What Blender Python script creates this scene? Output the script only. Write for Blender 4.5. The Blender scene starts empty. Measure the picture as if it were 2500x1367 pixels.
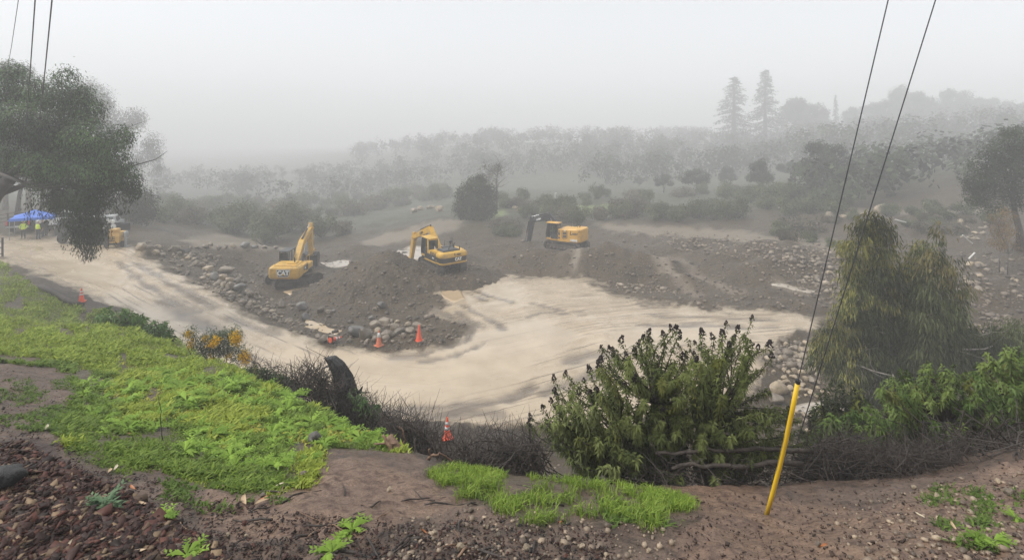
import bpy, bmesh, math, random
import numpy as np
from mathutils import Vector, Matrix, Euler, Quaternion

random.seed(7)
RNG = np.random.default_rng(11)
SC = bpy.context.scene
COL = SC.collection

# ------------------------------------------------------------------ camera
HAZE = 0.0039
F = 1250.0            # focal length in photo pixels (photo is 2500 px wide)
PX0, PY0 = 1250.0, 350.0   # photo column straight ahead, photo row of the eye level
CZ = 10.6             # eye height above the mud road
cam_d = bpy.data.cameras.new('camera')
cam = bpy.data.objects.new('camera', cam_d)
COL.objects.link(cam)
cam.location = (0, 0, CZ)
cam.rotation_euler = (math.radians(90), 0, 0)
cam_d.sensor_width = 36.0
cam_d.lens = 18.0
cam_d.shift_y = -(683.5 - PY0) / 2500.0
cam_d.clip_start = 0.05
cam_d.clip_end = 3000
SC.camera = cam

# ------------------------------------------------------------------ world, sun, exposure
SUN_EL, SUN_ROT = math.radians(52), math.radians(-95)
W = bpy.data.worlds.new('World')
SC.world = W
W.use_nodes = True
nt = W.node_tree
nt.nodes.clear()
out = nt.nodes.new('ShaderNodeOutputWorld')
bg = nt.nodes.new('ShaderNodeBackground')
sky = nt.nodes.new('ShaderNodeTexSky')
sky.sky_type = 'NISHITA'
sky.sun_disc = False
sky.sun_elevation = SUN_EL
sky.sun_rotation = SUN_ROT
sky.air_density = 1.0
sky.dust_density = 1.5
sky.ozone_density = 1.0
hs = nt.nodes.new('ShaderNodeHueSaturation')
hs.inputs['Saturation'].default_value = 0.15     # overcast: the blue is veiled by cloud
nt.links.new(sky.outputs[0], hs.inputs['Color'])
veil = nt.nodes.new('ShaderNodeMix'); veil.data_type = 'RGBA'      # even cloud cover over the whole dome
veil.inputs[0].default_value = 0.6
veil.inputs[7].default_value = (3.35, 3.48, 3.66, 1)
nt.links.new(hs.outputs[0], veil.inputs[6])
nt.links.new(veil.outputs[2], bg.inputs['Color'])
bg.inputs['Strength'].default_value = 0.113
nt.links.new(bg.outputs[0], out.inputs['Surface'])

sun_d = bpy.data.lights.new('sun', 'SUN')
sun_d.energy = 1.5
sun_d.angle = math.radians(30)
sun_d.color = (1.0, 0.97, 0.92)
sun = bpy.data.objects.new('sun', sun_d)
COL.objects.link(sun)
sun.rotation_euler = (math.radians(3), math.radians(-38), 0)   # the brighter part of the overcast lies to the left
sun.location = (0, -20, 60)

SC.view_settings.view_transform = 'Standard'
SC.view_settings.look = 'None'
SC.view_settings.gamma = 1.0
SC.view_settings.use_curve_mapping = False
SC.view_settings.exposure = 1.2
SC.render.engine = 'CYCLES'
SC.cycles.use_denoising = True
SC.cycles.volume_bounces = 1
SC.cycles.max_bounces = 6
SC.cycles.transparent_max_bounces = 16
SC.cycles.sample_clamp_indirect = 4.0

# ------------------------------------------------------------------ helpers: noise
def _hash(ix, iy, seed):
    h = (ix.astype(np.int64) * 374761393 + iy.astype(np.int64) * 668265263 + seed * 982451653) & 0xFFFFFFFF
    h = ((h ^ (h >> 13)) * 1274126177) & 0xFFFFFFFF
    h = h ^ (h >> 16)
    return (h & 0xFFFF) / 65535.0

def vnoise(x, y, seed=0):
    x = np.asarray(x, float); y = np.asarray(y, float)
    x0 = np.floor(x); y0 = np.floor(y)
    fx = x - x0; fy = y - y0
    fx = fx * fx * (3 - 2 * fx); fy = fy * fy * (3 - 2 * fy)
    a = _hash(x0, y0, seed); b = _hash(x0 + 1, y0, seed)
    c = _hash(x0, y0 + 1, seed); d = _hash(x0 + 1, y0 + 1, seed)
    return (a * (1 - fx) + b * fx) * (1 - fy) + (c * (1 - fx) + d * fx) * fy

def fbm(x, y, seed=0, octv=4, gain=0.5):
    s = 0; a = 1.0; t = 0
    for i in range(octv):
        s = s + a * (vnoise(x, y, seed + i * 17) - 0.5)
        t += a; a *= gain
        x = x * 2.03 + 5.1; y = y * 2.03 + 1.7
    return s / t * 2.0          # about -1..1

def sstep(a, b, v):
    t = np.clip((v - a) / (b - a), 0, 1)
    return t * t * (3 - 2 * t)

# ------------------------------------------------------------------ helpers: objects
def tag(o, label=None, cat=None, group=None, kind=None):
    if label: o['label'] = label
    if cat: o['category'] = cat
    if group: o['group'] = group
    if kind: o['kind'] = kind
    return o

def link(o, parent=None):
    COL.objects.link(o)
    if parent is not None:
        o.parent = parent
    return o

def empty(name, loc=(0, 0, 0), rz=0.0):
    o = bpy.data.objects.new(name, None)
    o.empty_display_size = 0.2
    COL.objects.link(o)
    o.location = loc
    o.rotation_euler = (0, 0, rz)
    return o

def set_smooth(me, on=True):
    me.polygons.foreach_set('use_smooth', [on] * len(me.polygons))

def np_mesh(name, co, faces, mat=None, smooth=False, tint=None):
    """co (N,3) array, faces (M,k) int array with k = 3 or 4."""
    me = bpy.data.meshes.new(name)
    co = np.ascontiguousarray(co, np.float32); faces = np.ascontiguousarray(faces, np.int32)
    n, (m, k) = len(co), faces.shape
    me.vertices.add(n); me.vertices.foreach_set('co', co.ravel())
    me.loops.add(m * k); me.loops.foreach_set('vertex_index', faces.ravel())
    me.polygons.add(m)
    me.polygons.foreach_set('loop_start', np.arange(0, m * k, k, dtype=np.int32))
    me.polygons.foreach_set('loop_total', np.full(m, k, np.int32))
    if smooth:
        me.polygons.foreach_set('use_smooth', np.ones(m, bool))
    me.update(calc_edges=True)
    if tint is not None:
        a = me.color_attributes.new('tint', 'FLOAT_COLOR', 'POINT')
        rgba = np.ones((n, 4), np.float32); rgba[:, :tint.shape[1]] = tint
        a.data.foreach_set('color', rgba.ravel())
    if mat: me.materials.append(mat)
    return me

def mesh_obj(name, me, parent=None, loc=None, rot=None, scale=None):
    o = bpy.data.objects.new(name, me)
    link(o, parent)
    if loc is not None: o.location = loc
    if rot is not None: o.rotation_euler = rot
    if scale is not None: o.scale = scale if hasattr(scale, '__len__') else (scale,) * 3
    return o

class MB:
    """collects boxes, prisms, tubes and lathes into one mesh"""
    def __init__(self): self.v = []; self.f = []
    def add(self, vs, fs):
        n = len(self.v)
        self.v += [tuple(v) for v in vs]
        self.f += [tuple(i + n for i in f) for f in fs]
        return self
    def box(self, c, s, rot=None, taper=None, bev=0.0):
        """taper=(tx,ty): scale of the top face"""
        x, y, z = s[0] / 2, s[1] / 2, s[2] / 2
        tx, ty = taper or (1, 1)
        if bev > 0:
            b = min(bev, x * .9, y * .9, z * .9)
            def ring(zz, ix, iy, kx, ky):
                return [((-x + ix) * kx, (-y + b) * ky, zz), ((-x + b) * kx, (-y + iy) * ky, zz), ((x - b) * kx, (-y + iy) * ky, zz), ((x - ix) * kx, (-y + b) * ky, zz),
                        ((x - ix) * kx, (y - b) * ky, zz), ((x - b) * kx, (y - iy) * ky, zz), ((-x + b) * kx, (y - iy) * ky, zz), ((-x + ix) * kx, (y - b) * ky, zz)]
            vs = ring(-z, b, b, 1, 1) + ring(-z + b, 0, 0, 1, 1) + ring(z - b, 0, 0, tx, ty) + ring(z, b, b, tx, ty)
            fs = [tuple(range(7, -1, -1)), tuple(range(24, 32))]
            for r in range(3):
                for i in range(8):
                    j = (i + 1) % 8
                    fs.append((r * 8 + i, r * 8 + j, r * 8 + 8 + j, r * 8 + 8 + i))
        else:
            vs = [(-x, -y, -z), (x, -y, -z), (x, y, -z), (-x, y, -z),
                  (-x * tx, -y * ty, z), (x * tx, -y * ty, z), (x * tx, y * ty, z), (-x * tx, y * ty, z)]
            fs = [(3, 2, 1, 0), (4, 5, 6, 7), (0, 1, 5, 4), (1, 2, 6, 5), (2, 3, 7, 6), (3, 0, 4, 7)]
        R = Euler(rot).to_matrix() if rot is not None else Matrix.Identity(3)
        cc = Vector(c)
        return self.add([R @ Vector(v) + cc for v in vs], fs)
    def prism(self, poly, a, b, axis='y'):
        """extrude a 2D polygon (list of (p,q)) from a to b along axis; axis y: (x,z); x: (y,z); z: (x,y)"""
        def m(p, t):
            if axis == 'y': return (p[0], t, p[1])
            if axis == 'x': return (t, p[0], p[1])
            return (p[0], p[1], t)
        n = len(poly)
        vs = [m(p, a) for p in poly] + [m(p, b) for p in poly]
        fs = [tuple(range(n - 1, -1, -1)), tuple(range(n, 2 * n))]
        fs += [(i, (i + 1) % n, n + (i + 1) % n, n + i) for i in range(n)]
        return self.add(vs, fs)
    def tube(self, pts, r, seg=8, cap=True):
        pts = [Vector(p) for p in pts]
        rr = r if hasattr(r, '__len__') else [r] * len(pts)
        vs = []; fs = []
        up = Vector((0, 0, 1))
        pu = None
        for i, p in enumerate(pts):
            t = (pts[min(i + 1, len(pts) - 1)] - pts[max(i - 1, 0)])
            if t.length < 1e-9: t = Vector((0, 0, 1))
            t.normalize()
            if pu is None:
                pu = t.orthogonal().normalized()
            else:
                pu = (pu - t * pu.dot(t))
                pu = pu.normalized() if pu.length > 1e-6 else t.orthogonal().normalized()
            w = t.cross(pu)
            for k in range(seg):
                a = 2 * math.pi * k / seg
                vs.append(p + (pu * math.cos(a) + w * math.sin(a)) * rr[i])
        for i in range(len(pts) - 1):
            for k in range(seg):
                j = (k + 1) % seg
                fs.append((i * seg + k, i * seg + j, (i + 1) * seg + j, (i + 1) * seg + k))
        if cap:
            fs.append(tuple(range(seg - 1, -1, -1)))
            n = (len(pts) - 1) * seg
            fs.append(tuple(range(n, n + seg)))
        return self.add(vs, fs)
    def cyl(self, a, b, r, seg=12, r2=None):
        return self.tube([a, b], [r, r if r2 is None else r2], seg)
    def lathe(self, prof, c=(0, 0, 0), seg=16, axis='z'):
        vs = []; fs = []
        for (r, h) in prof:
            for k in range(seg):
                a = 2 * math.pi * k / seg
                x, y = r * math.cos(a), r * math.sin(a)
                if axis == 'z': v = (x, y, h)
                elif axis == 'x': v = (h, x, y)
                else: v = (x, h, y)
                vs.append((v[0] + c[0], v[1] + c[1], v[2] + c[2]))
        for i in range(len(prof) - 1):
            for k in range(seg):
                j = (k + 1) % seg
                fs.append((i * seg + k, i * seg + j, (i + 1) * seg + j, (i + 1) * seg + k))
        fs.append(tuple(range(seg - 1, -1, -1)))
        n = (len(prof) - 1) * seg
        fs.append(tuple(range(n, n + seg)))
        return self.add(vs, fs)
    def mesh(self, name, mat, smooth=False):
        me = bpy.data.meshes.new(name)
        me.from_pydata(self.v, [], self.f)
        bm = bmesh.new(); bm.from_mesh(me)
        bmesh.ops.recalc_face_normals(bm, faces=bm.faces)
        bm.to_mesh(me); bm.free()
        me.materials.append(mat)
        if smooth: set_smooth(me)
        me.update()
        return me
    def build(self, name, mat, parent=None, smooth=False, **kw):
        return mesh_obj(name, self.mesh(name, mat, smooth), parent, **kw)

def copy_tree(o, parent=None):
    c = o.copy(); COL.objects.link(c); c.parent = parent
    for ch in list(o.children):
        copy_tree(ch, c)
    return c

# ------------------------------------------------------------------ helpers: materials
def srgb(r, g, b, k=1.0):
    def f(c):
        c /= 255.0
        return (c / 12.92 if c <= 0.04045 else ((c + 0.055) / 1.055) ** 2.4) * k
    return (f(r), f(g), f(b))

class NG:
    def __init__(self, name):
        self.m = bpy.data.materials.new(name); self.m.use_nodes = True
        self.t = self.m.node_tree; self.t.nodes.clear()
        self.out = self.n('ShaderNodeOutputMaterial')
        self.p = self.n('ShaderNodeBsdfPrincipled')
        self.l(self.p.outputs[0], self.out.inputs['Surface'])
        self._tc = None
    def n(self, kind, **kw):
        nd = self.t.nodes.new(kind)
        for k, v in kw.items(): setattr(nd, k, v)
        return nd
    def l(self, a, b): self.t.links.new(a, b)
    def set(self, sock, v):
        if hasattr(v, 'is_linked') or isinstance(v, bpy.types.NodeSocket): self.l(v, sock)
        else:
            try: sock.default_value = v
            except Exception: sock.default_value = tuple(v) + (1,)
    def P(self, name, v): self.set(self.p.inputs[name], v); return self
    def coord(self, which='Object'):
        if self._tc is None: self._tc = self.n('ShaderNodeTexCoord')
        return self._tc.outputs[which]
    def mapping(self, vec, scale=(1, 1, 1)):
        mp = self.n('ShaderNodeMapping'); self.l(vec, mp.inputs['Vector'])
        mp.inputs['Scale'].default_value = scale
        return mp.outputs[0]
    def noise(self, scale, detail=4, rough=.55, vec=None, dist=0.0):
        nd = self.n('ShaderNodeTexNoise')
        self.l(vec or self.coord(), nd.inputs['Vector'])
        nd.inputs['Scale'].default_value = scale; nd.inputs['Detail'].default_value = detail
        nd.inputs['Roughness'].default_value = rough; nd.inputs['Distortion'].default_value = dist
        return nd.outputs['Fac']
    def voro(self, scale, feature='F1', vec=None, rnd=1.0, outp='Distance'):
        nd = self.n('ShaderNodeTexVoronoi'); nd.feature = feature
        self.l(vec or self.coord(), nd.inputs['Vector'])
        nd.inputs['Scale'].default_value = scale; nd.inputs['Randomness'].default_value = rnd
        return nd.outputs[outp]
    def ramp(self, fac, stops):
        nd = self.n('ShaderNodeValToRGB'); self.l(fac, nd.inputs[0])
        els = nd.color_ramp.elements
        while len(els) < len(stops): els.new(0.5)
        for e, (p, c) in zip(els, stops):
            e.position = p
            e.color = (c, c, c, 1) if not hasattr(c, '__len__') else tuple(c) + (1,)
        return nd.outputs[0]
    def mix(self, fac, a, b, mode='MIX'):
        nd = self.n('ShaderNodeMix'); nd.data_type = 'RGBA'; nd.blend_type = mode
        self.set(nd.inputs[0], fac); self.set(nd.inputs[6], a); self.set(nd.inputs[7], b)
        return nd.outputs[2]
    def math(self, op, a, b=0.0, clamp=False):
        nd = self.n('ShaderNodeMath'); nd.operation = op; nd.use_clamp = clamp
        self.set(nd.inputs[0], a); self.set(nd.inputs[1], b)
        return nd.outputs[0]
    def attr(self, name):
        nd = self.n('ShaderNodeAttribute'); nd.attribute_name = name
        return nd
    def sep(self, c):
        nd = self.n('ShaderNodeSeparateColor'); self.l(c, nd.inputs[0]); return nd.outputs
    def bump(self, h, strength=.4, dist=.02, normal=None):
        nd = self.n('ShaderNodeBump'); self.l(h, nd.inputs['Height'])
        nd.inputs['Strength'].default_value = strength; nd.inputs['Distance'].default_value = dist
        if normal: self.l(normal, nd.inputs['Normal'])
        return nd.outputs[0]

def solid(name, c, rough=.6, spec=.5, metal=0.0, dirt=0.0, dirt_c=(0.12, .09, .065), dscale=3.0, bump=0.0, coat=0.0):
    g = NG(name)
    base = c
    if dirt > 0:
        f = g.noise(dscale, 5, .65)
        f = g.ramp(f, [(0.62 - .35 * dirt, 0.0), (0.75, min(1, dirt * 1.3))])
        v = g.noise(1.3, 2)
        base = g.mix(g.ramp(v, [(.3, 0.0), (.7, .25)]), c, tuple(x * .75 for x in c))
        base = g.mix(f, base, dirt_c)
    g.P('Base Color', base); g.P('Roughness', rough); g.P('Metallic', metal); g.P('Specular IOR Level', spec)
    if coat: g.P('Coat Weight', coat)
    if bump > 0:
        g.P('Normal', g.bump(g.noise(14, 4), bump, .02))
    return g.m
# ------------------------------------------------------------------ terrain: heights below eye level at photo pixels
# (px, py, h): the ground seen at that pixel lies h metres below the eye; its depth follows as h*F/(py-PY0)
CP = [
 # road and yard on the left
 (-250,580,8.9),(0,575,9.0),(100,575,9.1),(190,585,9.2),(300,610,9.4),(60,640,9.35),(200,690,9.6),(350,740,9.9),(500,790,10.2),(620,830,10.4),
 (800,870,10.6),(900,930,10.7),(1000,980,10.7),(1092,1070,10.7),(1200,1000,10.75),(1200,900,10.8),(1300,850,10.85),(1500,800,10.95),
 (1800,800,11.05),(1900,870,11.1),(1960,950,11.3),(2000,1000,11.5),(1950,820,11.0),(1300,700,11.7),(1200,730,11.6),(1110,715,11.7),(1500,730,11.6),
 (420,665,9.75),(520,715,10.05),(600,762,10.25),(700,808,10.4),(1000,852,10.65),(1100,838,10.7),(900,856,10.62),
 # embankment of rubble between road and pit
 (430,625,10.2),(500,660,11.1),(560,690,11.9),(650,720,12.0),(700,770,11.2),(800,800,11.0),(900,825,10.7),(1023,832,10.6),(600,730,11.0),
 (850,760,11.9),(950,770,11.8),(700,735,12.2),
 # pit with the small excavator
 (715,692,13.0),(640,690,12.8),(600,650,12.7),(740,705,13.05),(780,670,13.2),(660,625,12.9),
 (480,584,10.0),(400,582,9.7),(600,586,10.5),(640,590,10.9),(690,606,12.0),(540,582,10.2),(520,612,12.0),(600,615,12.6),
 (800,605,13.3),(880,592,13.4),(850,640,13.2),(1000,615,13.3),(980,640,13.2),(1000,562,12.3),(1110,537,11.7),(950,576,13.0),
 (1200,547,12.2),(1250,580,12.8),(1150,600,13.0),(1200,640,12.9),(1250,668,12.2),(1100,580,13.0),
 (945,700,12.6),(1050,690,12.3),(1180,690,12.1),
 # bench of the black boomed excavator, right hand slopes
 (1380,606,12.0),(1330,617,12.1),(1300,672,12.5),(1330,677,12.4),(1280,640,12.6),(1450,610,12.0),(1440,684,12.2),(1500,636,11.7),(1600,645,11.9),(1650,690,11.9),
 (1560,690,12.2),(1650,722,11.7),(1800,680,11.7),(1900,720,11.5),(1700,562,11.3),(1500,552,11.6),(1440,550,11.8),(1900,590,10.7),(1700,620,11.2),(1850,640,10.9),
 (2000,620,10.4),(2000,690,11.4),(1960,705,11.5),(1800,755,11.3),(2050,590,10.2),(2200,560,9.2),(2500,600,8.2),(2500,680,9.2),
 (2400,750,10.0),(2300,850,10.7),(2500,850,10.2),(2350,640,9.8),(2450,628,8.9),(2200,520,8.6),(2000,515,9.6),(2400,512,7.6),(2200,700,10.6),(2150,800,11.0),
 (2200,980,10.9),(1400,505,11.6),(1100,500,12.0),(1250,470,11.5),(2700,600,8.0),(2700,800,9.6),
 # near bank the photographer stands on
 (1250,1367,1.75),(300,1367,1.75),(2200,1367,1.8),(-200,1300,1.75),(0,1250,1.8),(0,1100,2.0),(0,1000,2.5),(0,900,3.6),(0,800,5.4),(0,700,8.0),(0,655,9.1),
 (-250,900,3.0),(-250,760,5.6),(-250,660,8.6),
 (200,1000,2.9),(200,900,4.2),(200,800,6.6),(110,705,8.8),(165,735,9.1),(300,800,7.1),(400,1100,2.4),(400,1000,3.2),(400,900,4.6),(425,842,5.9),
 (600,1000,3.6),(600,905,5.0),(700,962,4.4),(600,1100,2.7),(800,1012,4.0),(900,1062,3.4),(800,1100,2.7),(1040,1112,3.0),(1000,1200,2.3),(700,1200,2.2),
 (1250,1160,2.6),(1500,1182,2.6),(1600,1205,2.55),(1700,1190,2.75),(1868,1270,2.4),(1900,1200,2.8),(2100,1185,2.9),(2300,1135,2.9),(2500,1092,2.8),
 (2400,1250,2.2),(1500,1300,2.05),(2750,1080,2.8),(2750,1300,2.0),(-250,1100,2.0),
]
# (px, depth, h): the far flank of the bank, hidden from the eye, and the country behind
CD = [
 (430,20,8.6),(430,25,10.1),(600,15,7.6),(600,20,10.2),(700,12,6.6),(700,17,9.4),(700,21,10.5),(800,10,5.9),(800,14,8.7),(800,19,10.5),
 (900,8,5.0),(900,12,8.0),(900,17,10.4),(1040,7,4.6),(1040,10,7.4),(1040,14,9.9),(1040,16.5,10.6),(1250,5.6,3.7),(1250,8,5.9),(1250,11,8.4),(1250,15,10.5),
 (1500,5.4,3.8),(1500,8,6.0),(1500,11,8.5),(1500,15,10.6),(1750,5.6,3.9),(1750,8,6.1),(1750,11,8.6),(1750,15,10.8),(2000,5.8,3.9),(2000,8,6.0),(2000,11,8.4),(2000,15,10.9),
 (2250,6.2,3.8),(2250,8,5.4),(2250,11,8.0),(2250,15,10.3),(2500,6.4,3.6),(2500,8,5.0),(2500,11,7.4),(2500,15,9.8),(2750,7,3.6),(2750,11,6.8),(2750,16,9.6),
 (250,22,9.0),(300,20,8.4),
 (-250,60,8.6),(-250,110,8),(0,60,8.8),(0,90,9),(200,70,9.5),(350,75,10.5),(450,62,11.5),(450,90,13),(600,70,13.5),(600,110,13.5),(800,85,14),(800,130,13),(350,140,12),
 (0,200,11),(400,250,12),(800,220,10),(-250,250,11),(1000,100,13.0),(1000,150,11.0),(1250,130,9.0),(1250,175,4.0),(1250,230,0.0),(1000,230,4.0),(1500,130,8.5),(1500,200,2.0),(1750,100,9.0),
 (1750,150,5.0),(1750,220,0.0),(2000,90,7.0),(2000,140,4.0),(2000,220,-3.0),(2250,80,5.0),(2250,130,1.5),(2250,220,-7.0),(2500,75,4.0),(2500,120,0.0),(2500,220,-8.0),(2750,75,3.0),(2750,120,-1.0),(2750,250,-9.0),
 (1250,450,0.0),(2000,450,-6.0),(500,450,10.0),(-250,450,10.0),(500,900,10.2),(-250,900,10.2),(1250,900,3.0),(2000,900,-3.0),(2750,900,-8.0),(2750,450,-10.0),
 (1250,1.0,1.66),(1250,0.5,1.65),(300,1.0,1.66),(2200,1.0,1.68),
]
def far(Y):
    """the country beyond the wash lies well back: distances past 85 m stretch up to half as far again"""
    return float(Y * np.interp(Y, [85, 130], [1.0, 1.5]))
CD = [(px, far(Y), h * far(Y) / Y) if Y < 800 else (px, Y, h) for (px, Y, h) in CD]
def _uv(px, Y): return (np.asarray(px, float) - PX0) / F, np.log(np.asarray(Y, float))
_pts = []
for (px, py, h) in CP:
    Y = h * F / (py - PY0); _pts.append((px, Y, h))
_pts += CD
_pts = np.array(_pts, float)
_cu, _cv = _uv(_pts[:, 0], _pts[:, 1]); _cv = _cv * 0.8
_C2 = 0.05 ** 2
_A = np.sqrt((_cu[:, None] - _cu[None]) ** 2 + (_cv[:, None] - _cv[None]) ** 2 + _C2)
_n = len(_pts)
_M = np.zeros((_n + 1, _n + 1)); _M[:_n, :_n] = _A - np.eye(_n) * 0.004; _M[:_n, _n] = 1; _M[_n, :_n] = 1
# interpolate slope-friendly value: the height itself
_w = np.linalg.solve(_M, np.append(_pts[:, 2], 0))
def base_h(x, Y):
    x = np.asarray(x, float).ravel(); Y = np.asarray(Y, float).ravel()
    u = np.clip(x / Y, -1.25, 1.25); v = np.log(Y) * 0.8
    res = np.empty(len(u))
    for s in range(0, len(u), 40000):
        e = s + 40000
        d = np.sqrt((u[s:e, None] - _cu[None]) ** 2 + (v[s:e, None] - _cv[None]) ** 2 + _C2)
        res[s:e] = d @ _w[:_n] + _w[_n]
    return res

def poly_in(px, py, poly):
    inside = np.zeros(px.shape, bool)
    n = len(poly)
    for i in range(n):
        x1, y1 = poly[i]; x2, y2 = poly[(i + 1) % n]
        if y1 == y2: continue
        c = ((y1 > py) != (y2 > py)) & (px < (x2 - x1) * (py - y1) / (y2 - y1) + x1)
        inside ^= c
    return inside

CREST = np.array([(-300,40),(0,37),(100,31),(200,27),(300,21.5),(430,15.2),(600,11.7),(700,9.4),(800,7.9),(900,6.1),(1040,5.1),(1250,4.5),(1500,4.3),(1700,4.3),(1900,4.6),(2100,4.8),(2300,5.1),(2500,5.2),(2800,5.4)], float)
def crest_depth(px): return np.interp(px, CREST[:, 0], CREST[:, 1])

# ground kinds, outlined where they lie in the photo
Z_MUD = [[(-300,585),(0,580),(120,577),(240,583),(330,620),(420,668),(520,718),(600,765),(700,810),(790,852),(900,862),(1000,860),(1095,842),(1150,812),(1165,795),(1120,782),(1050,768),(1085,740),(1075,716),(1120,702),(1185,694),(1235,676),(1330,680),(1440,686),(1500,722),(1600,752),(1760,762),(1900,768),(2010,778),(1980,805),(1890,830),(1860,870),(1850,930),(1800,980),(1600,1010),(1500,1050),(1300,1035),(1180,1040),(1000,1030),(900,1010),(700,980),(430,850),(330,775),(262,742),(180,702),(90,665),(0,632),(-300,620)]]
Z_WET = [[(640,840),(800,872),(1000,866),(1090,850),(1200,800),(1300,770),(1420,800),(1380,860),(1300,900),(1250,960),(1100,985),(960,1000),(900,990),(700,980)],
         [(1075,716),(1120,702),(1180,700),(1210,690),(1250,705),(1290,735),(1230,745),(1120,742)], [(480,750),(640,835),(600,870),(430,810),(330,745)],[(40,610),(250,640),(330,690),(260,700),(60,640)],
         [(1500,800),(1650,790),(1850,800),(1800,830),(1600,850),(1480,850)]]
Z_PALE = [[(470,578),(600,580),(655,586),(700,607),(690,612),(610,602),(540,612),(480,600),(440,585)],[(880,592),(950,572),(1000,556),(1110,533),(1150,537),(1120,560),(1040,585),(980,590),(900,600)],
          [(1430,546),(1700,556),(2060,590),(2040,620),(1900,606),(1700,582),(1500,566)],[(2060,520),(2100,512),(2430,510),(2430,520),(2200,530)],
          [(1560,640),(1600,640),(1660,688),(1640,690)],[(1430,612),(1540,628),(1545,640),(1440,625)],[(1405,640),(1435,622),(1425,660),(1395,676)],
          [(1880,690),(1960,700),(1985,712),(1920,708)]]
Z_GRASS = [[(-300,590),(0,638),(90,700),(150,742),(250,757),(430,830),(470,860),(560,890),(650,930),(760,985),(900,1012),(960,1060),(1060,1115),(980,1108),(900,1098),(790,1090),(765,1180),(690,1212),(600,1205),(480,1190),(400,1140),(300,1160),(200,1130),(150,1060),(160,1010),(190,950),(150,885),(60,860),(-300,880)],
           [(1040,1160),(1100,1130),(1250,1138),(1420,1148),(1560,1188),(1690,1220),(1712,1255),(1640,1250),(1560,1225),(1480,1200),(1350,1176),(1200,1170),(1080,1188)],
           [(1190,1200),(1400,1202),(1410,1232),(1310,1292),(1250,1245),(1190,1232)],[(1480,1225),(1600,1240),(1690,1290),(1560,1290),(1480,1260)]]
Z_MULCH = [[(-300,1085),(100,1080),(180,1140),(300,1200),(430,1275),(560,1367),(700,1600),(-300,1600)]]
Z_PINK = [[(500,1200),(700,1190),(780,1120),(900,1125),(1060,1190),(1150,1230),(1000,1260),(920,1320),(760,1340),(600,1330),(500,1270)],
          [(1640,1180),(1760,1170),(1900,1215),(2100,1240),(2300,1180),(2520,1120),(2600,1300),(2400,1367),(2250,1500),(1700,1500),(1650,1310),(1720,1270)]]
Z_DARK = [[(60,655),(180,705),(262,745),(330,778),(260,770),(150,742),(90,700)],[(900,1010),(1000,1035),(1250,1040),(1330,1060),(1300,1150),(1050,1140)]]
CLINE = [(-150,600),(100,622),(300,668),(450,735),(600,805),(750,872),(900,918),(1050,930),(1250,890),(1450,835),(1700,802),(2000,790)]
RUTS = [([(400,735),(450,770),(520,800),(575,822)],.5),([(290,640),(350,690),(420,735),(480,760)],.25),([(560,775),(620,800),(680,815)],.4),([(330,640),(430,700),(520,750)],.3),
        ([(985,992),(1100,990),(1220,975),(1300,950)],.3),([(960,1003),(1060,1010),(1160,1004),(1210,1005)],.4),([(1160,790),(1140,830),(1040,862),(960,868)],.25),([(1030,880),(1110,866),(1190,832)],.2),
        ([(1290,770),(1330,762),(1420,770)],.15),([(1120,760),(1150,790),(1180,800)],.3),([(1130,745),(1200,780),(1230,800)],.25),([(1330,960),(1400,930),(1480,905)],.35),([(1390,880),(1440,862),(1480,858)],.4),
        ([(1150,705),(1200,722),(1250,735)],.2),([(1140,712),(1190,732)],.2),([(1300,740),(1380,760),(1450,765)],.2),([(1600,770),(1750,775),(1900,785)],.25),([(1560,792),(1700,792),(1900,800)],.25),
        ([(1600,640),(1660,690),(1700,715)],.5),([(1640,630),(1720,680),(1800,715)],.6),([(1060,750),(1120,780),(1160,796)],.35)]

# vertex grid: columns fan out from the viewer, rows grow with distance
NU, NV = 610, 525
_uu = np.linspace(-1.42, 1.42, NU); _vv = np.linspace(math.log(0.5), math.log(900.0), NV)
_YY = np.exp(_vv)
GX = _uu[None, :] * (_YY[:, None] + 3.0); GY = np.repeat(_YY[:, None], NU, 1)
H0 = base_h(GX, GY).reshape(GX.shape)
# the high background keeps falling away smoothly outside the frame
GPX = PX0 + F * GX / GY; GPY = PY0 + F * H0 / GY
rag = fbm(GX * .9, GY * .9, 3) ; rag2 = fbm(GX * .9 + 40, GY * .9 - 13, 5)
_k = 14.0 * np.clip(GY / 25, .6, 1.6)
def zone(polys, near, jit=1.0, amount=1.0, spread=0.0):
    acc = np.zeros(GX.shape)
    for i, (a, b) in enumerate([(0, 0), (1, .4), (-1, .3), (.3, 1), (-.4, -1), (.7, -.7), (-.8, .8)]):
        px = GPX + rag * _k * 1.4 * jit + a * 7 * max(jit, spread); py = GPY + rag2 * _k * .55 * jit + b * 3.5 * max(jit, spread)
        m = np.zeros(GX.shape, bool)
        for p in polys: m |= poly_in(px, py, p)
        acc += m
    acc /= 7.0
    isnear = GY < crest_depth(GPX)
    return acc * (isnear if near else ~isnear) * amount
m_mud = zone(Z_MUD, False, 1.5, spread=3.0); m_wet = zone(Z_WET, False, 1.6) * m_mud
m_pale = zone(Z_PALE, False, .6); m_grass = zone(Z_GRASS, True, 1.2); m_mulch = zone(Z_MULCH, True, 1.5); m_pink = zone(Z_PINK, True, 1.5)
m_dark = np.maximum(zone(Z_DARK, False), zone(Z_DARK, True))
Z_LAWN = [[(1270,508),(1500,500),(1620,512),(1500,520),(1300,520)],[(1180,518),(1230,516),(1235,530),(1190,532)]]
m_lawn = zone(Z_LAWN, False, .5)
m_veg = sstep(70, 84, GY + 6 * rag) * (1 - m_pale) * (1 - m_mud)
m_near = (GY < crest_depth(GPX)).astype(float)
m_bank = ((GY >= crest_depth(GPX)) & (GPY > 850) & (GY < 17) & (m_mud < .3)).astype(float)

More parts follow.
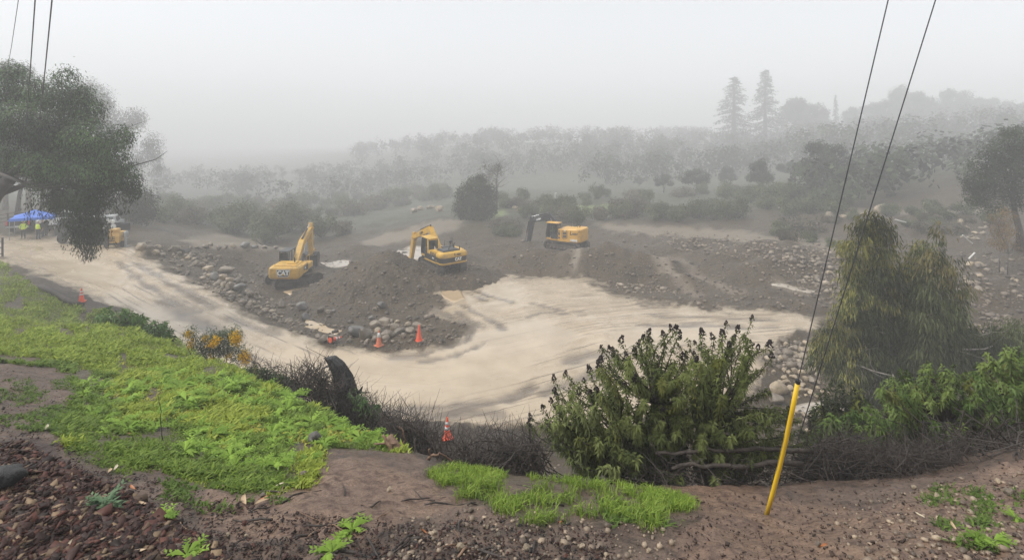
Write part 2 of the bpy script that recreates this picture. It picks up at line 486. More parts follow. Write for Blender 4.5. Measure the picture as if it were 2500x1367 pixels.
def px_ground(px, py):
    """first ground hit along the ray through a photo pixel (vectorised) -> x, y, z"""
    px = np.atleast_1d(np.asarray(px, float)); py = np.atleast_1d(np.asarray(py, float))
    Ys = np.exp(np.linspace(math.log(.8), math.log(850), 580))
    X = np.empty(len(px)); Yr = np.empty(len(px)); Z = np.empty(len(px))
    for s in range(0, len(px), 2000):
        a = px[s:s + 2000, None]; b = py[s:s + 2000, None]
        xx = (a - PX0) / F * Ys[None]; hh = (b - PY0) / F * Ys[None]
        g = CZ - ground_z(xx, np.broadcast_to(Ys[None], xx.shape))
        below = hh >= g
        k = np.argmax(below, 1); k[~below.any(1)] = len(Ys) - 1
        k = np.maximum(k, 1)
        r = np.arange(len(k))
        d0 = (hh - g)[r, k - 1]; d1 = (hh - g)[r, k]
        t = np.clip(-d0 / np.where(np.abs(d1 - d0) < 1e-9, 1, d1 - d0), 0, 1)
        Yh = Ys[k - 1] + (Ys[k] - Ys[k - 1]) * t
        xh = (px[s:s + 2000] - PX0) / F * Yh
        X[s:s + 2000] = xh; Yr[s:s + 2000] = Yh; Z[s:s + 2000] = ground_z(xh, Yh)
    return X, Yr, Z

GZ = CZ - H0
def ground_z(x, y):
    x = np.asarray(x, float); y = np.maximum(np.asarray(y, float), .51)
    fv = (np.log(y) - _vv[0]) / (_vv[1] - _vv[0]); fu = (x / (y + 3.0) - _uu[0]) / (_uu[1] - _uu[0])
    fv = np.clip(fv, 0, NV - 1.001); fu = np.clip(fu, 0, NU - 1.001)
    iv = fv.astype(int); iu = fu.astype(int); a = fv - iv; b = fu - iu
    return (GZ[iv, iu] * (1 - a) * (1 - b) + GZ[iv + 1, iu] * a * (1 - b) + GZ[iv, iu + 1] * (1 - a) * b + GZ[iv + 1, iu + 1] * a * b)
def grid_at(A, x, y):
    x = np.asarray(x, float); y = np.maximum(np.asarray(y, float), .51)
    iv = np.clip(((np.log(y) - _vv[0]) / (_vv[1] - _vv[0])).round().astype(int), 0, NV - 1)
    iu = np.clip(((x / (y + 3.0) - _uu[0]) / (_uu[1] - _uu[0])).round().astype(int), 0, NU - 1)
    return A[iv, iu]

def seg_dist(X, Y, pts):
    best = np.full(X.shape, 1e9); lat = np.zeros(X.shape); along = np.zeros(X.shape); acc = 0.0
    for (x1, y1), (x2, y2) in zip(pts[:-1], pts[1:]):
        dx, dy = x2 - x1, y2 - y1; L = math.hypot(dx, dy) + 1e-9
        t = np.clip(((X - x1) * dx + (Y - y1) * dy) / L ** 2, 0, 1)
        d = np.hypot(X - x1 - t * dx, Y - y1 - t * dy)
        m = d < best
        best = np.where(m, d, best)
        side = np.sign(dx * (Y - y1) - dy * (X - x1))
        lat = np.where(m, d * side, lat); along = np.where(m, acc + t * L, along)
        acc += L
    return best, lat, along
def px_line(pts):
    x, y, z = px_ground([p[0] for p in pts], [p[1] for p in pts])
    return list(zip(x, y))

rut = np.zeros(GX.shape)
for pts, w in RUTS:
    L = px_line(pts)
    d, _, al = seg_dist(GX, GY, L)
    d = d + fbm(GX * 1.3, GY * 1.3, 31, 2) * .25
    w = w * 1.45
    rut = np.maximum(rut, sstep(w * 1.1, w * .35, d) * (.55 + .45 * vnoise(al * 1.3, d * 3, 8)))
rut *= (GY > crest_depth(GPX))
_, lat, along = seg_dist(GX, GY, px_line(CLINE))
streak = fbm(along * .16, lat * 2.2, 21, 4, .6) * .6 + fbm(along * .3, lat * 5.5, 22, 2) * .4
Z_CHURN = [[(1250, 676), (1440, 686), (1600, 752), (1900, 768), (2010, 780), (1900, 800), (1600, 790), (1420, 770), (1300, 740)], [(1480, 860), (1700, 850), (1860, 870), (1850, 960), (1600, 1010), (1450, 1020), (1350, 1000), (1420, 920)], [(330, 625), (600, 768), (700, 812), (640, 812), (520, 760), (400, 690)], [(60, 600), (240, 590), (330, 630), (200, 660), (60, 640)]]
churn = zone(Z_CHURN, False, 2.0)
streak = (streak + churn * .28) * m_mud

# relief
mid = sstep(8, 20, GY)
rough_amt = (1 - m_mud * .93) * (1 - m_grass * .5)
GZ = GZ + rough_amt * mid * (fbm(GX * .35, GY * .35, 41, 4) * .5 + fbm(GX * 1.4, GY * 1.4, 43, 3) * .13) * (1 - .5 * m_pale)
GZ = GZ + m_mud * (streak * .05 * (1 - m_wet * .85) + fbm(GX * .5, GY * .5, 47, 2) * .06 * (1 - m_wet)) - rut * .07
GZ = GZ + (1 - mid) * (fbm(GX * 1.1, GY * 1.1, 51, 4) * .05 + fbm(GX * 6, GY * 6, 53, 3) * (.018 + .022 * (1 - m_grass)) + np.maximum(0, fbm(GX * 13, GY * 13, 57, 2) - .15) * .03 * (1 - m_grass))
GZ = GZ - .05 * m_wet
# spoil bench, channel banks: steeper local humps
def hump(px, py, rx, ry, amp, sharp=1.0, rot=0.0):
    global GZ
    x, y, z = px_ground(px, py)
    c, s = math.cos(rot), math.sin(rot)
    dx = (GX - x[0]) * c + (GY - y[0]) * s; dy = -(GX - x[0]) * s + (GY - y[0]) * c
    r = np.sqrt((dx / rx) ** 2 + (dy / ry) ** 2) + .12 * fbm(GX * .6, GY * .6, 71, 3)
    GZ = GZ + amp * np.clip(1 - r, 0, 1) ** sharp * 1.0
hump(880, 618, 4.5, 3.0, 1.2); hump(1010, 600, 5, 2.4, -.5); hump(1230, 610, 7, 2.5, .9); hump(1180, 592, 6, 2, .5)
hump(1480, 642, 5.5, 2.6, 2.1); hump(1570, 660, 5, 2.4, 1.8); hump(1290, 645, 4.5, 2.4, 1.7); hump(1340, 640, 4, 2.2, 1.1); hump(1640, 690, 3.5, 2, .7); hump(1420, 655, 3.5, 2, .9); hump(1850, 615, 8, 4, 1.1); hump(1700, 602, 6, 3, 1.0); hump(1900, 660, 6, 3, 1.0)
hump(560, 585, 4, 2.2, .6); hump(620, 590, 3, 1.5, .4); hump(1960, 650, 5, 3, .7); hump(2380, 700, 5, 3, .6); hump(1150, 640, 4, 2, .8)
def level_pad(x, y, r0, r1, dz=0.0, z=None):
    """ground trodden level where a machine stands"""
    global GZ
    d = np.hypot(GX - x, GY - y)
    z = (float(ground_z(np.array([x]), np.array([y]))[0]) if z is None else z) + dz
    w = sstep(r1, r0, d)
    GZ = GZ * (1 - w) + z * w
_za = float(ground_z(np.array([(716 - PX0) / F * 47.5]), np.array([47.5]))[0])
level_pad((712 - PX0) / F * 43.6, 43.6, 1.6, 3.4, -.25, _za); level_pad((716 - PX0) / F * 47.5, 47.5, 3.2, 4.6, .25, _za); level_pad((1384 - PX0) / F * 58.5, 58.5, 3.0, 4.6, .1)
level_pad((95 - PX0) / F * 50, 50, 5, 9); level_pad((283 - PX0) / F * 46, 46, 2.5, 5); level_pad((215 - PX0) / F * 48, 48, 4, 8)
# ------------------------------------------------------------------ spoil pile (its own thing, rests on the ground)
PA = ((945 - PX0) / F * 44.0, 44.0, 1.45); PB = (-6.2, 45.4, -0.45)
def pile_z(x, y):
    n = fbm(x * .8, y * .8, 91, 4) * .55
    ra = np.sqrt(((x - PA[0]) / 1.12) ** 2 + ((y - PA[1]) * np.where(y > PA[1], 1.2, .93)) ** 2)
    a = PA[2] - .57 * np.sqrt(ra ** 2 + .35) + .25 + n * np.clip(ra / 3, .3, 1) * .9
    rb = np.sqrt((x - PB[0]) ** 2 + (y - PB[1]) ** 2)
    b = PB[2] - .5 * np.clip(rb - 3.3, 0, 99) ** 1.05 + n * np.clip((rb - 2.6) / 3, 0.03, 1)
    m = np.maximum(a, b); k = np.exp(-((a - b) / .5) ** 2) * .1
    return m + k * (rb > 3)
def surf_z(x, y):
    return np.maximum(ground_z(x, y), pile_z(np.asarray(x, float), np.asarray(y, float)))

def make_dirt_mat(name, with_zones):
    g = NG(name)
    pos = g.n('ShaderNodeNewGeometry').outputs['Position']
    cd = g.n('ShaderNodeCameraData')
    n1 = g.noise(.7, 5, .6, pos); n2 = g.noise(5.0, 5, .65, pos); n3 = g.noise(28.0, 4, .6, pos)
    dirt = g.mix(g.ramp(n1, [(.3, 0.0), (.7, 1.0)]), (.048, .034, .017), (.092, .066, .036))
    dirt = g.mix(g.ramp(n2, [(.35, .55), (.65, 0.0)]), dirt, (.028, .019, .012))
    # small stones bedded in the soil
    vd = g.voro(5.5, 'F1', pos); vc = g.voro(5.5, 'F1', pos, outp='Color')
    vs = g.sep(vc)
    st = g.math('MULTIPLY', g.ramp(vd, [(.22, 1.0), (.34, 0.0)]), g.ramp(vs[0], [(.52, 0.0), (.6, 1.0)]))
    stone_c = g.mix(vs[1], (.12, .095, .072), (.27, .22, .165))
    vd2 = g.voro(17.0, 'F1', pos); vs2 = g.sep(g.voro(17.0, 'F1', pos, outp='Color'))
    st2 = g.math('MULTIPLY', g.ramp(vd2, [(.2, 1.0), (.36, 0.0)]), g.ramp(vs2[0], [(.6, 0.0), (.68, 1.0)]))
    dirt = g.mix(g.math('MULTIPLY', st2, .6), dirt, g.mix(vs2[1], (.09, .072, .055), (.19, .15, .11)))
    dirt = g.mix(g.math('MULTIPLY', st, .75), dirt, stone_c)
    height = g.math('ADD', g.math('ADD', g.math('MULTIPLY', n2, .6), g.math('MULTIPLY', n3, .25)), g.math('ADD', g.math('MULTIPLY', st, .45), g.math('MULTIPLY', st2, .2)))
    rough = g.ramp(n2, [(.3, .38), (.7, .75)])
    bumpf = 1.0
    if with_zones:
        a = g.sep(g.attr('za').outputs['Color']); b = g.sep(g.attr('zb').outputs['Color']); c = g.sep(g.attr('zc').outputs['Color'])
        mud, wet, pale = a[0], a[1], a[2]; grass, mulch, pink = b[0], b[1], b[2]; rutf, streak, dark = c[0], c[1], c[2]
        near = g.attr('za').outputs['Alpha']
        # near soil: wet, brown, crumbly
        m1 = g.noise(2.2, 5, .65, pos); m2 = g.noise(11, 5, .7, pos); m3 = g.noise(70, 3, .6, pos)
        soil = g.mix(g.ramp(m2, [(.38, 0.0), (.62, 1.0)]), (.042, .028, .021), (.125, .085, .062))
        soil = g.mix(g.ramp(m1, [(.42, 0.0), (.62, .7)]), soil, (.17, .118, .088))
        pinkc = g.mix(g.ramp(m2, [(.36, 0.0), (.54, 1.0)]), (.072, .044, .031), (.215, .140, .096))
        pinkc = g.mix(g.ramp(m1, [(.35, .5), (.6, 0.0)]), pinkc, (.13, .085, .066))
        spk = g.ramp(g.noise(38, 3, .6, pos), [(.55, 0.0), (.62, .6)])
        soil = g.mix(spk, soil, (.026, .018, .014)); pinkc = g.mix(g.math('MULTIPLY', spk, .8), pinkc, (.045, .028, .021))
        mul = g.mix(g.ramp(m3, [(.4, 0.0), (.6, 1.0)]), (.022, .014, .012), (.060, .032, .026))
        nearc = g.mix(pink, soil, pinkc); nearc = g.mix(mulch, nearc, mul)
        nearc = g.mix(g.math('MULTIPLY', grass, .45), nearc, (.060, .058, .028))
        col = g.mix(near, dirt, nearc)
        # pale sandy banks
        sand = g.mix(g.ramp(n2, [(.3, 0.0), (.7, 1.0)]), (.200, .165, .125), (.330, .280, .215))
        sand = g.mix(g.math('MULTIPLY', st, .7), sand, stone_c)
        col = g.mix(g.math('MULTIPLY', pale, .6), col, sand)
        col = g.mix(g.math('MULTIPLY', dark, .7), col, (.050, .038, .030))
        veg = g.mix(g.ramp(n2, [(.35, 0.0), (.65, 1.0)]), (.036, .042, .022), (.075, .075, .042))
        col = g.mix(g.math('MULTIPLY', g.attr('zb').outputs['Alpha'], .85), col, veg)
        col = g.mix(g.math('MULTIPLY', g.attr('zc').outputs['Alpha'], .9), col, (.17, .22, .075))
        # silt slurry of the road
        mud = g.math('ADD', g.math('SUBTRACT', g.math('MULTIPLY', mud, 1.7), .35), g.math('MULTIPLY', g.math('SUBTRACT', g.noise(1.6, 5, .65, pos), .5), 1.3), True)
        s1 = g.noise(.5, 4, .55, pos); s2 = g.noise(4.5, 6, .68, pos, .2); s3 = g.noise(9, 4, .6, pos)
        mudc = g.mix(g.ramp(s1, [(.35, 0.0), (.65, 1.0)]), (.405, .320, .218), (.500, .403, .285))
        rc = g.n('ShaderNodeVectorMath'); rc.operation = 'MULTIPLY'; g.l(g.attr('rc').outputs['Vector'], rc.inputs[0]); rc.inputs[1].default_value = (.5, 2.6, 1)
        fine = g.noise(1.0, 6, .7, rc.outputs[0])
        dry = g.math('ADD', g.math('MULTIPLY', streak, .62), g.math('ADD', g.math('MULTIPLY', fine, .62), g.math('MULTIPLY', s2, .20)))
        dry = g.ramp(dry, [(.72, 0.0), (.90, 1.0)])
        wetinv = g.math('SUBTRACT', 1.0, g.math('MULTIPLY', wet, .8))
        dry = g.math('MULTIPLY', dry, wetinv)
        mudc = g.mix(g.math('MULTIPLY', dry, .4), mudc, (.235, .180, .130))
        speck = g.math('MULTIPLY', g.ramp(g.voro(3.0, 'F1', pos), [(.05, 1.0), (.10, 0.0)]), g.ramp(s3, [(.5, 0.0), (.6, 1.0)]))
        mudc = g.mix(g.math('MULTIPLY', speck, .8), mudc, (.13, .10, .08))
        rc2 = g.n('ShaderNodeVectorMath'); rc2.operation = 'MULTIPLY'; g.l(g.attr('rc').outputs['Vector'], rc2.inputs[0]); rc2.inputs[1].default_value = (.05, 3.6, 1)
        lines = g.math('MULTIPLY', g.ramp(g.noise(1.0, 3, .6, rc2.outputs[0]), [(.55, 0.0), (.61, 1.0)]), g.ramp(g.noise(.33, 3, .6, pos), [(.40, 0.0), (.55, 1.0)]))
        lines = g.math('MULTIPLY', lines, wetinv)
        mudc = g.mix(g.math('MULTIPLY', lines, .75), mudc, (.17, .130, .095))
        mudc = g.mix(g.math('MULTIPLY', rutf, .95), mudc, (.12, .092, .066))
        col = g.mix(mud, col, mudc)
        col = g.mix(g.math('MULTIPLY', g.math('MULTIPLY', rutf, g.math('SUBTRACT', 1.0, mud)), .6), col, (.26, .21, .16))
        r_mud = g.ramp(g.math('ADD', g.math('MULTIPLY', dry, .6), g.math('MULTIPLY', s2, .25)), [(.05, .16), (.6, .55)])
        r_mud = g.math('SUBTRACT', r_mud, g.math('MULTIPLY', wet, .10))
        rough = g.mix(mud, rough, r_mud)
        rn = g.mix(pink, g.ramp(m2, [(.35, .30), (.65, .7)]), g.ramp(m2, [(.4, .6), (.6, .26)]))
        rough = g.mix(g.math('MULTIPLY', near, g.math('SUBTRACT', 1.0, mud)), rough, rn)
        hm = g.math('SUBTRACT', g.math('ADD', g.math('ADD', g.math('MULTIPLY', dry, .14), g.math('MULTIPLY', g.math('MULTIPLY', fine, .16), wetinv)), g.math('MULTIPLY', g.math('MULTIPLY', s2, .10), wetinv)), g.math('MULTIPLY', lines, .25))
        height = g.mix(mud, height, hm)
        hn = g.math('MULTIPLY', g.math('ADD', g.math('MULTIPLY', m2, .55), g.math('MULTIPLY', m3, .18)), .42)
        height = g.mix(g.math('MULTIPLY', near, g.math('SUBTRACT', 1.0, mud)), height, hn)
    else:
        col = dirt
    g.P('Base Color', col); g.P('Roughness', rough); g.P('Specular IOR Level', g.mix(mud, (.3, .3, .3), (.5, .5, .5)) if with_zones else .3)
    g.P('Normal', g.bump(height, .9, .10))
    return g.m

M_GROUND = make_dirt_mat('wet_ground', True)
M_DIRT = make_dirt_mat('dark_dirt', False)

co = np.stack([GX, GY, GZ], -1).reshape(-1, 3)
ii = np.arange(NV * NU).reshape(NV, NU)
faces = np.stack([ii[:-1, :-1], ii[:-1, 1:], ii[1:, 1:], ii[1:, :-1]], -1).reshape(-1, 4)
me = np_mesh('ground', co, faces, M_GROUND, smooth=True)
def col_attr(me, name, chans):
    a = me.color_attributes.new(name, 'FLOAT_COLOR', 'POINT')
    n = len(me.vertices); d = np.ones((n, 4), np.float32)
    for i, c in enumerate(chans): d[:, i] = c.ravel()
    a.data.foreach_set('color', d.ravel())
col_attr(me, 'za', [m_mud, m_wet, m_pale, m_near])
rca = me.attributes.new('rc', 'FLOAT_VECTOR', 'POINT')
rca.data.foreach_set('vector', np.stack([along, lat, 0 * lat], -1).astype(np.float32).ravel())
col_attr(me, 'zb', [m_grass, m_mulch, m_pink, m_veg])
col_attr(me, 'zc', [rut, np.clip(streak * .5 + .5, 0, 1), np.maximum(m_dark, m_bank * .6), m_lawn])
tag(mesh_obj('ground', me), 'muddy valley ground with pale silt road and near earth bank', kind='structure')

# pile mesh: fine polar-like grid
nx, ny = 210, 170
px_ = np.linspace(-21, 4, nx); py_ = np.linspace(34, 54, ny)
PXg, PYg = np.meshgrid(px_, py_)
PZ = pile_z(PXg, PYg) + fbm(PXg * 3.5, PYg * 3.5, 95, 3) * .09
PZ = np.maximum(PZ, ground_z(PXg, PYg) - .25)
keep = PZ > ground_z(PXg, PYg) - .2
ii = np.arange(nx * ny).reshape(ny, nx)
q = np.stack([ii[:-1, :-1], ii[:-1, 1:], ii[1:, 1:], ii[1:, :-1]], -1).reshape(-1, 4)
kq = keep.ravel()[q].any(1)
q = q[kq]
used = np.unique(q); remap = -np.ones(nx * ny, int); remap[used] = np.arange(len(used))
me = np_mesh('soil_pile', np.stack([PXg, PYg, PZ], -1).reshape(-1, 3)[used], remap[q], M_DIRT, smooth=True)
tag(mesh_obj('soil_pile', me), 'big heap of dark brown stony soil beside the excavators', 'soil pile')

# ------------------------------------------------------------------ standing water
g = NG('silty_water')
pos = g.n('ShaderNodeNewGeometry').outputs['Position']
g.P('Base Color', g.mix(g.noise(.8, 3, .5, pos), (.36, .31, .25), (.46, .40, .33)))
g.P('Roughness', .07); g.P('Specular IOR Level', .6)
g.P('Normal', g.bump(g.noise(9, 3, .5, pos), .25, .02))
M_WATER = g.m
g = NG('tan_puddle_water')
pos = g.n('ShaderNodeNewGeometry').outputs['Position']
g.P('Base Color', g.mix(g.noise(.8, 3, .5, pos), (.42, .30, .17), (.50, .38, .24)))
g.P('Roughness', .08); g.P('Normal', g.bump(g.noise(12, 3, .5, pos), .12, .02))
M_PUDDLE = g.m
def water(name, poly, mat, lift=.0, level=None, label=None):
    """a level sheet with a ragged shore, at the height of the ground it fills"""
    P = np.array(poly, float)
    x, y, z = px_ground(P[:, 0], P[:, 1])
    lv = (np.percentile(z, 45) if level is None else level) + lift
    # densify and roughen outline
    pts = []
    n = len(x)
    for i in range(n):
        j = (i + 1) % n
        for t in np.linspace(0, 1, 8, endpoint=False):
            pts.append((x[i] + (x[j] - x[i]) * t, y[i] + (y[j] - y[i]) * t))
    pts = np.array(pts); c = pts.mean(0)
    r = 1 + .10 * fbm(pts[:, 0] * 1.1, pts[:, 1] * 1.1, 17, 3)
    pts = c + (pts - c) * r[:, None]
    # smooth outline
    for _ in range(2): pts = (np.roll(pts, 1, 0) + 2 * pts + np.roll(pts, -1, 0)) / 4
    v = [(c[0], c[1], lv)] + [(p[0], p[1], lv) for p in pts]
    f = [(0, i + 1, (i + 1) % len(pts) + 1) for i in range(len(pts))]
    me = bpy.data.meshes.new(name); me.from_pydata(v, [], f); me.materials.append(mat)
    # hollow the ground below the sheet
    return tag(mesh_obj(name, me), label, kind='structure'), pts, lv
WATERS = []
# ------------------------------------------------------------------ materials for man-made things
M_YEL = solid('machine_yellow', (.66, .385, .045), .42, dirt=.5, dirt_c=(.24, .165, .09), dscale=2.2)
M_YEL2 = solid('orange_yellow_paint', (.72, .39, .05), .42, dirt=.4, dirt_c=(.25, .17, .09), dscale=2.2)
M_BLACK = solid('black_paint', (.018, .018, .019), .4)
M_DGREY = solid('dark_grey_steel', (.016, .018, .022), .4, dirt=.2, dirt_c=(.07, .06, .05))
M_STEEL = solid('bare_steel', (.55, .55, .56), .25, metal=.9)
M_TRACK = solid('muddy_track_steel', (.050, .042, .036), .6, dirt=.55, dirt_c=(.16, .125, .095), dscale=4)
M_RUBBER = solid('black_rubber', (.022, .022, .022), .75, dirt=.3)
M_WHITE = solid('white_paint', (.78, .78, .76), .45)
M_LETTER = solid('white_lettering', (.82, .82, .80), .5)
M_GREY = solid('galvanised_grey', (.30, .31, .32), .5, dirt=.3)
M_RED = solid('red_paint', (.55, .03, .04), .45)
M_GLASS = solid('dark_cab_glass', (.035, .045, .048), .06, spec=.8)
def glass_mat(name, c):
    g = NG(name)
    g.P('Base Color', c); g.P('Roughness', .03); g.P('Transmission Weight', 1.0); g.P('IOR', 1.02)
    tr = g.n('ShaderNodeBsdfTransparent'); tr.inputs[0].default_value = tuple(c) + (1,)
    gl = g.n('ShaderNodeBsdfGlossy'); gl.inputs['Roughness'].default_value = .03
    fr = g.n('ShaderNodeFresnel'); fr.inputs[0].default_value = 1.5
    mx = g.n('ShaderNodeMixShader')
    g.l(fr.outputs[0], mx.inputs[0]); g.l(tr.outputs[0], mx.inputs[1]); g.l(gl.outputs[0], mx.inputs[2])
    g.l(mx.outputs[0], g.out.inputs['Surface'])
    return g.m
M_CLEAR = glass_mat('tinted_window_glass', (.42, .50, .48))

# ------------------------------------------------------------------ lettering
def text_mesh(s, size=1.0, depth=.012, bold=0.0, mat=None, shear=0.0, sx=1.0):
    cu = bpy.data.curves.new('lettering', 'FONT')
    cu.body = s; cu.size = size; cu.extrude = depth; cu.offset = bold; cu.shear = shear
    cu.align_x = 'CENTER'; cu.align_y = 'CENTER'
    ob = bpy.data.objects.new('lettering_tmp', cu); COL.objects.link(ob)
    dg = bpy.context.evaluated_depsgraph_get()
    me = bpy.data.meshes.new_from_object(ob.evaluated_get(dg))
    bpy.data.objects.remove(ob); bpy.data.curves.remove(cu)
    if sx != 1.0:
        for v in me.vertices: v.co.x *= sx
    me.materials.clear(); me.materials.append(mat or M_LETTER)
    return me
def place(o, x, y, loc):
    x = Vector(x).normalized(); y = Vector(y).normalized(); z = x.cross(y)
    m = Matrix((x, y, z)).transposed().to_4x4(); m.translation = Vector(loc)
    return m
def face_text(name, me, parent, xa, ya, loc, base=None):
    o = mesh_obj(name, me, parent)
    m = place(o, xa, ya, loc)
    o.matrix_basis = (base @ m) if base is not None else m
    return o

# ------------------------------------------------------------------ excavators
def track_meshes(L, Hh, Wd):
    """belt of shoes, frame, wheels (shared by both sides); origin under the belt's middle"""
    r = Hh / 2; half = L / 2 - r
    per = 4 * half + 2 * math.pi * r; n = 46
    belt = MB()
    def at(s):
        s %= per
        if s < 2 * half: return (-half + s, 0.0, 0.0)
        s -= 2 * half
        if s < math.pi * r:
            a = s / r; return (half + r * math.sin(a), r - r * math.cos(a), a)
        s -= math.pi * r
        if s < 2 * half: return (half - s, 2 * r, math.pi)
        s -= 2 * half
        a = s / r; return (-half - r * math.sin(a), r + r * math.cos(a), math.pi + a)
    for i in range(n):
        x, z, a = at(per * i / n)
        belt.box((x, 0, z), (per / n * .94, Wd, .045), rot=(0, -a, 0))
        nx, nz = math.sin(a), -math.cos(a)
        belt.box((x + nx * .03 - math.cos(a) * .05, 0, z + nz * .03 - math.sin(a) * .05), (.03, Wd * .98, .06), rot=(0, -a, 0))
        belt.box((x - nx * .05, 0, z - nz * .05), (per / n * .9, Wd * .3, .07), rot=(0, -a, 0))
    frame = MB()
    frame.prism([(-half, r * .62), (half, r * .62), (half + .1, r * 1.15), (half * .6, r * 1.5), (-half * .6, r * 1.5), (-half - .1, r * 1.15)], -Wd * .32, Wd * .32)
    idler = MB().lathe([(r * .3, -.16), (r * .84, -.14), (r * .84, .14), (r * .3, .16)], seg=18, axis='y')
    idler.lathe([(r * .25, -.26), (r * .32, -.2), (r * .32, .2), (r * .25, .26)], seg=10, axis='y')
    sprocket = MB()
    pf = []
    for k in range(36):
        a = 2 * math.pi * k / 36; rr = r * (.9 if k % 2 else .78); pf.append((rr * math.cos(a), rr * math.sin(a)))
    sprocket.prism(pf, -.05, .05); sprocket.lathe([(r * .2, -.28), (r * .5, -.24), (r * .5, .24), (r * .2, .28)], seg=14, axis='y')
    roller = MB().lathe([(.08, -.24), (.14, -.2), (.14, -.06), (.1, -.05), (.1, .05), (.14, .06), (.14, .2), (.08, .24)], seg=12, axis='y')
    return (belt.mesh('track_belt', M_TRACK), frame.mesh('track_frame', M_TRACK), idler.mesh('idler', M_TRACK), sprocket.mesh('sprocket', M_TRACK), roller.mesh('roller', M_TRACK), half, r)

def arm_poly(pts, ths):
    """outline of a bent box beam in the x-z plane from a centre line and thicknesses"""
    up, dn = [], []
    for i, p in enumerate(pts):
        a = pts[max(i - 1, 0)]; b = pts[min(i + 1, len(pts) - 1)]
        t = Vector((b[0] - a[0], b[1] - a[1])).normalized(); nrm = Vector((-t.y, t.x))
        up.append((p[0] + nrm.x * ths[i] / 2, p[1] + nrm.y * ths[i] / 2)); dn.append((p[0] - nrm.x * ths[i] / 2, p[1] - nrm.y * ths[i] / 2))
    return up + dn[::-1]
def lerp2(a, b, t): return (a[0] + (b[0] - a[0]) * t, a[1] + (b[1] - a[1]) * t)

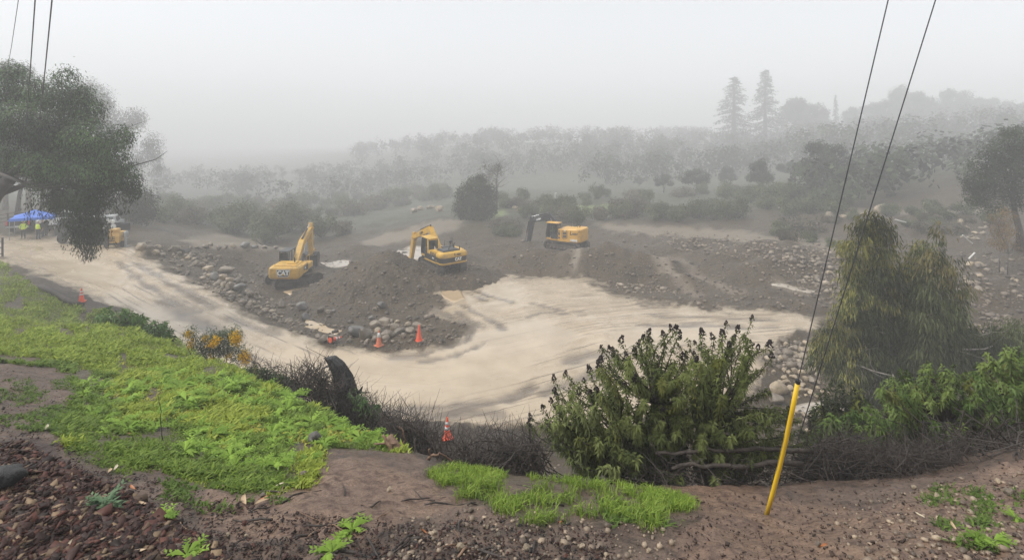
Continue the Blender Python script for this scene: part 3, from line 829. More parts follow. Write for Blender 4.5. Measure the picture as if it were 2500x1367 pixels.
def excavator(name, loc, rz_track, rz_upper, paint, armpaint, J, cab, style, tilt=(0, 0), Lt=4.35, width=2.7):
    root = empty(name, loc)
    root.rotation_euler = (tilt[0], tilt[1], 0)
    belt, frame, idler, sprocket, roller, half, r = track_meshes(Lt, .92, .62)
    gauge = 2.38
    Rt = Matrix.Rotation(rz_track, 4, 'Z'); Ru = Matrix.Rotation(rz_upper, 4, 'Z')
    def under(o, m=None): o.matrix_basis = Rt @ (m if m is not None else Matrix.Identity(4)); return o
    def upper(o): o.matrix_basis = Ru.copy(); return o
    T = Matrix.Translation
    for s in (-1, 1):
        tr = under(mesh_obj('track', frame, root), T((0, s * gauge / 2, 0)))
        mesh_obj('track_belt', belt, tr)
        mesh_obj('sprocket', sprocket, tr, loc=(-half, 0, r)); mesh_obj('idler', idler, tr, loc=(half, 0, r))
        for k in range(7): mesh_obj('roller', roller, tr, loc=(-half * .82 + k * half * .27, 0, .2))
    uc = MB()
    uc.box((0, 0, .62), (1.5, 1.5, .42), bev=.08)
    for sx in (-1, 1):
        for sy in (-1, 1):
            uc.box((sx * .8, sy * .75, .6), (1.0, .42, .3), rot=(0, 0, sx * sy * .5))
    uc.lathe([(.62, .80), (.68, .84), (.68, 1.0), (.62, 1.06)], seg=24)
    under(uc.build('undercarriage', M_TRACK, root))
    w = width / 2
    rear = -2.55
    # deck
    d = MB()
    d.box((-.35, 0, 1.12) if style != 'C' else (-.05, 0, 1.12), (3.9 if style != 'C' else 3.2, width - .12, .16)); d.box((.5, 0, 1.25), (1.4, .9, .3))
    upper(d.build('revolving_deck', M_BLACK if style != 'C' else M_YEL2, root))
    # counterweight: rounded plan
    def cw_plan(w, x0, x1, bulge):
        p = [(x0, -w)]
        for k in range(13):
            a = -math.pi / 2 + math.pi * k / 12
            p.append((x1 - bulge * math.cos(a) ** .8 if math.cos(a) > 0 else x1, w * math.sin(a) ** 1 if abs(k - 6) < 6 else math.copysign(w, math.sin(a))))
        p.append((x0, w))
        return p
    def loft(plans, zs):
        m = MB(); n = len(plans[0]); vs = []
        for p, z in zip(plans, zs): vs += [(q[0], q[1], z) for q in p]
        fs = [tuple(range(n)), tuple(range((len(zs) - 1) * n, len(zs) * n))]
        for i in range(len(zs) - 1):
            for k in range(n):
                j = (k + 1) % n; fs.append((i * n + k, i * n + j, (i + 1) * n + j, (i + 1) * n + k))
        return m.add(vs, fs)
    def superplan(wd, x0, x1, e):
        """half rounded rectangle from x0 (straight) back to x1, e = corner radius"""
        p = [(x0, wd)]
        for k in range(7):
            a = math.pi / 2 * k / 6; p.append((x1 + e - e * math.sin(a), wd - e + e * math.cos(a)))
        for k in range(7):
            a = math.pi / 2 * k / 6; p.append((x1 + e - e * math.cos(a), -wd + e - e * math.sin(a)))
        p.append((x0, -wd)); return p
    if style == 'A':
        zb, zt = .98, 2.06
        cwm = loft([superplan(w - .12, -1.5, rear + .12, .25), superplan(w - .02, -1.5, rear, .3), superplan(w, -1.5, rear - .02, .3), superplan(w - .02, -1.5, rear + .02, .3), superplan(w - .16, -1.5, rear + .14, .25)], [zb, zb + .16, zb + .55, zt - .14, zt])
        cw = upper(cwm.build('counterweight', paint, root))
        pl = MB().add([(rear - .035, .55, 1.82), (rear - .035, -.55, 1.82), (rear - .035, -.43, 1.24), (rear - .035, .43, 1.24), (rear + .2, .55, 1.82), (rear + .2, -.55, 1.82), (rear + .2, -.43, 1.24), (rear + .2, .43, 1.24)], [(0, 1, 2, 3), (4, 7, 6, 5), (0, 4, 5, 1), (1, 5, 6, 2), (2, 6, 7, 3), (3, 7, 4, 0)])
        pl.build('badge_panel', M_BLACK, cw)
        fr = MB()
        q = [(.58, 1.85), (-.58, 1.85), (-.46, 1.21), (.46, 1.21)]
        for i in range(4):
            a, b = q[i], q[(i + 1) % 4]; fr.cyl((rear - .025, a[0], a[1]), (rear - .025, b[0], b[1]), .016, 6)
        fr.build('badge_frame', M_WHITE, cw)
        face_text('lettering', text_mesh('CAT', .56, .012, .03, sx=.9), cw, (0, -1, 0), (0, 0, 1), (rear - .045, 0, 1.53))
        MB().add([(rear - .062, .17, 1.35), (rear - .062, -.17, 1.35), (rear - .062, 0, 1.53), (rear - .05, .17, 1.35), (rear - .05, -.17, 1.35), (rear - .05, 0, 1.53)], [(0, 1, 2), (3, 5, 4), (0, 3, 4, 1), (1, 4, 5, 2), (2, 5, 3, 0)]).build('badge_triangle', M_YEL, cw)
        hood = MB(); hood.box((-1.3, 0, 2.09), (1.7, 2.0, .14), bev=.05); hood.box((-1.3, -.4, 2.2), (.9, .8, .1), bev=.03)
        upper(hood.build('engine_hood', paint, root))
        for s in (1, -1): sp = upper(MB().box((-.75, s * (w - .08), 1.55), (1.55, .1, .82), bev=.03).build('side_panel', paint, root))
        MB().box((-.9, -(w - .015), 1.62), (.55, .03, .34)).build('badge_panel', M_BLACK, sp)
        MB().box((-.3, -(w - .015), 1.55), (.4, .03, .5)).build('vent_grille', M_BLACK, sp)
        face_text('lettering', text_mesh('CAT', .22, .008, .012), sp, (1, 0, 0), (0, 0, 1), (-.9, -(w + .008), 1.62))
    elif style == 'B':
        zb, zm, zt = 1.05, 1.62, 2.12
        cw = upper(loft([superplan(w - .1, -1.5, rear + .1, .35), superplan(w, -1.5, rear, .4), superplan(w, -1.5, rear, .4)], [zb - .1, zb, zb + .1]).build('counterweight', paint, root))
        loft([superplan(w - .02, -1.45, rear + .02, .4), superplan(w - .02, -1.45, rear + .02, .4)], [zb + .1, zm]).build('black_band', M_BLACK, cw)
        loft([superplan(w, -1.5, rear - .02, .42), superplan(w + .02, -1.5, rear - .05, .42), superplan(w - .04, -1.5, rear + .02, .38), superplan(w - .22, -1.5, rear + .22, .3)], [zm, zm + .18, zt - .12, zt]).build('upper_shell', paint, cw)
        face_text('lettering', text_mesh('CAT', .40, .012, .02, sx=.9), cw, (0, -1, 0), (0, 0, 1), (rear - .005, -.35, zb + .34))
        MB().add([(rear - .025, -.35 + .13, zb + .20), (rear - .025, -.35 - .13, zb + .20), (rear - .025, -.35, zb + .34), (rear - .01, -.35 + .13, zb + .20), (rear - .01, -.35 - .13, zb + .20), (rear - .01, -.35, zb + .34)], [(0, 1, 2), (3, 5, 4), (0, 3, 4, 1), (1, 4, 5, 2), (2, 5, 3, 0)]).build('badge_triangle', M_YEL, cw)
        face_text('lettering', text_mesh('L', .34, .01, .012, M_BLACK), cw, (0, -1, 0), (0, 0, 1), (rear - .062, .02, zm + .26))
        face_text('lettering', text_mesh('ASH', .24, .01, .01, M_BLACK), cw, (0, -1, 0), (0, 0, 1), (rear - .062, -.36, zm + .22))
        sd = MB()
        for s in (-1, 1):
            sd.box((-.35, s * (w - .03), zb + .34), (2.3, .06, .56))
        upper(sd.build('black_band', M_BLACK, root))
        sk = MB()
        for s in (-1, 1): sk.box((-.35, s * (w - .02), zb), (2.3, .1, .10))
        upper(sk.build('sill', paint, root))
        hs_ = MB(); hs_.prism([(-1.55, zm), (.35, zm), (.3, 1.9), (-.2, 2.05), (-1.55, zt - .02)], -(w - .1), w - .03)
        hd = upper(hs_.build('engine_housing', paint, root))
        for k in range(3): MB().box((-1.3 + .42 * k, w - .02, 1.80), (.24, .03, .24)).build('vent_grille', M_TRACK, hd)
        ht = MB(); ht.box((-1.55, .15, 2.18), (1.35, 1.85, .14), bev=.05, taper=(.9, .92)); ht.box((-.55, -.3, 2.2), (.5, 1.2, .1), bev=.03)
        upper(ht.build('engine_hood', M_BLACK, root))
        t2 = face_text('lettering', text_mesh('325C', .17, .008, .006), hd, (-1, 0, 0), (0, 0, 1), (-.95, w + .012, zb + .36))
        face_text('lettering', text_mesh('LN', .11, .008, .004, M_YEL), hd, (-1, 0, 0), (0, 0, 1), (-1.55, w + .012, zb + .26))
    else:
        zb, zt = 1.0, 2.45
        cw = upper(loft([superplan(w - .06, -.9, rear + .42, .5), superplan(w, -.9, rear + .34, .5), superplan(w, -.9, rear + .34, .5), superplan(w - .08, -.9, rear + .4, .45)], [zb, zb + .15, zt - .1, zt]).build('counterweight', paint, root))
        face_text('lettering', text_mesh('DEERE', .30, .01, .012), cw, (-1, 0, 0), (0, 0, 1), (-1.42, w + .012, 1.24))
        face_text('lettering', text_mesh('L', .52, .01, .014, M_BLACK, .15), cw, (-1, 0, 0), (0, 0, 1), (-1.08, w + .012, 2.0))
        face_text('lettering', text_mesh('ASH', .34, .01, .01, M_BLACK, .15), cw, (-1, 0, 0), (0, 0, 1), (-1.54, w + .012, 1.95))
        sd = MB(); sd.box((-.35, w - .06, 1.68), (1.15, .1, 1.36), bev=.03); sd.box((.36, w - .06, 1.66), (.28, .1, 1.3), bev=.03)
        sd.box((-.1, -(w - .08), 1.6), (1.6, .1, 1.2), bev=.03); sd.box((-.2, 0, 2.30), (1.5, 2.4, .1), bev=.03)
        sp = upper(sd.build('side_panel', paint, root))
        for (x, z, sx, sz) in ((-.32, 1.95, .42, .26), (-.32, 1.62, .42, .26), (.36, 1.86, .2, .34), (.36, 1.4, .2, .2), (.42, 2.2, .1, .12), (.28, 2.2, .1, .12)):
            MB().box((x, w, z), (sx, .03, sz)).build('vent_grille', M_TRACK, sp)
        fr = MB()
        for (a, b) in (((-.62, 1.4), (-.62, 2.2)), ((-.02, 1.4), (-.02, 2.2)), ((-.62, 1.4), (-.02, 1.4)), ((-.62, 2.2), (-.02, 2.2))): fr.cyl((a[0], w, a[1]), (b[0], w, b[1]), .02, 6)
        fr.build('door_seam', M_DGREY, sp)
        MB().box((-.35, w + .005, 2.25), (.22, .02, .09)).build('badge', M_WHITE, sp)
    # exhaust, rails, mirrors on the hood
    ex = MB().cyl((-1.35, -.55, 2.1), (-1.35, -.55, 2.55), .06, 10); ex.cyl((-1.35, -.55, 2.55), (-1.5, -.55, 2.68), .06, 10)
    upper(ex.build('exhaust_pipe', M_BLACK, root))
    if style != 'A':
        rl = MB()
        for (x, y) in ((-.2, -.9), (-.5, -.9)): rl.cyl((x, y, 1.9), (x, y, 3.0), .022, 6)
        upper(rl.build('antenna', M_BLACK, root))
        mr = MB().cyl((-1.2, -.2, 2.2), (-1.3, -.2, 2.75), .03, 6); mr.box((-1.34, -.2, 2.82), (.12, .3, .2), bev=.03)
        upper(mr.build('mirror', M_BLACK, root))
        for (hx, hy, hz_) in ((-2.0, -.8, 2.45), (-1.9, .3, 2.4)): upper(MB().cyl((hx, hy, 2.05), (hx, hy, hz_), .045, 8).build('hood_pipe', M_BLACK, root))
    hr = MB()
    for s in ((1.35, -1.0), (.4, -1.0)): hr.cyl((s[0], s[1], 1.7), (s[0], s[1], 2.35), .022, 6)
    hr.cyl((1.35, -1.0, 2.35), (.4, -1.0, 2.35), .022, 6)
    upper(hr.build('handrail', M_BLACK if style != 'A' else paint, root))
    tb = MB(); tb.box((.56, -.875, 1.48), (1.9, .85, .55), bev=.05)
    upper(tb.build('tool_box', paint, root))
    # cab: pillars, panels, roof, panes
    x0, x1, y0, y1, z0, z1 = cab
    yc = (y0 + y1) / 2
    fb = MB()
    prof = [(x0, z0), (x1 - .05, z0), (x1 + .04, z0 + .55), (x1 - .18, z1), (x0, z1)]
    rp = .05
    pill = M_BLACK if style != 'A' else M_DGREY
    for y in (y0 + .03, y1 - .03):
        fb.cyl((x0 + .04, y, z0), (x0 + .04, y, z1), rp, 8); fb.cyl((x1 + .0, y, z0), (x1 + .04, y, z0 + .55), rp, 8); fb.cyl((x1 + .04, y, z0 + .55), (x1 - .18, y, z1), rp, 8)
        fb.cyl(((x0 + x1) / 2 - .1, y, z0), ((x0 + x1) / 2 - .1, y, z1), rp * .9, 8)
    cabo = upper(fb.build('cab', pill, root))
    MB().box(((x0 + x1) / 2 - .05, yc, z1 + .03), (x1 - x0 + .1, y1 - y0 + .04, .12), bev=.05).build('roof', paint if style != 'A' else M_DGREY, cabo)
    MB().box(((x0 + x1) / 2, yc, z0 + .02), (x1 - x0, y1 - y0, .14)).build('floor', paint, cabo)
    bk = MB(); bk.box((x0 + .02, yc, z0 + .35), (.05, y1 - y0 - .05, .7))
    bk.build('back_panel', paint, cabo)
    MB().box((x0 + .01, yc, z1 - .42), (.02, y1 - y0 - .2, .62)).build('rear_window', M_CLEAR, cabo)
    if style == 'B':
        MB().box((x0 + .01, yc, z1 - .05), (.06, y1 - y0, .12)).build('rear_header', paint, cabo)
        MB().box((x0 + .3, y1 - .03, (z0 + z1) / 2), (.28, .04, z1 - z0)).build('rear_pillar_panel', paint, cabo)
        dr = MB(); dr.box((x0 + .65, y1 + .03, z0 + .45), (.45, .06, .9), bev=.02)
        dr.build('open_door', M_BLACK, cabo)
        MB().box((x0 + 1.2, yc + .1, z0 + .45), (.35, .4, .55), bev=.04).build('red_fuel_can', M_RED, cabo)
    if style == 'C':
        MB().box((x0 + .45, y1 - .02, z0 + .3), (.75, .04, .6)).build('lower_door_panel', M_GLASS, cabo)
    if style == 'A':
        MB().box((x0 - .01, yc, z0 + .5), (.03, y1 - y0 - .1, 1.0)).build('rear_glass', M_GLASS, cabo)
        MB().box(((x0 + x1) / 2, y1 - .01, z0 + .8), (x1 - x0 - .2, .02, 1.2)).build('side_glass', M_GLASS, cabo)
    else:
        for y in (y1 - .02, y0 + .02):
            MB().prism([(x0 + .95, z0 + .15), (x1 - .02, z0 + .15), (x1 + .02, z0 + .55), (x1 - .2, z1 - .05), (x0 + .95, z1 - .05)], y - .008, y + .008).build('side_window', M_CLEAR, cabo)
            if style == 'C': MB().box((x0 + .45, y, (z0 + z1) / 2 + .25), (.7, .016, (z1 - z0) * .62)).build('door_window', M_CLEAR, cabo)
        MB().prism([(x1 + .0, z0 + .1), (x1 + .05, z0 + .55), (x1 - .17, z1 - .05), (x1 - .19, z1 - .05), (x1 + .03, z0 + .55), (x1 - .02, z0 + .1)], y0 + .06, y1 - .06).build('windscreen', M_CLEAR, cabo)
    seat = MB(); seat.box((x0 + .55, yc, z0 + .45), (.5, .5, .16), bev=.05); seat.box((x0 + .33, yc, z0 + .85), (.14, .48, .75), rot=(0, -.15, 0), bev=.05)
    seat.build('seat', M_RUBBER, cabo)
    # working arm
    foot, bend, tip, end = J['foot'], J['bend'], J['tip'], J['end']
    pts = [foot, lerp2(foot, bend, .55), bend, lerp2(bend, tip, .5), tip]
    m1 = lerp2(foot, bend, .6); 
    mb = MB(); mb.prism(arm_poly(pts, [.34, .50, .60, .50, .32]), -.24, .24)
    mb.cyl((foot[0], -.34, foot[1]), (foot[0], .34, foot[1]), .13, 12); mb.cyl((tip[0], -.3, tip[1]), (tip[0], .3, tip[1]), .13, 12)
    for yy in (-.13, .13):   # hydraulic lines along the top
        up = [(p[0] - .0, yy, p[1] + .34) for p in pts[1:-1]]; mb.tube(up, .025, 6)
    boom = upper(mb.build('boom', armpaint, root))
    dv = Vector((end[0] - tip[0], end[1] - tip[1])); dl = dv.length; dv.normalize(); nv = Vector((-dv.y, dv.x))
    if nv.x < 0 and abs(nv.x) > .3: nv = -nv
    # stick: heel above the pin, tapered to the end; outline in arm plane
    heel = (tip[0] - dv.x * .55 + nv.x * .10, tip[1] - dv.y * .55 + nv.y * .10)
    sp_ = [heel, (tip[0], tip[1]), lerp2(tip, end, .35), end]
    mb = MB(); mb.prism(arm_poly(sp_, [.24, .56, .50, .28]), -.19, .19)
    mb.cyl((end[0], -.26, end[1]), (end[0], .26, end[1]), .10, 12)
    stick = upper(mb.build('stick', armpaint, root))
    def cyl(nm, a, b, ysh, r=.085, frac=.55, mat=M_BLACK):
        A = Vector((a[0], ysh, a[1])); B = Vector((b[0], ysh, b[1])); Mi = A + (B - A) * frac
        o = upper(MB().cyl(A, Mi, r, 12).build(nm, mat, root))
        MB().cyl(Mi, B, r * .58, 10).build('rod', M_STEEL, o)
        return o
    for s in (-1, 1):
        cyl('boom_cylinder', (foot[0] + .75, foot[1] - .25), lerp2(foot, bend, .88), s * .36, .085, .55)
    cyl('stick_cylinder', (bend[0], bend[1] + .40), heel, 0, .085, .6, M_BLACK)
    cyl('bucket_cylinder', (tip[0] + nv.x * .42 + dv.x * .1, tip[1] + nv.y * .42 + dv.y * .1), (end[0] - dv.x * .5 + nv.x * .5, end[1] - dv.y * .5 + nv.y * .5), 0, .075, .6)
    lk = MB(); e2 = (end[0] - dv.x * .5 + nv.x * .5, end[1] - dv.y * .5 + nv.y * .5)
    for s in (-.2, .2): lk.cyl((end[0] - dv.x * .5, s, end[1] - dv.y * .5), (e2[0], s, e2[1]), .05, 8); lk.cyl((e2[0], s, e2[1]), (end[0] + nv.x * .42 + dv.x * .05, s, end[1] + nv.y * .42 + dv.y * .05), .05, 8)
    upper(lk.build('linkage', armpaint, root))
    # bucket: curled back plate, side plates and teeth, hung from the stick end
    ba = J.get('bucket', 0.0)
    bw = .6
    prof = [(-.15, .12), (.35, .12), (.62, -.1), (.72, -.5), (.55, -.9), (.1, -1.15), (-.45, -1.15)]
    inner = [(p[0] * .92 - .03, p[1] * .93 + .0) for p in prof]
    bk = MB(); bk.prism(prof + inner[::-1], -bw, bw)
    for s in (-1, 1): bk.prism([(-.15, .12), (.35, .12), (.62, -.1), (.72, -.5), (.55, -.9), (.1, -1.15), (-.45, -1.15), (-.3, -.6)], s * bw - .025, s * bw + .025)
    bo = bk.build('bucket', M_DGREY, root)
    Mb = Ru @ T((end[0], 0, end[1])) @ Matrix.Rotation(ba, 4, 'Y')
    bo.matrix_basis = Mb
    tooth = MB().box((-.58, 0, -1.14), (.28, .11, .09), taper=(.8, .8)).mesh('tooth', M_STEEL)
    for k in range(5): mesh_obj('tooth', tooth, bo, loc=(0, -.5 + .25 * k, 0))
    return root, boom, Ru

def surf1(x, y): return float(surf_z(np.array([x]), np.array([y]))[0])
def pxd(px, Y): return (px - PX0) / F * Y

# small excavator in the pit
xa, ya = pxd(716, 47.5), 47.5
EA = (xa, ya, surf1(xa, ya))
ea, boomA, RA = excavator('excavator', EA, math.radians(44), math.radians(94), M_YEL, M_YEL,
    dict(foot=(.55, 1.75), bend=(2.2, 3.3), tip=(4.7, 4.3), end=(5.05, 1.5), bucket=-.5), (.05, 1.75, .42, 1.32, 1.2, 2.85), 'A', tilt=(0, math.radians(1)))
tag(ea, 'yellow excavator in the pit, CAT badge on its counterweight, arm bent over its bucket', 'excavator', 'excavators at work in the wash')
# excavator on the shoulder of the soil pile
EB = (PB[0], PB[1], surf1(PB[0], PB[1]) - .03)
eb, boomB, RB = excavator('excavator', EB, math.radians(124), math.radians(126), M_YEL, M_YEL,
    dict(foot=(.5, 1.75), bend=(2.4, 3.45), tip=(6.2, 2.0), end=(7.1, -.9), bucket=.2), (.05, 1.75, .42, 1.36, 1.25, 2.98), 'B', tilt=(math.radians(1.5), 0), width=2.9, Lt=4.5)
eb.scale = (.91, .91, .91)
tag(eb, 'yellow excavator with black counterweight band on the shoulder of the soil pile', 'excavator', 'excavators at work in the wash')
b0 = Vector((3.6, 0, 2.98)); 
face_text('lettering', text_mesh('LASH', .34, .01, .012, M_BLACK), boomB, Vector((-3.8, 0, 1.45)).normalized(), Vector((1.45, 0, 3.8)).normalized(), (4.0, .255, 2.84))
# excavator with dark arm on the bench
xc, yc_ = pxd(1384, 58.5), 58.5
EC = (xc, yc_, surf1(xc, yc_))
ec, boomC, RCm = excavator('excavator', EC, math.radians(146), math.radians(150), M_YEL2, M_DGREY,
    dict(foot=(.35, 1.75), bend=(2.1, 3.55), tip=(4.5, 2.75), end=(5.0, -.2), bucket=.3), (.55, 1.95, .42, 1.36, 1.2, 2.95), 'C', width=2.75, Lt=4.3)
tag(ec, 'yellow excavator with dark grey arm digging on the bench', 'excavator', 'excavators at work in the wash')
face_text('lettering', text_mesh('LASH', .27, .01, .012), boomC, Vector((-2.4, 0, .8)).normalized(), Vector((.8, 0, 2.4)).normalized(), (3.5, .255, 3.09))
# ------------------------------------------------------------------ traffic cones
M_CONE = solid('orange_cone_plastic', (.80, .10, .035), .45, dirt=.3, dirt_c=(.4, .2, .12))
M_BAND = solid('white_reflective_band', (.75, .75, .73), .35, dirt=.25)
M_CONE_DIRTY = solid('weathered_orange_plastic', (.62, .16, .07), .55, dirt=.45, dirt_c=(.35, .26, .18))
CONE_CACHE = {}
def cone_meshes(base_black, bands, dirty):
    key = (base_black, bands, dirty)
    if key in CONE_CACHE: return CONE_CACHE[key]
    m = M_CONE_DIRTY if dirty else M_CONE
    b = MB().box((0, 0, .02), (.36, .36, .04), bev=.012)
    body = MB().lathe([(.145, .035), (.125, .06), (.03, .69), (.022, .71), (.012, .70), (.10, .06)], seg=20)
    bm_ = []
    for (z0, z1) in bands:
        r = lambda z: .125 + (z - .06) * (.03 - .125) / .63
        bm_.append(MB().lathe([(r(z0) + .001, z0), (r(z0) + .004, z0 + .002), (r(z1) + .004, z1 - .002), (r(z1) + .001, z1)], seg=20).mesh('band', M_BAND, True))
    CONE_CACHE[key] = (b.mesh('base', M_RUBBER if base_black else m), body.mesh('cone_body', m, True), bm_)
    return CONE_CACHE[key]
def cone(px, py, label, s=1.0, bands=((.30, .40), (.47, .56)), black=False, dirty=False, lying=None, lift=0.0):
    x, y, z = px_ground(px, py)
    r = empty('traffic_cone', (x[0], y[0], z[0] + lift), random.random() * 6)
    b, c, bb = cone_meshes(black, bands, dirty)
    bo = mesh_obj('base', b, r); co_ = mesh_obj('cone_body', c, r)
    for m in bb: mesh_obj('reflective_band', m, co_)
    r.scale = (s, s, s)
    if lying is not None:
        r.rotation_euler = lying; r.location.z += .17 * s
    tag(r, label, 'traffic cone', 'traffic cones along the mud road')
    return r
cone(1092, 1069, 'orange cone with two white bands standing behind the dark brush', s=1.05)
cone(925, 844, 'weathered faded orange cone standing in front of the boulders', dirty=True, bands=((.40, .60),), s=1.15)
cone(1023, 831, 'plain bright orange cone standing at the boulder heap', bands=(), s=1.2)
cone(199, 737, 'orange cone with white bands beside the fallen log', bands=((.36, .43), (.50, .57)), s=1.08)
cn = cone(806, 839, 'fallen orange cone lying with its black base towards the road', black=True, bands=((.28, .38), (.46, .55)), s=1.12)
cn.rotation_euler = Vector((.50, .86, -.10)).to_track_quat('Z', 'Y').to_euler(); cn.location.z += .19
MB().lathe([(.10, -.012), (.128, -.010), (.128, -.003), (.10, -.002)], seg=20).build('hollow_rim', M_CONE, cn)
# cone half hidden in the bushes on the bank
x = pxd(398, 17.0); cz = CZ - (815 - PY0) / F * 17.0
r = copy_tree(cn); r.rotation_euler = (0, 0, .4); r.scale = (1, 1, 1); r.location = (x, 17.0, float(ground_z(np.array([x]), np.array([17.0]))[0]) - .05)
tag(r, 'orange and white cone half hidden in the leafy bank', 'traffic cone', 'traffic cones along the mud road')

# ------------------------------------------------------------------ people
M_SKIN = solid('skin', (.42, .24, .16), .55)
M_HIVIS = solid('hi_vis_yellow_cloth', (.62, .80, .06), .7)
M_DARKCLOTH = solid('dark_rain_cloth', (.022, .026, .034), .7)
M_NAVY = solid('navy_trousers', (.030, .040, .060), .75)
M_HATW = solid('white_hard_hat', (.70, .72, .70), .35)
M_BOOT = solid('black_boots', (.02, .018, .016), .6)
def skin_body(name, nodes, edges, mats, seg_mat, sub=2):
    """nodes: {key:(pos, radius)}; one continuous skinned surface; each face takes the cloth of its nearest bone"""
    keys = list(nodes); idx = {k: i for i, k in enumerate(keys)}
    me = bpy.data.meshes.new(name)
    me.from_pydata([nodes[k][0] for k in keys], [(idx[a], idx[b]) for a, b in edges], [])
    ob = bpy.data.objects.new(name, me); COL.objects.link(ob)
    md = ob.modifiers.new('skin', 'SKIN')
    if not me.skin_vertices: 
        bm = bmesh.new(); bm.from_mesh(me); bm.verts.layers.skin.verify(); bm.to_mesh(me); bm.free()
    for i, k in enumerate(keys):
        r = nodes[k][1]; sv = me.skin_vertices[0].data[i]
        sv.radius = (r, r) if not hasattr(r, '__len__') else r
        sv.use_root = (k == 'pelvis')
    ob.modifiers.new('sub', 'SUBSURF').levels = sub
    ob.modifiers['sub'].render_levels = sub
    dg = bpy.context.evaluated_depsgraph_get()
    m2 = bpy.data.meshes.new_from_object(ob.evaluated_get(dg)); m2.name = name
    bpy.data.objects.remove(ob)
    m2.materials.clear()
    for m in mats: m2.materials.append(m)
    segs = [(Vector(nodes[a][0]), Vector(nodes[b][0]), seg_mat.get(b, 0)) for a, b in edges]
    for p in m2.polygons:
        c = p.center; best = 1e9
        for a, b, mi in segs:
            t = max(0, min(1, (c - a).dot(b - a) / max((b - a).length_squared, 1e-9)))
            d = (c - a - (b - a) * t).length
            if d < best: best = d; p.material_index = mi
        p.use_smooth = True
    return m2
STAND = lambda la, ra: ({
    'pelvis': ((0, 0, .95), (.15, .11)), 'waist': ((0, 0, 1.10), (.145, .10)), 'chest': ((0, .0, 1.32), (.165, .115)), 'neckb': ((0, 0, 1.46), (.075, .07)), 'neck': ((0, .01, 1.53), (.055, .055)),
    'jaw': ((0, .03, 1.59), (.068, .075)), 'head': ((0, .015, 1.68), (.082, .098)), 'crown': ((0, 0, 1.76), (.06, .07)),
    'shl': ((.17, 0, 1.43), .062), 'ell': (la[0], .047), 'wrl': (la[1], .034), 'hal': (la[2], (.040, .022)),
    'shr': ((-.17, 0, 1.43), .062), 'elr': (ra[0], .047), 'wrr': (ra[1], .034), 'har': (ra[2], (.040, .022)),
    'hil': ((.09, 0, .88), .095), 'knl': ((.10, .02, .50), .065), 'anl': ((.11, -.01, .10), .048), 'tol': ((.13, .14, .045), (.045, .035)),
    'hir': ((-.09, 0, .88), .095), 'knr': ((-.10, .01, .50), .065), 'anr': ((-.12, -.02, .10), .048), 'tor': ((-.14, .13, .045), (.045, .035)),
})
BONES = [('pelvis', 'waist'), ('waist', 'chest'), ('chest', 'neckb'), ('neckb', 'neck'), ('neck', 'jaw'), ('jaw', 'head'), ('head', 'crown'),
         ('chest', 'shl'), ('shl', 'ell'), ('ell', 'wrl'), ('wrl', 'hal'), ('chest', 'shr'), ('shr', 'elr'), ('elr', 'wrr'), ('wrr', 'har'),
         ('pelvis', 'hil'), ('hil', 'knl'), ('knl', 'anl'), ('anl', 'tol'), ('pelvis', 'hir'), ('hir', 'knr'), ('knr', 'anr'), ('anr', 'tor')]
def hand_fingers(r, at, side):
    """four fingers and a thumb, each its own short bent chain rooted in the palm"""
    m = MB()
    for k in range(4):
        o = -.026 + .0175 * k; L = (.055, .068, .064, .05)[k]
        m.tube([(at[0], at[1] + o, at[2] - .02), (at[0] + side * .004, at[1] + o, at[2] - .03 - L * .5), (at[0] - side * .01, at[1] + o + .01, at[2] - .03 - L)], [.0095, .009, .007], 6)
    m.tube([(at[0], at[1] + .03, at[2] + .01), (at[0] - side * .012, at[1] + .05, at[2] - .02), (at[0] - side * .02, at[1] + .055, at[2] - .045)], [.011, .010, .008], 6)
    return m.build('fingers', M_SKIN, r, smooth=True)
DOWN = (((.25, 0, 1.16), (.27, .05, .92), (.27, .07, .82)), ((-.25, 0, 1.16), (-.27, .05, .92), (-.27, .07, .82)))
POCK = (((.29, -.03, 1.17), (.22, .10, .98), (.17, .13, .93)), ((-.29, -.03, 1.17), (-.22, .10, .98), (-.17, .13, .93)))
def face_parts(r):
    """eyes, nose, mouth, ears on the head (faces +y)"""
    f = MB()
    f.add([(-.012, .108, 1.665), (.012, .108, 1.665), (0, .135, 1.655), (0, .105, 1.70)], [(0, 1, 2), (1, 3, 2), (3, 0, 2), (0, 3, 1)])
    f.build('nose', M_SKIN, r)
    for s in (-1, 1):
        MB().lathe([(.004, -.004), (.011, 0), (.004, .004)], (s * .032, .103, 1.69), 8, 'y').build('eye', M_BLACK, r)
        MB().lathe([(.010, -.01), (.024, 0), (.010, .01)], (s * .088, .01, 1.675), 8, 'x').build('ear', M_SKIN, r)
    MB().box((0, .102, 1.615), (.045, .01, .010)).build('mouth', M_RED, r)
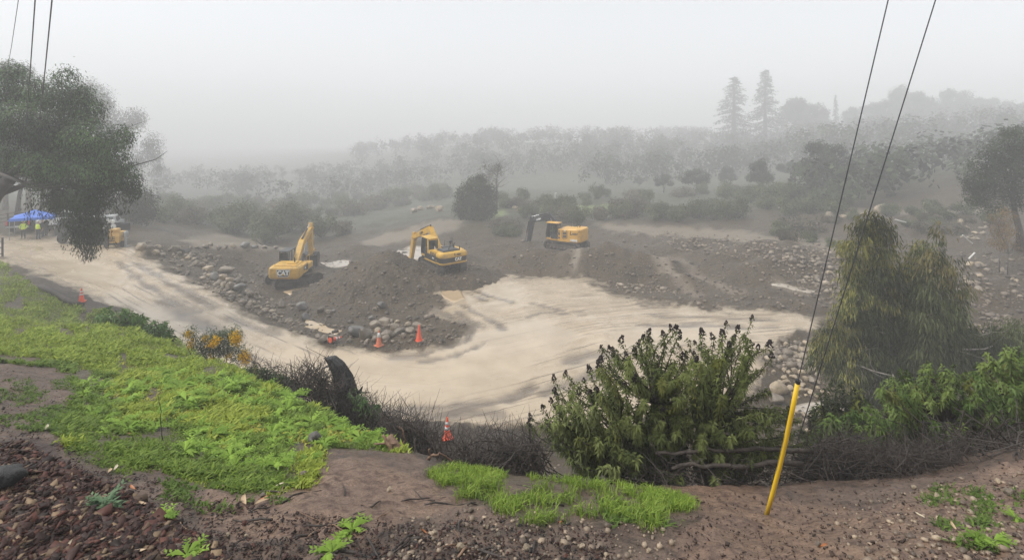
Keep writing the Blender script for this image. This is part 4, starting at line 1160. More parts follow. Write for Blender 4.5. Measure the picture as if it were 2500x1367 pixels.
def person(px, depth, face_rz, arms, top, label, legs=M_NAVY, hat=None, hood=None, vest=None, z=None, scale=1.0, hair=None):
    x = pxd(px, depth); zz = surf1(x, depth) if z is None else z
    r = empty('person', (x, depth, zz), face_rz); r.scale = (scale,) * 3
    N = STAND(*arms)
    sm = {}
    for k in ('waist', 'chest', 'neckb', 'shl', 'ell', 'wrl', 'shr', 'elr', 'wrr'): sm[k] = 1
    for k in ('neck', 'jaw', 'head', 'crown', 'hal', 'har'): sm[k] = 0
    for k in ('hil', 'hir', 'knl', 'knr', 'anl', 'anr'): sm[k] = 2
    for k in ('tol', 'tor'): sm[k] = 3
    me = skin_body('body', N, BONES, [M_SKIN, top, legs, M_BOOT], sm)
    mesh_obj('body', me, r)
    face_parts(r)
    hand_fingers(r, arms[0][2], 1); hand_fingers(r, arms[1][2], -1)
    # jacket skirt
    MB().lathe([(.17, .90), (.185, .93), (.165, 1.15), (.15, 1.2)], seg=16).build('jacket_hem', top, r, smooth=True, scale=(1.02, .78, 1))
    if hat: 
        h = MB().lathe([(.135, 1.73), (.13, 1.735), (.115, 1.75), (.10, 1.81), (.06, 1.85), (.01, 1.86)], seg=18).build('hard_hat', hat, r, smooth=True)
    if hood:
        h = MB(); prof = []
        vs = []; fs = []
        n = 14
        for i, (yy, rr, zc) in enumerate(((.10, .105, 1.67), (.03, .128, 1.675), (-.06, .118, 1.67), (-.12, .07, 1.65))):
            for k in range(n):
                a = 2 * math.pi * k / n; vs.append((rr * math.cos(a), yy, zc + rr * 1.12 * math.sin(a)))
        for i in range(3):
            for k in range(n): j = (k + 1) % n; fs.append((i * n + k, i * n + j, (i + 1) * n + j, (i + 1) * n + k))
        fs.append(tuple(range(3 * n, 4 * n)))
        h.add(vs, fs).build('hood', hood, r, smooth=True)
    elif hair:
        MB().lathe([(.095, 1.66), (.098, 1.70), (.085, 1.76), (.04, 1.80)], (0, -.012, 0), seg=14).build('hair', hair, r, smooth=True)
    if vest:
        v = MB().lathe([(.195, 1.02), (.20, 1.05), (.20, 1.3), (.185, 1.42), (.13, 1.47)], seg=18).build('safety_vest', vest, r, smooth=True, scale=(1.0, .74, 1))
    tag(r, label, 'person', 'crew at the site')
    return r
D0 = 50.2
person(57, D0 - 1.2, math.radians(200), POCK, M_HIVIS, 'person in hooded hi-vis yellow rain jacket standing by the blue canopy', hood=M_HIVIS, legs=M_DARKCLOTH)
person(93, D0 - 1.5, math.radians(8), DOWN, M_DARKCLOTH, 'person in bright yellow vest and white hard hat facing the canopy', hat=M_HATW, vest=M_HIVIS)
person(104, D0 - .3, math.radians(150), DOWN, M_DARKCLOTH, 'person in dark clothes with white hard hat under the blue canopy', hat=M_HATW)
person(113, D0 + .3, math.radians(100), POCK, M_DARKCLOTH, 'tall person in black rain clothes at the edge of the canopy', hood=M_DARKCLOTH, scale=1.04)

# ------------------------------------------------------------------ blue canopy
M_BLUE = solid('blue_canopy_cloth', (.045, .16, .62), .55)
cx = pxd(84, D0 + .2); cyy = D0 + .2; czz = surf1(cx, cyy)
r = empty('canopy_tent', (cx, cyy, czz), math.radians(38))
s = 1.62
peak = 2.62; ev = 1.98
v = [(0, 0, peak)]; 
ring = [(-s, -s), (0, -s * .93), (s, -s), (s * .93, 0), (s, s), (0, s * .93), (-s, s), (-s * .93, 0)]
for (a, b) in ring: v.append((a * .5, b * .5, (peak + ev) / 2 - .07))
for (a, b) in ring: v.append((a, b, ev))
for (a, b) in ring: v.append((a * 1.01, b * 1.01, ev - .24))
f = [(0, 1 + k, 1 + (k + 1) % 8) for k in range(8)]
for R_ in range(2): f += [(1 + R_ * 8 + k, 9 + R_ * 8 + k, 9 + R_ * 8 + (k + 1) % 8, 1 + R_ * 8 + (k + 1) % 8) for k in range(8)]
MB().add(v, f).build('canopy_top', M_BLUE, r)
for (a, b) in ((-s, -s), (s, -s), (s, s), (-s, s)): MB().cyl((a * .98, b * .98, 0), (a * .98, b * .98, ev), .03, 8).build('leg', M_GREY, r)
tag(r, 'blue pop-up canopy tent with pointed roof over the crew', 'canopy tent')
# dark utility vehicle under it, seen from its tail
M_PLATE = solid('licence_plate', (.60, .60, .58), .5)
def wheel(parent, c, rad, w, rim=M_GREY):
    t = MB().lathe([(rad * .62, -w / 2), (rad * .93, -w / 2), (rad, -w * .3), (rad, w * .3), (rad * .93, w / 2), (rad * .62, w / 2)], seg=20, axis='y').build('wheel', M_RUBBER, parent, loc=c)
    MB().lathe([(rad * .15, -w * .42), (rad * .6, -w * .38), (rad * .63, 0), (rad * .6, w * .38), (rad * .15, w * .42)], seg=14, axis='y').build('rim', rim, t)
    return t
def pickup(loc, rz, paint, label, plate=True):
    r = empty('pickup_truck', loc, rz)
    b = MB(); w = .98
    b.prism([(-2.7, .55), (2.55, .55), (2.75, .75), (2.7, 1.08), (1.35, 1.18), (.9, 1.22), (-2.68, 1.22), (-2.75, .8)], -w, w)
    body = b.build('body', paint, r)
    c = MB(); c.add([(-1.05, -w * .94, 1.22), (1.3, -w * .94, 1.2), (.75, -w * .78, 1.86), (-.95, -w * .78, 1.88), (-1.05, w * .94, 1.22), (1.3, w * .94, 1.2), (.75, w * .78, 1.86), (-.95, w * .78, 1.88)],
        [(0, 1, 2, 3), (7, 6, 5, 4), (0, 4, 5, 1), (3, 2, 6, 7), (0, 3, 7, 4), (1, 5, 6, 2)])
    cab_ = c.build('cab', paint, r)
    MB().add([(-1.045, -.72, 1.33), (-1.045, .72, 1.33), (-.985, .64, 1.76), (-.985, -.64, 1.76), (-1.03, -.72, 1.33), (-1.03, .72, 1.33), (-.97, .64, 1.76), (-.97, -.64, 1.76)], [(0, 1, 2, 3), (4, 7, 6, 5), (0, 4, 5, 1), (1, 5, 6, 2), (2, 6, 7, 3), (3, 7, 4, 0)]).build('rear_window', M_GLASS, cab_)
    for sd in (-1, 1): MB().add([(-.8, sd * .90, 1.3), (.85, sd * .90, 1.3), (.5, sd * .80, 1.76), (-.75, sd * .80, 1.76), (-.8, sd * .94, 1.3), (.85, sd * .94, 1.3), (.5, sd * .83, 1.76), (-.75, sd * .83, 1.76)], [(0, 1, 2, 3), (4, 7, 6, 5), (0, 4, 5, 1), (1, 5, 6, 2), (2, 6, 7, 3), (3, 7, 4, 0)]).build('side_window', M_GLASS, cab_)
    for sx in (-1.65, 1.75):
        for sd in (-1, 1): wheel(r, (sx, sd * .86, .40), .40, .26)
    MB().box((-2.80, 0, .62), (.14, 1.85, .2), bev=.04).build('bumper', M_GREY, r)
    MB().box((-2.765, 0, .98), (.05, 1.5, .42), bev=.02).build('tailgate', paint, r)
    for sd in (-1, 1): MB().box((-2.765, sd * .88, 1.0), (.05, .14, .4), bev=.02).build('tail_light', M_RED, r)
    if plate: MB().box((-2.885, 0, .66), (.02, .34, .17)).build('licence_plate', M_PLATE, r)
    return tag(r, label, 'pickup truck', 'vehicles parked in the yard')
M_DKPAINT = solid('dark_vehicle_paint', (.02, .023, .026), .3, dirt=.3)
M_SILVER = solid('silver_grey_paint', (.42, .43, .43), .35, dirt=.3)
x = pxd(76, 54.5); pickup((x, 54.5, surf1(x, 54.5)), math.radians(112), M_DKPAINT, 'dark pickup truck with pale number plate parked behind the canopy crew')
x = pxd(262, 52); pickup((x, 52, surf1(x, 52)), math.radians(118), M_SILVER, 'silver grey pickup truck parked behind the yellow light tower')
x = pxd(160, 55); pickup((x, 55, surf1(x, 55)), math.radians(200), M_WHITE, 'white pickup truck half hidden behind the hanging branches', plate=False)
# dark flatbed truck under the drooping branches
x = pxd(218, 47.5); y = 47.5
r = empty('flatbed_truck', (x, y, surf1(x, y)), math.radians(172))
MB().box((-.6, 0, .95), (5.2, 1.0, .22)).build('chassis', M_BLACK, r)
bd = MB(); bd.box((-1.2, 0, 1.14), (3.9, 2.3, .16)); bd.box((-1.2, 1.12, 1.45), (3.9, .06, .5)); bd.box((-1.2, -1.12, 1.45), (3.9, .06, .5)); bd.box((-3.12, 0, 1.45), (.06, 2.3, .5)); bd.box((.75, 0, 1.7), (.06, 2.3, 1.0))
bd.build('cargo_bed', M_DKPAINT, r)
MB().cyl((-3.1, 1.14, 1.74), (.7, 1.14, 1.74), .035, 8).build('side_rail', M_STEEL, r)
cb = MB(); cb.prism([(.95, .75), (2.55, .75), (2.6, 1.25), (2.45, 1.5), (2.0, 2.2), (1.0, 2.22)], -1.0, 1.0)
cb_ = cb.build('cab', M_DKPAINT, r)
for sd in (-1, 1): MB().prism([(1.2, 1.5), (2.25, 1.5), (1.92, 2.08), (1.2, 2.08)], sd * 1.005 - .01, sd * 1.005 + .01).build('side_window', M_GLASS, cb_)
for (wx) in (-2.3, -1.35, 1.8):
    for sd in (-1, 1): wheel(r, (wx, sd * .92, .48), .48, .3)
tag(r, 'dark flatbed truck standing behind the drooping branch tips', 'truck', 'vehicles parked in the yard')

# ------------------------------------------------------------------ towable light tower
x = pxd(284, 45.5); y = 45.5
r = empty('light_tower', (x, y, surf1(x, y)), math.radians(105))
bd = MB(); bd.add([(-.55, -.42, .42), (.85, -.42, .42), (.95, -.47, 1.0), (.85, -.40, 1.3), (-.55, -.40, 1.3), (-.62, -.47, 1.0),
                   (-.55, .42, .42), (.85, .42, .42), (.95, .47, 1.0), (.85, .40, 1.3), (-.55, .40, 1.3), (-.62, .47, 1.0)],
                  [(0, 1, 2, 5), (5, 2, 3, 4), (6, 11, 8, 7), (11, 10, 9, 8), (4, 3, 9, 10), (0, 6, 7, 1), (0, 5, 11, 6), (5, 4, 10, 11), (1, 7, 8, 2), (2, 8, 9, 3)])
M_LTY = solid('pale_machine_yellow', (.62, .38, .10), .45, dirt=.2)
body = bd.build('engine_box', M_LTY, r)
MB().box((-.1, .05, 1.47), (.7, .62, .34), bev=.06).build('upper_housing', M_LTY, r)
for k in range(3): MB().box((-.632, .1, .62 + .16 * k), (.03, .5, .05)).build('louvre', M_BLACK, body)
for sd in (-1, 1): wheel(r, (-.35, sd * .60, .28), .28, .2)
MB().box((-.35, 0, .3), (.12, 1.2, .1)).build('axle', M_BLACK, r)
MB().box((-.72, .34, 1.05), (.14, .16, 1.75)).build('mast', M_BLACK, r)
MB().cyl((-.72, .34, 1.85), (-.72, .34, 2.3), .05, 8).build('mast_head', M_BLACK, r)
MB().cyl((-.72, -.15, 2.2), (-.72, .72, 2.2), .035, 8).build('cross_bar', M_BLACK, r)
M_LAMPG = solid('lamp_reflector', (.62, .63, .62), .2)
lamp = MB().lathe([(.05, -.22), (.10, -.18), (.19, -.02), (.20, .04), (.17, .05)], seg=18, axis='x').mesh('floodlight', M_LAMPG, True)
for (yy, zz, ry) in ((-.1, 2.35, 2.8), (.22, 2.42, 3.0), (.6, 1.95, 2.6), (-.16, 1.95, 3.1)):
    mesh_obj('floodlight', lamp, r, loc=(-.86, yy, zz), rot=(0, 0, ry))
MB().cyl((1.0, 0, .45), (2.2, 0, .42), .05, 8).build('tow_bar', M_GREY, r)
st = MB(); st.cyl((-.2, -.78, 0.05), (-.2, -.78, 1.25), .11, 10); st.box((-.2, -.78, .03), (.5, .6, .05))
st.build('stabiliser_leg', M_GREY, r)
MB().box((.1, -.70, 1.1), (.5, .3, .5), bev=.1).build('fuel_tank', M_GREY, r)
tag(r, 'yellow towable light tower with white floodlights folded down', 'light tower')
# dark gate post and rail at the yard's near edge
xx, yy, zz = px_ground(6, 627)
r = empty('metal_gate', (xx[0], yy[0], zz[0]), 0)
MB().box((0, 0, .75), (.10, .10, 1.6)).build('post', M_DKPAINT, r)
for zr in (.25, .75, 1.25): MB().box((-1.2, 0, zr), (2.3, .05, .07)).build('rail', M_DKPAINT, r)
tag(r, 'dark green metal gate with three rails at the road edge', 'gate')
# split rail fence at the yard edge
rail_m = solid('weathered_fence_wood', (.085, .07, .055), .8, bump=.3)
for i, (pa, pb) in enumerate((((-60, 52), (46, 56)),)):
    r = empty('rail_fence', (pxd(-10, 54), 54, surf1(pxd(-10, 54), 54)))
    for k in range(5):
        t = k / 4; xk = pxd(-60 + 106 * t, 52 + 4 * t) - r.location.x; yk = 52 + 4 * t - 54
        MB().box((xk, yk, .7), (.12, .12, 1.5)).build('post', rail_m, r)
    for zr in (.45, .85, 1.25):
        MB().cyl((pxd(-60, 52) - r.location.x, -2, zr), (pxd(46, 56) - r.location.x, 2, zr + .15), .05, 6).build('rail', rail_m, r)
    tag(r, 'weathered wooden rail fence beside the canopy', 'fence')
# operator in the dark armed excavator
opn = {
    'pelvis': ((0, 0, .10), (.15, .12)), 'waist': ((0, -.02, .26), (.14, .10)), 'chest': ((0, -.03, .48), (.165, .11)), 'neckb': ((0, -.02, .62), (.07, .07)), 'neck': ((0, 0, .68), .055),
    'jaw': ((0, .03, .74), (.068, .075)), 'head': ((0, .015, .83), (.082, .098)), 'crown': ((0, 0, .91), (.06, .07)),
    'shl': ((.17, -.02, .58), .06), 'ell': ((.25, .08, .36), .047), 'wrl': ((.2, .32, .34), .034), 'hal': ((.19, .40, .35), .03),
    'shr': ((-.17, -.02, .58), .06), 'elr': ((-.25, .08, .36), .047), 'wrr': ((-.2, .32, .34), .034), 'har': ((-.19, .40, .35), .03),
    'hil': ((.1, .08, .09), .09), 'knl': ((.12, .46, .12), .065), 'anl': ((.12, .55, -.28), .048), 'tol': ((.12, .68, -.33), .04),
    'hir': ((-.1, .08, .09), .09), 'knr': ((-.12, .46, .12), .065), 'anr': ((-.12, .55, -.28), .048), 'tor': ((-.12, .68, -.33), .04)}
sm = {k: 1 for k in ('waist', 'chest', 'neckb', 'shl', 'ell', 'wrl', 'shr', 'elr', 'wrr')}
sm.update({k: 2 for k in ('hil', 'hir', 'knl', 'knr', 'anl', 'anr')}); sm.update({'tol': 3, 'tor': 3})
M_LIME = solid('lime_vest_cloth', (.25, .60, .06), .7)
ome = skin_body('body', opn, BONES, [M_SKIN, M_LIME, M_NAVY, M_BOOT], sm)
r = empty('person')
mesh_obj('body', ome, r)
MB().lathe([(.12, .88), (.115, .89), (.10, .95), (.06, .99), (.01, 1.0)], seg=16).build('hard_hat', M_HATW, r, smooth=True)
mw = Matrix.Translation(EC) @ RCm @ Matrix.Translation((1.15, .89, 1.70)) @ Matrix.Rotation(-math.pi / 2, 4, 'Z')
r.matrix_basis = mw
tag(r, 'person in lime green vest seated in the dark armed excavator cab', 'person', 'crew at the site')
# ------------------------------------------------------------------ rocks
def rock_mat(name, c1, c2, wet=.45):
    g = NG(name)
    inf = g.n('ShaderNodeObjectInfo')
    n1 = g.noise(1.6, 5, .6); n2 = g.noise(9, 4, .65)
    c = g.mix(g.ramp(n1, [(.3, 0.0), (.7, 1.0)]), c1, c2)
    c = g.mix(g.ramp(n2, [(.45, 0.0), (.7, .5)]), c, tuple(x * .45 for x in c1))
    hsv = g.n('ShaderNodeHueSaturation'); g.l(c, hsv.inputs['Color'])
    g.l(g.math('ADD', g.math('MULTIPLY', inf.outputs['Random'], .65), .62), hsv.inputs['Value'])
    g.P('Base Color', hsv.outputs[0]); g.P('Roughness', wet)
    g.P('Normal', g.bump(g.math('ADD', n1, g.math('MULTIPLY', n2, .4)), .5, .06))
    return g.m
M_ROCK = rock_mat('brown_grey_rock', (.135, .108, .08), (.27, .22, .165))
M_TAN = rock_mat('tan_sandstone', (.27, .21, .14), (.44, .35, .24))
M_SLATE = rock_mat('grey_rock', (.10, .094, .086), (.19, .175, .158))
def rock_mesh(seed, sub, flat=.75, ang=.25, mat=None, cuts=9):
    rg = random.Random(seed)
    bm = bmesh.new(); bmesh.ops.create_icosphere(bm, subdivisions=sub, radius=1.0)
    planes = []
    for _ in range(cuts):
        d = Vector((rg.gauss(0, 1), rg.gauss(0, 1), rg.gauss(0, 1))).normalized(); planes.append((d, rg.uniform(.52, .82)))
    ax = (rg.uniform(.85, 1.2), rg.uniform(.75, 1.05), flat * rg.uniform(.85, 1.1))
    o = (rg.uniform(0, 50), rg.uniform(0, 50))
    for v in bm.verts:
        p = v.co.copy()
        for d, h in planes:
            k = p.dot(d)
            if k > h: p -= d * (k - h) * .95
        n = float(fbm(np.array([p.x * 1.3 + o[0] + p.z]), np.array([p.y * 1.3 + o[1] - p.z * .7]), seed, 3)[0])
        p *= 1 + n * ang
        v.co = (p.x * ax[0], p.y * ax[1], p.z * ax[2])
    me = bpy.data.meshes.new('rock'); bm.to_mesh(me); bm.free()
    me.materials.append(mat)
    if sub > 2: set_smooth(me)
    return me
BIG = {m: [rock_mesh(100 + i * 7 + j, 3, mat=mm, ang=.22) for i in range(5)] for j, (m, mm) in enumerate((('b', M_ROCK), ('t', M_TAN), ('g', M_SLATE)))}
SML = {m: [rock_mesh(300 + i * 7 + j, 2, mat=mm, ang=.2, cuts=8) for i in range(5)] for j, (m, mm) in enumerate((('b', M_ROCK), ('t', M_TAN), ('g', M_SLATE)))}
ROCKN = {}
def rock(px, py, wpx, kind, label, group, name='boulder', cat='boulder', asp=.75, sink=.25, depth=None, big=True):
    """px,py: where its foot shows; wpx: its width in photo pixels"""
    if depth is None:
        x, y, z = px_ground(px, py); x, y = x[0], y[0]
    else:
        x, y = pxd(px, depth), depth
    z = surf1(x, y)
    r = wpx / F * y / 2 / 1.0
    me = random.choice((BIG if big else SML)[kind])
    o = mesh_obj(name, me)
    o.rotation_euler = (random.uniform(-.25, .25), random.uniform(-.25, .25), random.uniform(0, 6.28))
    o.scale = (r, r, r * asp / .75)
    o.location = (x, y + r * .5, z + r * asp * (.75 - sink))
    if group:
        word = {'b': 'brown', 't': 'tan', 'g': 'grey'}[kind]; size = 'larger' if wpx >= 24 else 'small' if wpx < 13 else 'middling'
        label = label.replace('@', size + ' ' + word)
    tag(o, label, cat, group)
    return o
G_HEAP = 'boulders heaped beside the cones'
HEAP = '@ rounded boulder in the heap beside the road cones'
rock(868, 822, 52, 'g', 'large split dark grey boulder at the end of the cone heap', None, asp=.62)
rock(887, 830, 38, 'b', 'blocky brown boulder with flat top beside the split grey boulder', None, asp=.95)
for (px, py, w, k) in ((910, 802, 34, 'b'), (938, 796, 34, 'b'), (920, 812, 22, 't'), (946, 822, 30, 'b'), (972, 818, 34, 'b'), (960, 806, 28, 'b'), (1000, 812, 26, 'b'), (985, 826, 22, 'b'),
                       (968, 790, 16, 't'), (994, 796, 20, 't'), (1018, 804, 28, 'b'), (918, 834, 30, 'b'), (895, 846 - 8, 18, 'b'), (936, 786, 12, 'g'), (955, 788, 14, 'b'), (1006, 824, 16, 'b'), (853, 836, 16, 'b'),
                       (788, 836, 28, 'b'), (808, 838, 36, 'b'), (768, 812, 14, 'b'), (775, 826, 18, 'b'), (958, 838, 13, 'b'), (980, 840, 11, 'b'), (900, 812, 16, 'b'), (925, 828, 14, 't'), (942, 838, 12, 'b'), (1000, 836, 10, 'b')):
    rock(px, py, w, k, HEAP, G_HEAP, big=w > 20)
rock(684, 752, 26, 'b', 'brown boulder with a smooth top alone on the dark dirt', None, asp=.8)
G_SC = 'single boulders scattered on the dirt below the pile'
SCL = '@ weathered boulder lying loose on the dirt below the soil pile'
for (px, py, w) in ((734, 756, 30), (715, 748, 12), (781, 764, 24), (801, 766, 20), (812, 762, 12), (743, 784, 30), (930, 754, 26), (914, 758, 14), (924, 752, 10), (878, 736, 10), (876, 742, 12), (893, 742, 8), (846, 692, 10), (855, 700, 8), (905, 780, 16), (1000, 776, 12), (1022, 716, 12), (1040, 716, 10), (760, 726, 14), (940, 690, 12), (953, 684, 8), (1065, 700, 8), (1050, 680, 10), (1010, 664, 10)):
    rock(px, py, w, random.choice('bbbg'), SCL, G_SC, big=w > 20)
rock(338, 612, 34, 't', 'big tan boulder with dark underside beside the light tower', None, asp=.85)
# rubble on the embankment between road and pit
G_EM = 'rubble along the embankment'
EML = '@ rock in the rubble along the embankment between road and pit'
for (px, py, w) in ((365, 610, 18), (384, 604, 14), (378, 622, 22), (395, 624, 14), (424, 614, 26), (444, 614, 14), (455, 616, 18), (436, 622, 14), (465, 622, 12), (480, 608, 16), (500, 606, 18), (512, 600, 14), (530, 610, 20), (548, 606, 16), (566, 604, 18), (596, 604, 24), (620, 606, 16), (644, 606, 16), (672, 608, 14),
                    (474, 648, 22), (490, 652, 20), (470, 638, 16), (504, 662, 24), (508, 676, 14), (497, 672, 12), (515, 672, 12), (520, 684, 30), (540, 684, 32), (545, 668, 36), (556, 690, 26), (572, 694, 28), (560, 706, 30), (578, 712, 34), (590, 702, 20), (542, 700, 20), (530, 696, 24), (604, 716, 18), (596, 690, 16), (455, 632, 14), (440, 640, 12), (500, 640, 14), (520, 650, 14), (568, 680, 14), (615, 690, 12)):
    rock(px, py, w, random.choice('bbtg'), EML, G_EM, big=w > 22)
rock(619, 686, 16, 't', 'short pale cut log end lying near the small excavator tracks', None, name='rock', cat='rock') if False else None
# tan boulders high on the far bank
G_FB = 'pale boulders on the far bank'
for (px, py, w, asp, lab) in ((2028, 524, 36, .8, 'pale tan boulder on the far bank, wide and low beside the scrub'), (2102, 524, 26, .6, 'small pale boulder between two larger ones on the far bank'), (2166, 524, 40, .9, 'tallest pale boulder on the far bank behind the yellowish sapling'), (2265, 500, 18, .7, 'distant small pale boulder at the top of the far bank'), (2062, 522, 22, .6, 'low tan boulder beside the wide one on the far bank')):
    rock(px, py, w, 't', lab, G_FB, asp=asp, depth=64)
G_RS = 'stones on the right hand slope'
RSL = '@ stone on the stony slope behind the yellowish saplings'
for i in range(46):
    px = random.choice([random.uniform(1930, 2060), random.uniform(2200, 2500), random.uniform(2360, 2500)])
    py = random.uniform(620, 690) if px < 2100 else random.uniform(640, 800)
    rock(px, py, random.uniform(10, 24), random.choice('bbtt'), RSL, G_RS, name='stone', cat='stone', big=False)
for (px, py, w) in ((2350, 545, 18), (2376, 542, 14), (2340, 560, 22), (2365, 562, 18), (2384, 572, 16), (2330, 572, 14), (1010, 520, 22), (1025, 514, 18), (1072, 516, 24), (1052, 510, 22), (1238, 506, 20), (1258, 510, 18), (1268, 518, 16)):
    rock(px, py, w, 't', 'pale rock in the rubble bank far across the wash', 'far rubble', name='rock', cat='rock', big=False)
# the cobbled pile beside the puddle
G_CB = 'cobbles piled by the puddle'
CBL = '@ rounded cobble in the pile by the stream pool'
rock(1905, 962, 46, 't', 'long tan boulder at the left of the pool cobbles', None, asp=.7)
rock(1898, 985, 44, 'b', 'brown boulder half sunk beside the pool cobbles', None, asp=.6)
for (px, py, w) in ((1925, 940, 26), (1932, 955, 22), (1918, 930, 22), (1908, 945, 26), (1940, 925, 20), (1955, 935, 18), (1962, 945, 22), (1970, 930, 20), (1985, 935, 24), (1958, 958, 24), (1972, 955, 16), (1984, 962, 22), (1996, 970, 14), (1969, 968, 14), (1982, 972, 14), (1998, 950, 14), (1945, 912, 22), (1960, 915, 20), (1978, 912, 24), (1990, 905, 20), (1930, 915, 18), (1916, 908, 16), (1950, 895, 22), (1975, 890, 22), (1985, 880, 24), (1960, 880, 18), (1940, 885, 16), (1905, 900, 16), (1890, 912, 14), (2000, 920, 18), (1996, 935, 16), (1910, 880, 20), (1925, 862, 22), (1942, 868, 18), (1962, 860, 20), (1985, 862, 20), (1900, 862, 14), (1880, 880, 14), (1920, 845, 16), (1945, 840, 14), (1970, 842, 18), (1950, 975, 12), (1940, 968, 16), (2010, 960, 12), (2025, 965, 12),
                    (1948, 1012, 18), (1965, 1015, 16), (1985, 1022, 22), (1970, 1032, 16), (1955, 1042, 18), (1990, 1040, 14), (1940, 1050, 16), (1975, 1055, 14)):
    rock(px, py, w, random.choice('tttbb'), CBL, G_CB, name='cobble', cat='cobble', big=False)

# small stones everywhere in the dug ground: too many to count
def stones_stuff(name, x, y, r, label, parent=None, tints=((.06, .046, .033), (.22, .175, .13)), zf=surf_z, sq=.7, lift=.25):
    n = len(x)
    base = bmesh.new(); bmesh.ops.create_icosphere(base, subdivisions=1, radius=1.0)
    bv = np.array([v.co[:] for v in base.verts]); bf = np.array([[v.index for v in f.verts] for f in base.faces]); base.free()
    rg = np.random.default_rng(len(name) + n)
    sc = np.stack([r * rg.uniform(.8, 1.25, n), r * rg.uniform(.7, 1.1, n), r * sq * rg.uniform(.7, 1.1, n)], 1)
    a = rg.uniform(0, 6.28, n); c, s = np.cos(a), np.sin(a)
    jit = 1 + rg.uniform(-.18, .18, (n, len(bv), 1))
    v = bv[None] * jit * sc[:, None, :]
    vx = v[..., 0] * c[:, None] - v[..., 1] * s[:, None]; vy = v[..., 0] * s[:, None] + v[..., 1] * c[:, None]
    z = zf(x, y) + r * lift
    co = np.stack([vx + x[:, None], vy + y[:, None], v[..., 2] + z[:, None]], -1).reshape(-1, 3)
    f = (bf[None] + (np.arange(n) * len(bv))[:, None, None]).reshape(-1, 3)
    t0 = np.array(tints[0]); t1 = np.array(tints[1])
    tint = np.repeat((t0 + (t1 - t0) * rg.uniform(0, 1, (n, 1)) ** 1.3) * rg.uniform(.8, 1.15, (n, 1)), len(bv), 0)
    me = np_mesh(name, co, f, M_TINTROCK, smooth=False, tint=tint)
    return tag(mesh_obj(name, me, parent), label, kind='stuff')
g = NG('bedded_stones'); g.P('Base Color', g.attr('tint').outputs['Color']); g.P('Roughness', .5); g.P('Normal', g.bump(g.noise(20, 3), .4, .02)); M_TINTROCK = g.m
rg = np.random.default_rng(5)
def scatter_px(n, polys, near=None):
    xs = []; ys = []
    P = [p for p in polys]
    areas = np.array([abs(sum(p[i][0] * p[(i + 1) % len(p)][1] - p[(i + 1) % len(p)][0] * p[i][1] for i in range(len(p)))) for p in P]); areas = areas / areas.sum()
    for p, a in zip(P, areas):
        need = int(n * a) + 1; q = np.array(p)
        lo, hi = q.min(0), q.max(0); got = 0
        while got < need:
            u = rg.uniform(lo[0], hi[0], need * 2); v = rg.uniform(lo[1], hi[1], need * 2)
            m = poly_in(u, v, p); u, v = u[m][:need - got], v[m][:need - got]
            xs.append(u); ys.append(v); got += len(u)
    return np.concatenate(xs), np.concatenate(ys)
DIRT_AREAS = [[(340, 590), (470, 600), (700, 615), (800, 600), (1000, 640), (1200, 690), (1100, 760), (1150, 800), (1100, 835), (1000, 855), (800, 850), (600, 760), (420, 665)],
              [(1100, 560), (1300, 560), (1500, 560), (1750, 570), (2050, 600), (2060, 740), (1950, 770), (1750, 755), (1600, 750), (1500, 715), (1440, 684), (1250, 665), (1150, 640)],
              [(2050, 600), (2500, 620), (2500, 860), (2350, 860), (2100, 760)]]
u, v = scatter_px(4600, DIRT_AREAS)
x, y, z = px_ground(u, v)
keep = (grid_at(m_mud, x, y) < .4) & (grid_at(m_near, x, y) < .5)
x, y = x[keep], y[keep]
r = np.clip(rg.lognormal(-2.7, .55, len(x)), .03, .26)
stones_stuff('gravel', x, y, r, 'loose stones strewn over the dug dark dirt')
# coarse bands: embankment and the stony right slope
u, v = scatter_px(1600, [[(360, 600), (500, 600), (640, 700), (700, 770), (780, 840), (700, 800), (560, 735), (430, 665)], [(1850, 600), (2050, 600), (2060, 720), (1980, 720), (1900, 660)], [(1880, 830), (2010, 840), (2010, 900), (1870, 900)],
                         [(1480, 690), (1660, 700), (1660, 722), (1500, 712)], [(1560, 560), (1900, 590), (1900, 640), (1650, 610)], [(2330, 540), (2420, 540), (2400, 590), (2320, 580)]])
x, y, z = px_ground(u, v); r = np.clip(rg.lognormal(-2.35, .5, len(x)), .05, .3)
stones_stuff('rubble', x, y, r, 'broken rubble in bands along the slopes', tints=((.12, .095, .07), (.33, .27, .20)))
# stones bedded in the spoil pile
th = rg.uniform(0, 6.28, 1400); rr = np.sqrt(rg.uniform(0, 1, 1400)) * 8
x = PA[0] + rr * np.cos(th) * 1.1; y = PA[1] + rr * np.sin(th) * .95
k = pile_z(x, y) > ground_z(x, y) - .1; x, y = x[k], y[k]
r = np.clip(rg.lognormal(-2.9, .5, len(x)), .03, .18)
stones_stuff('pile_stones', x, y, r, 'stones bedded in the sides of the soil pile')

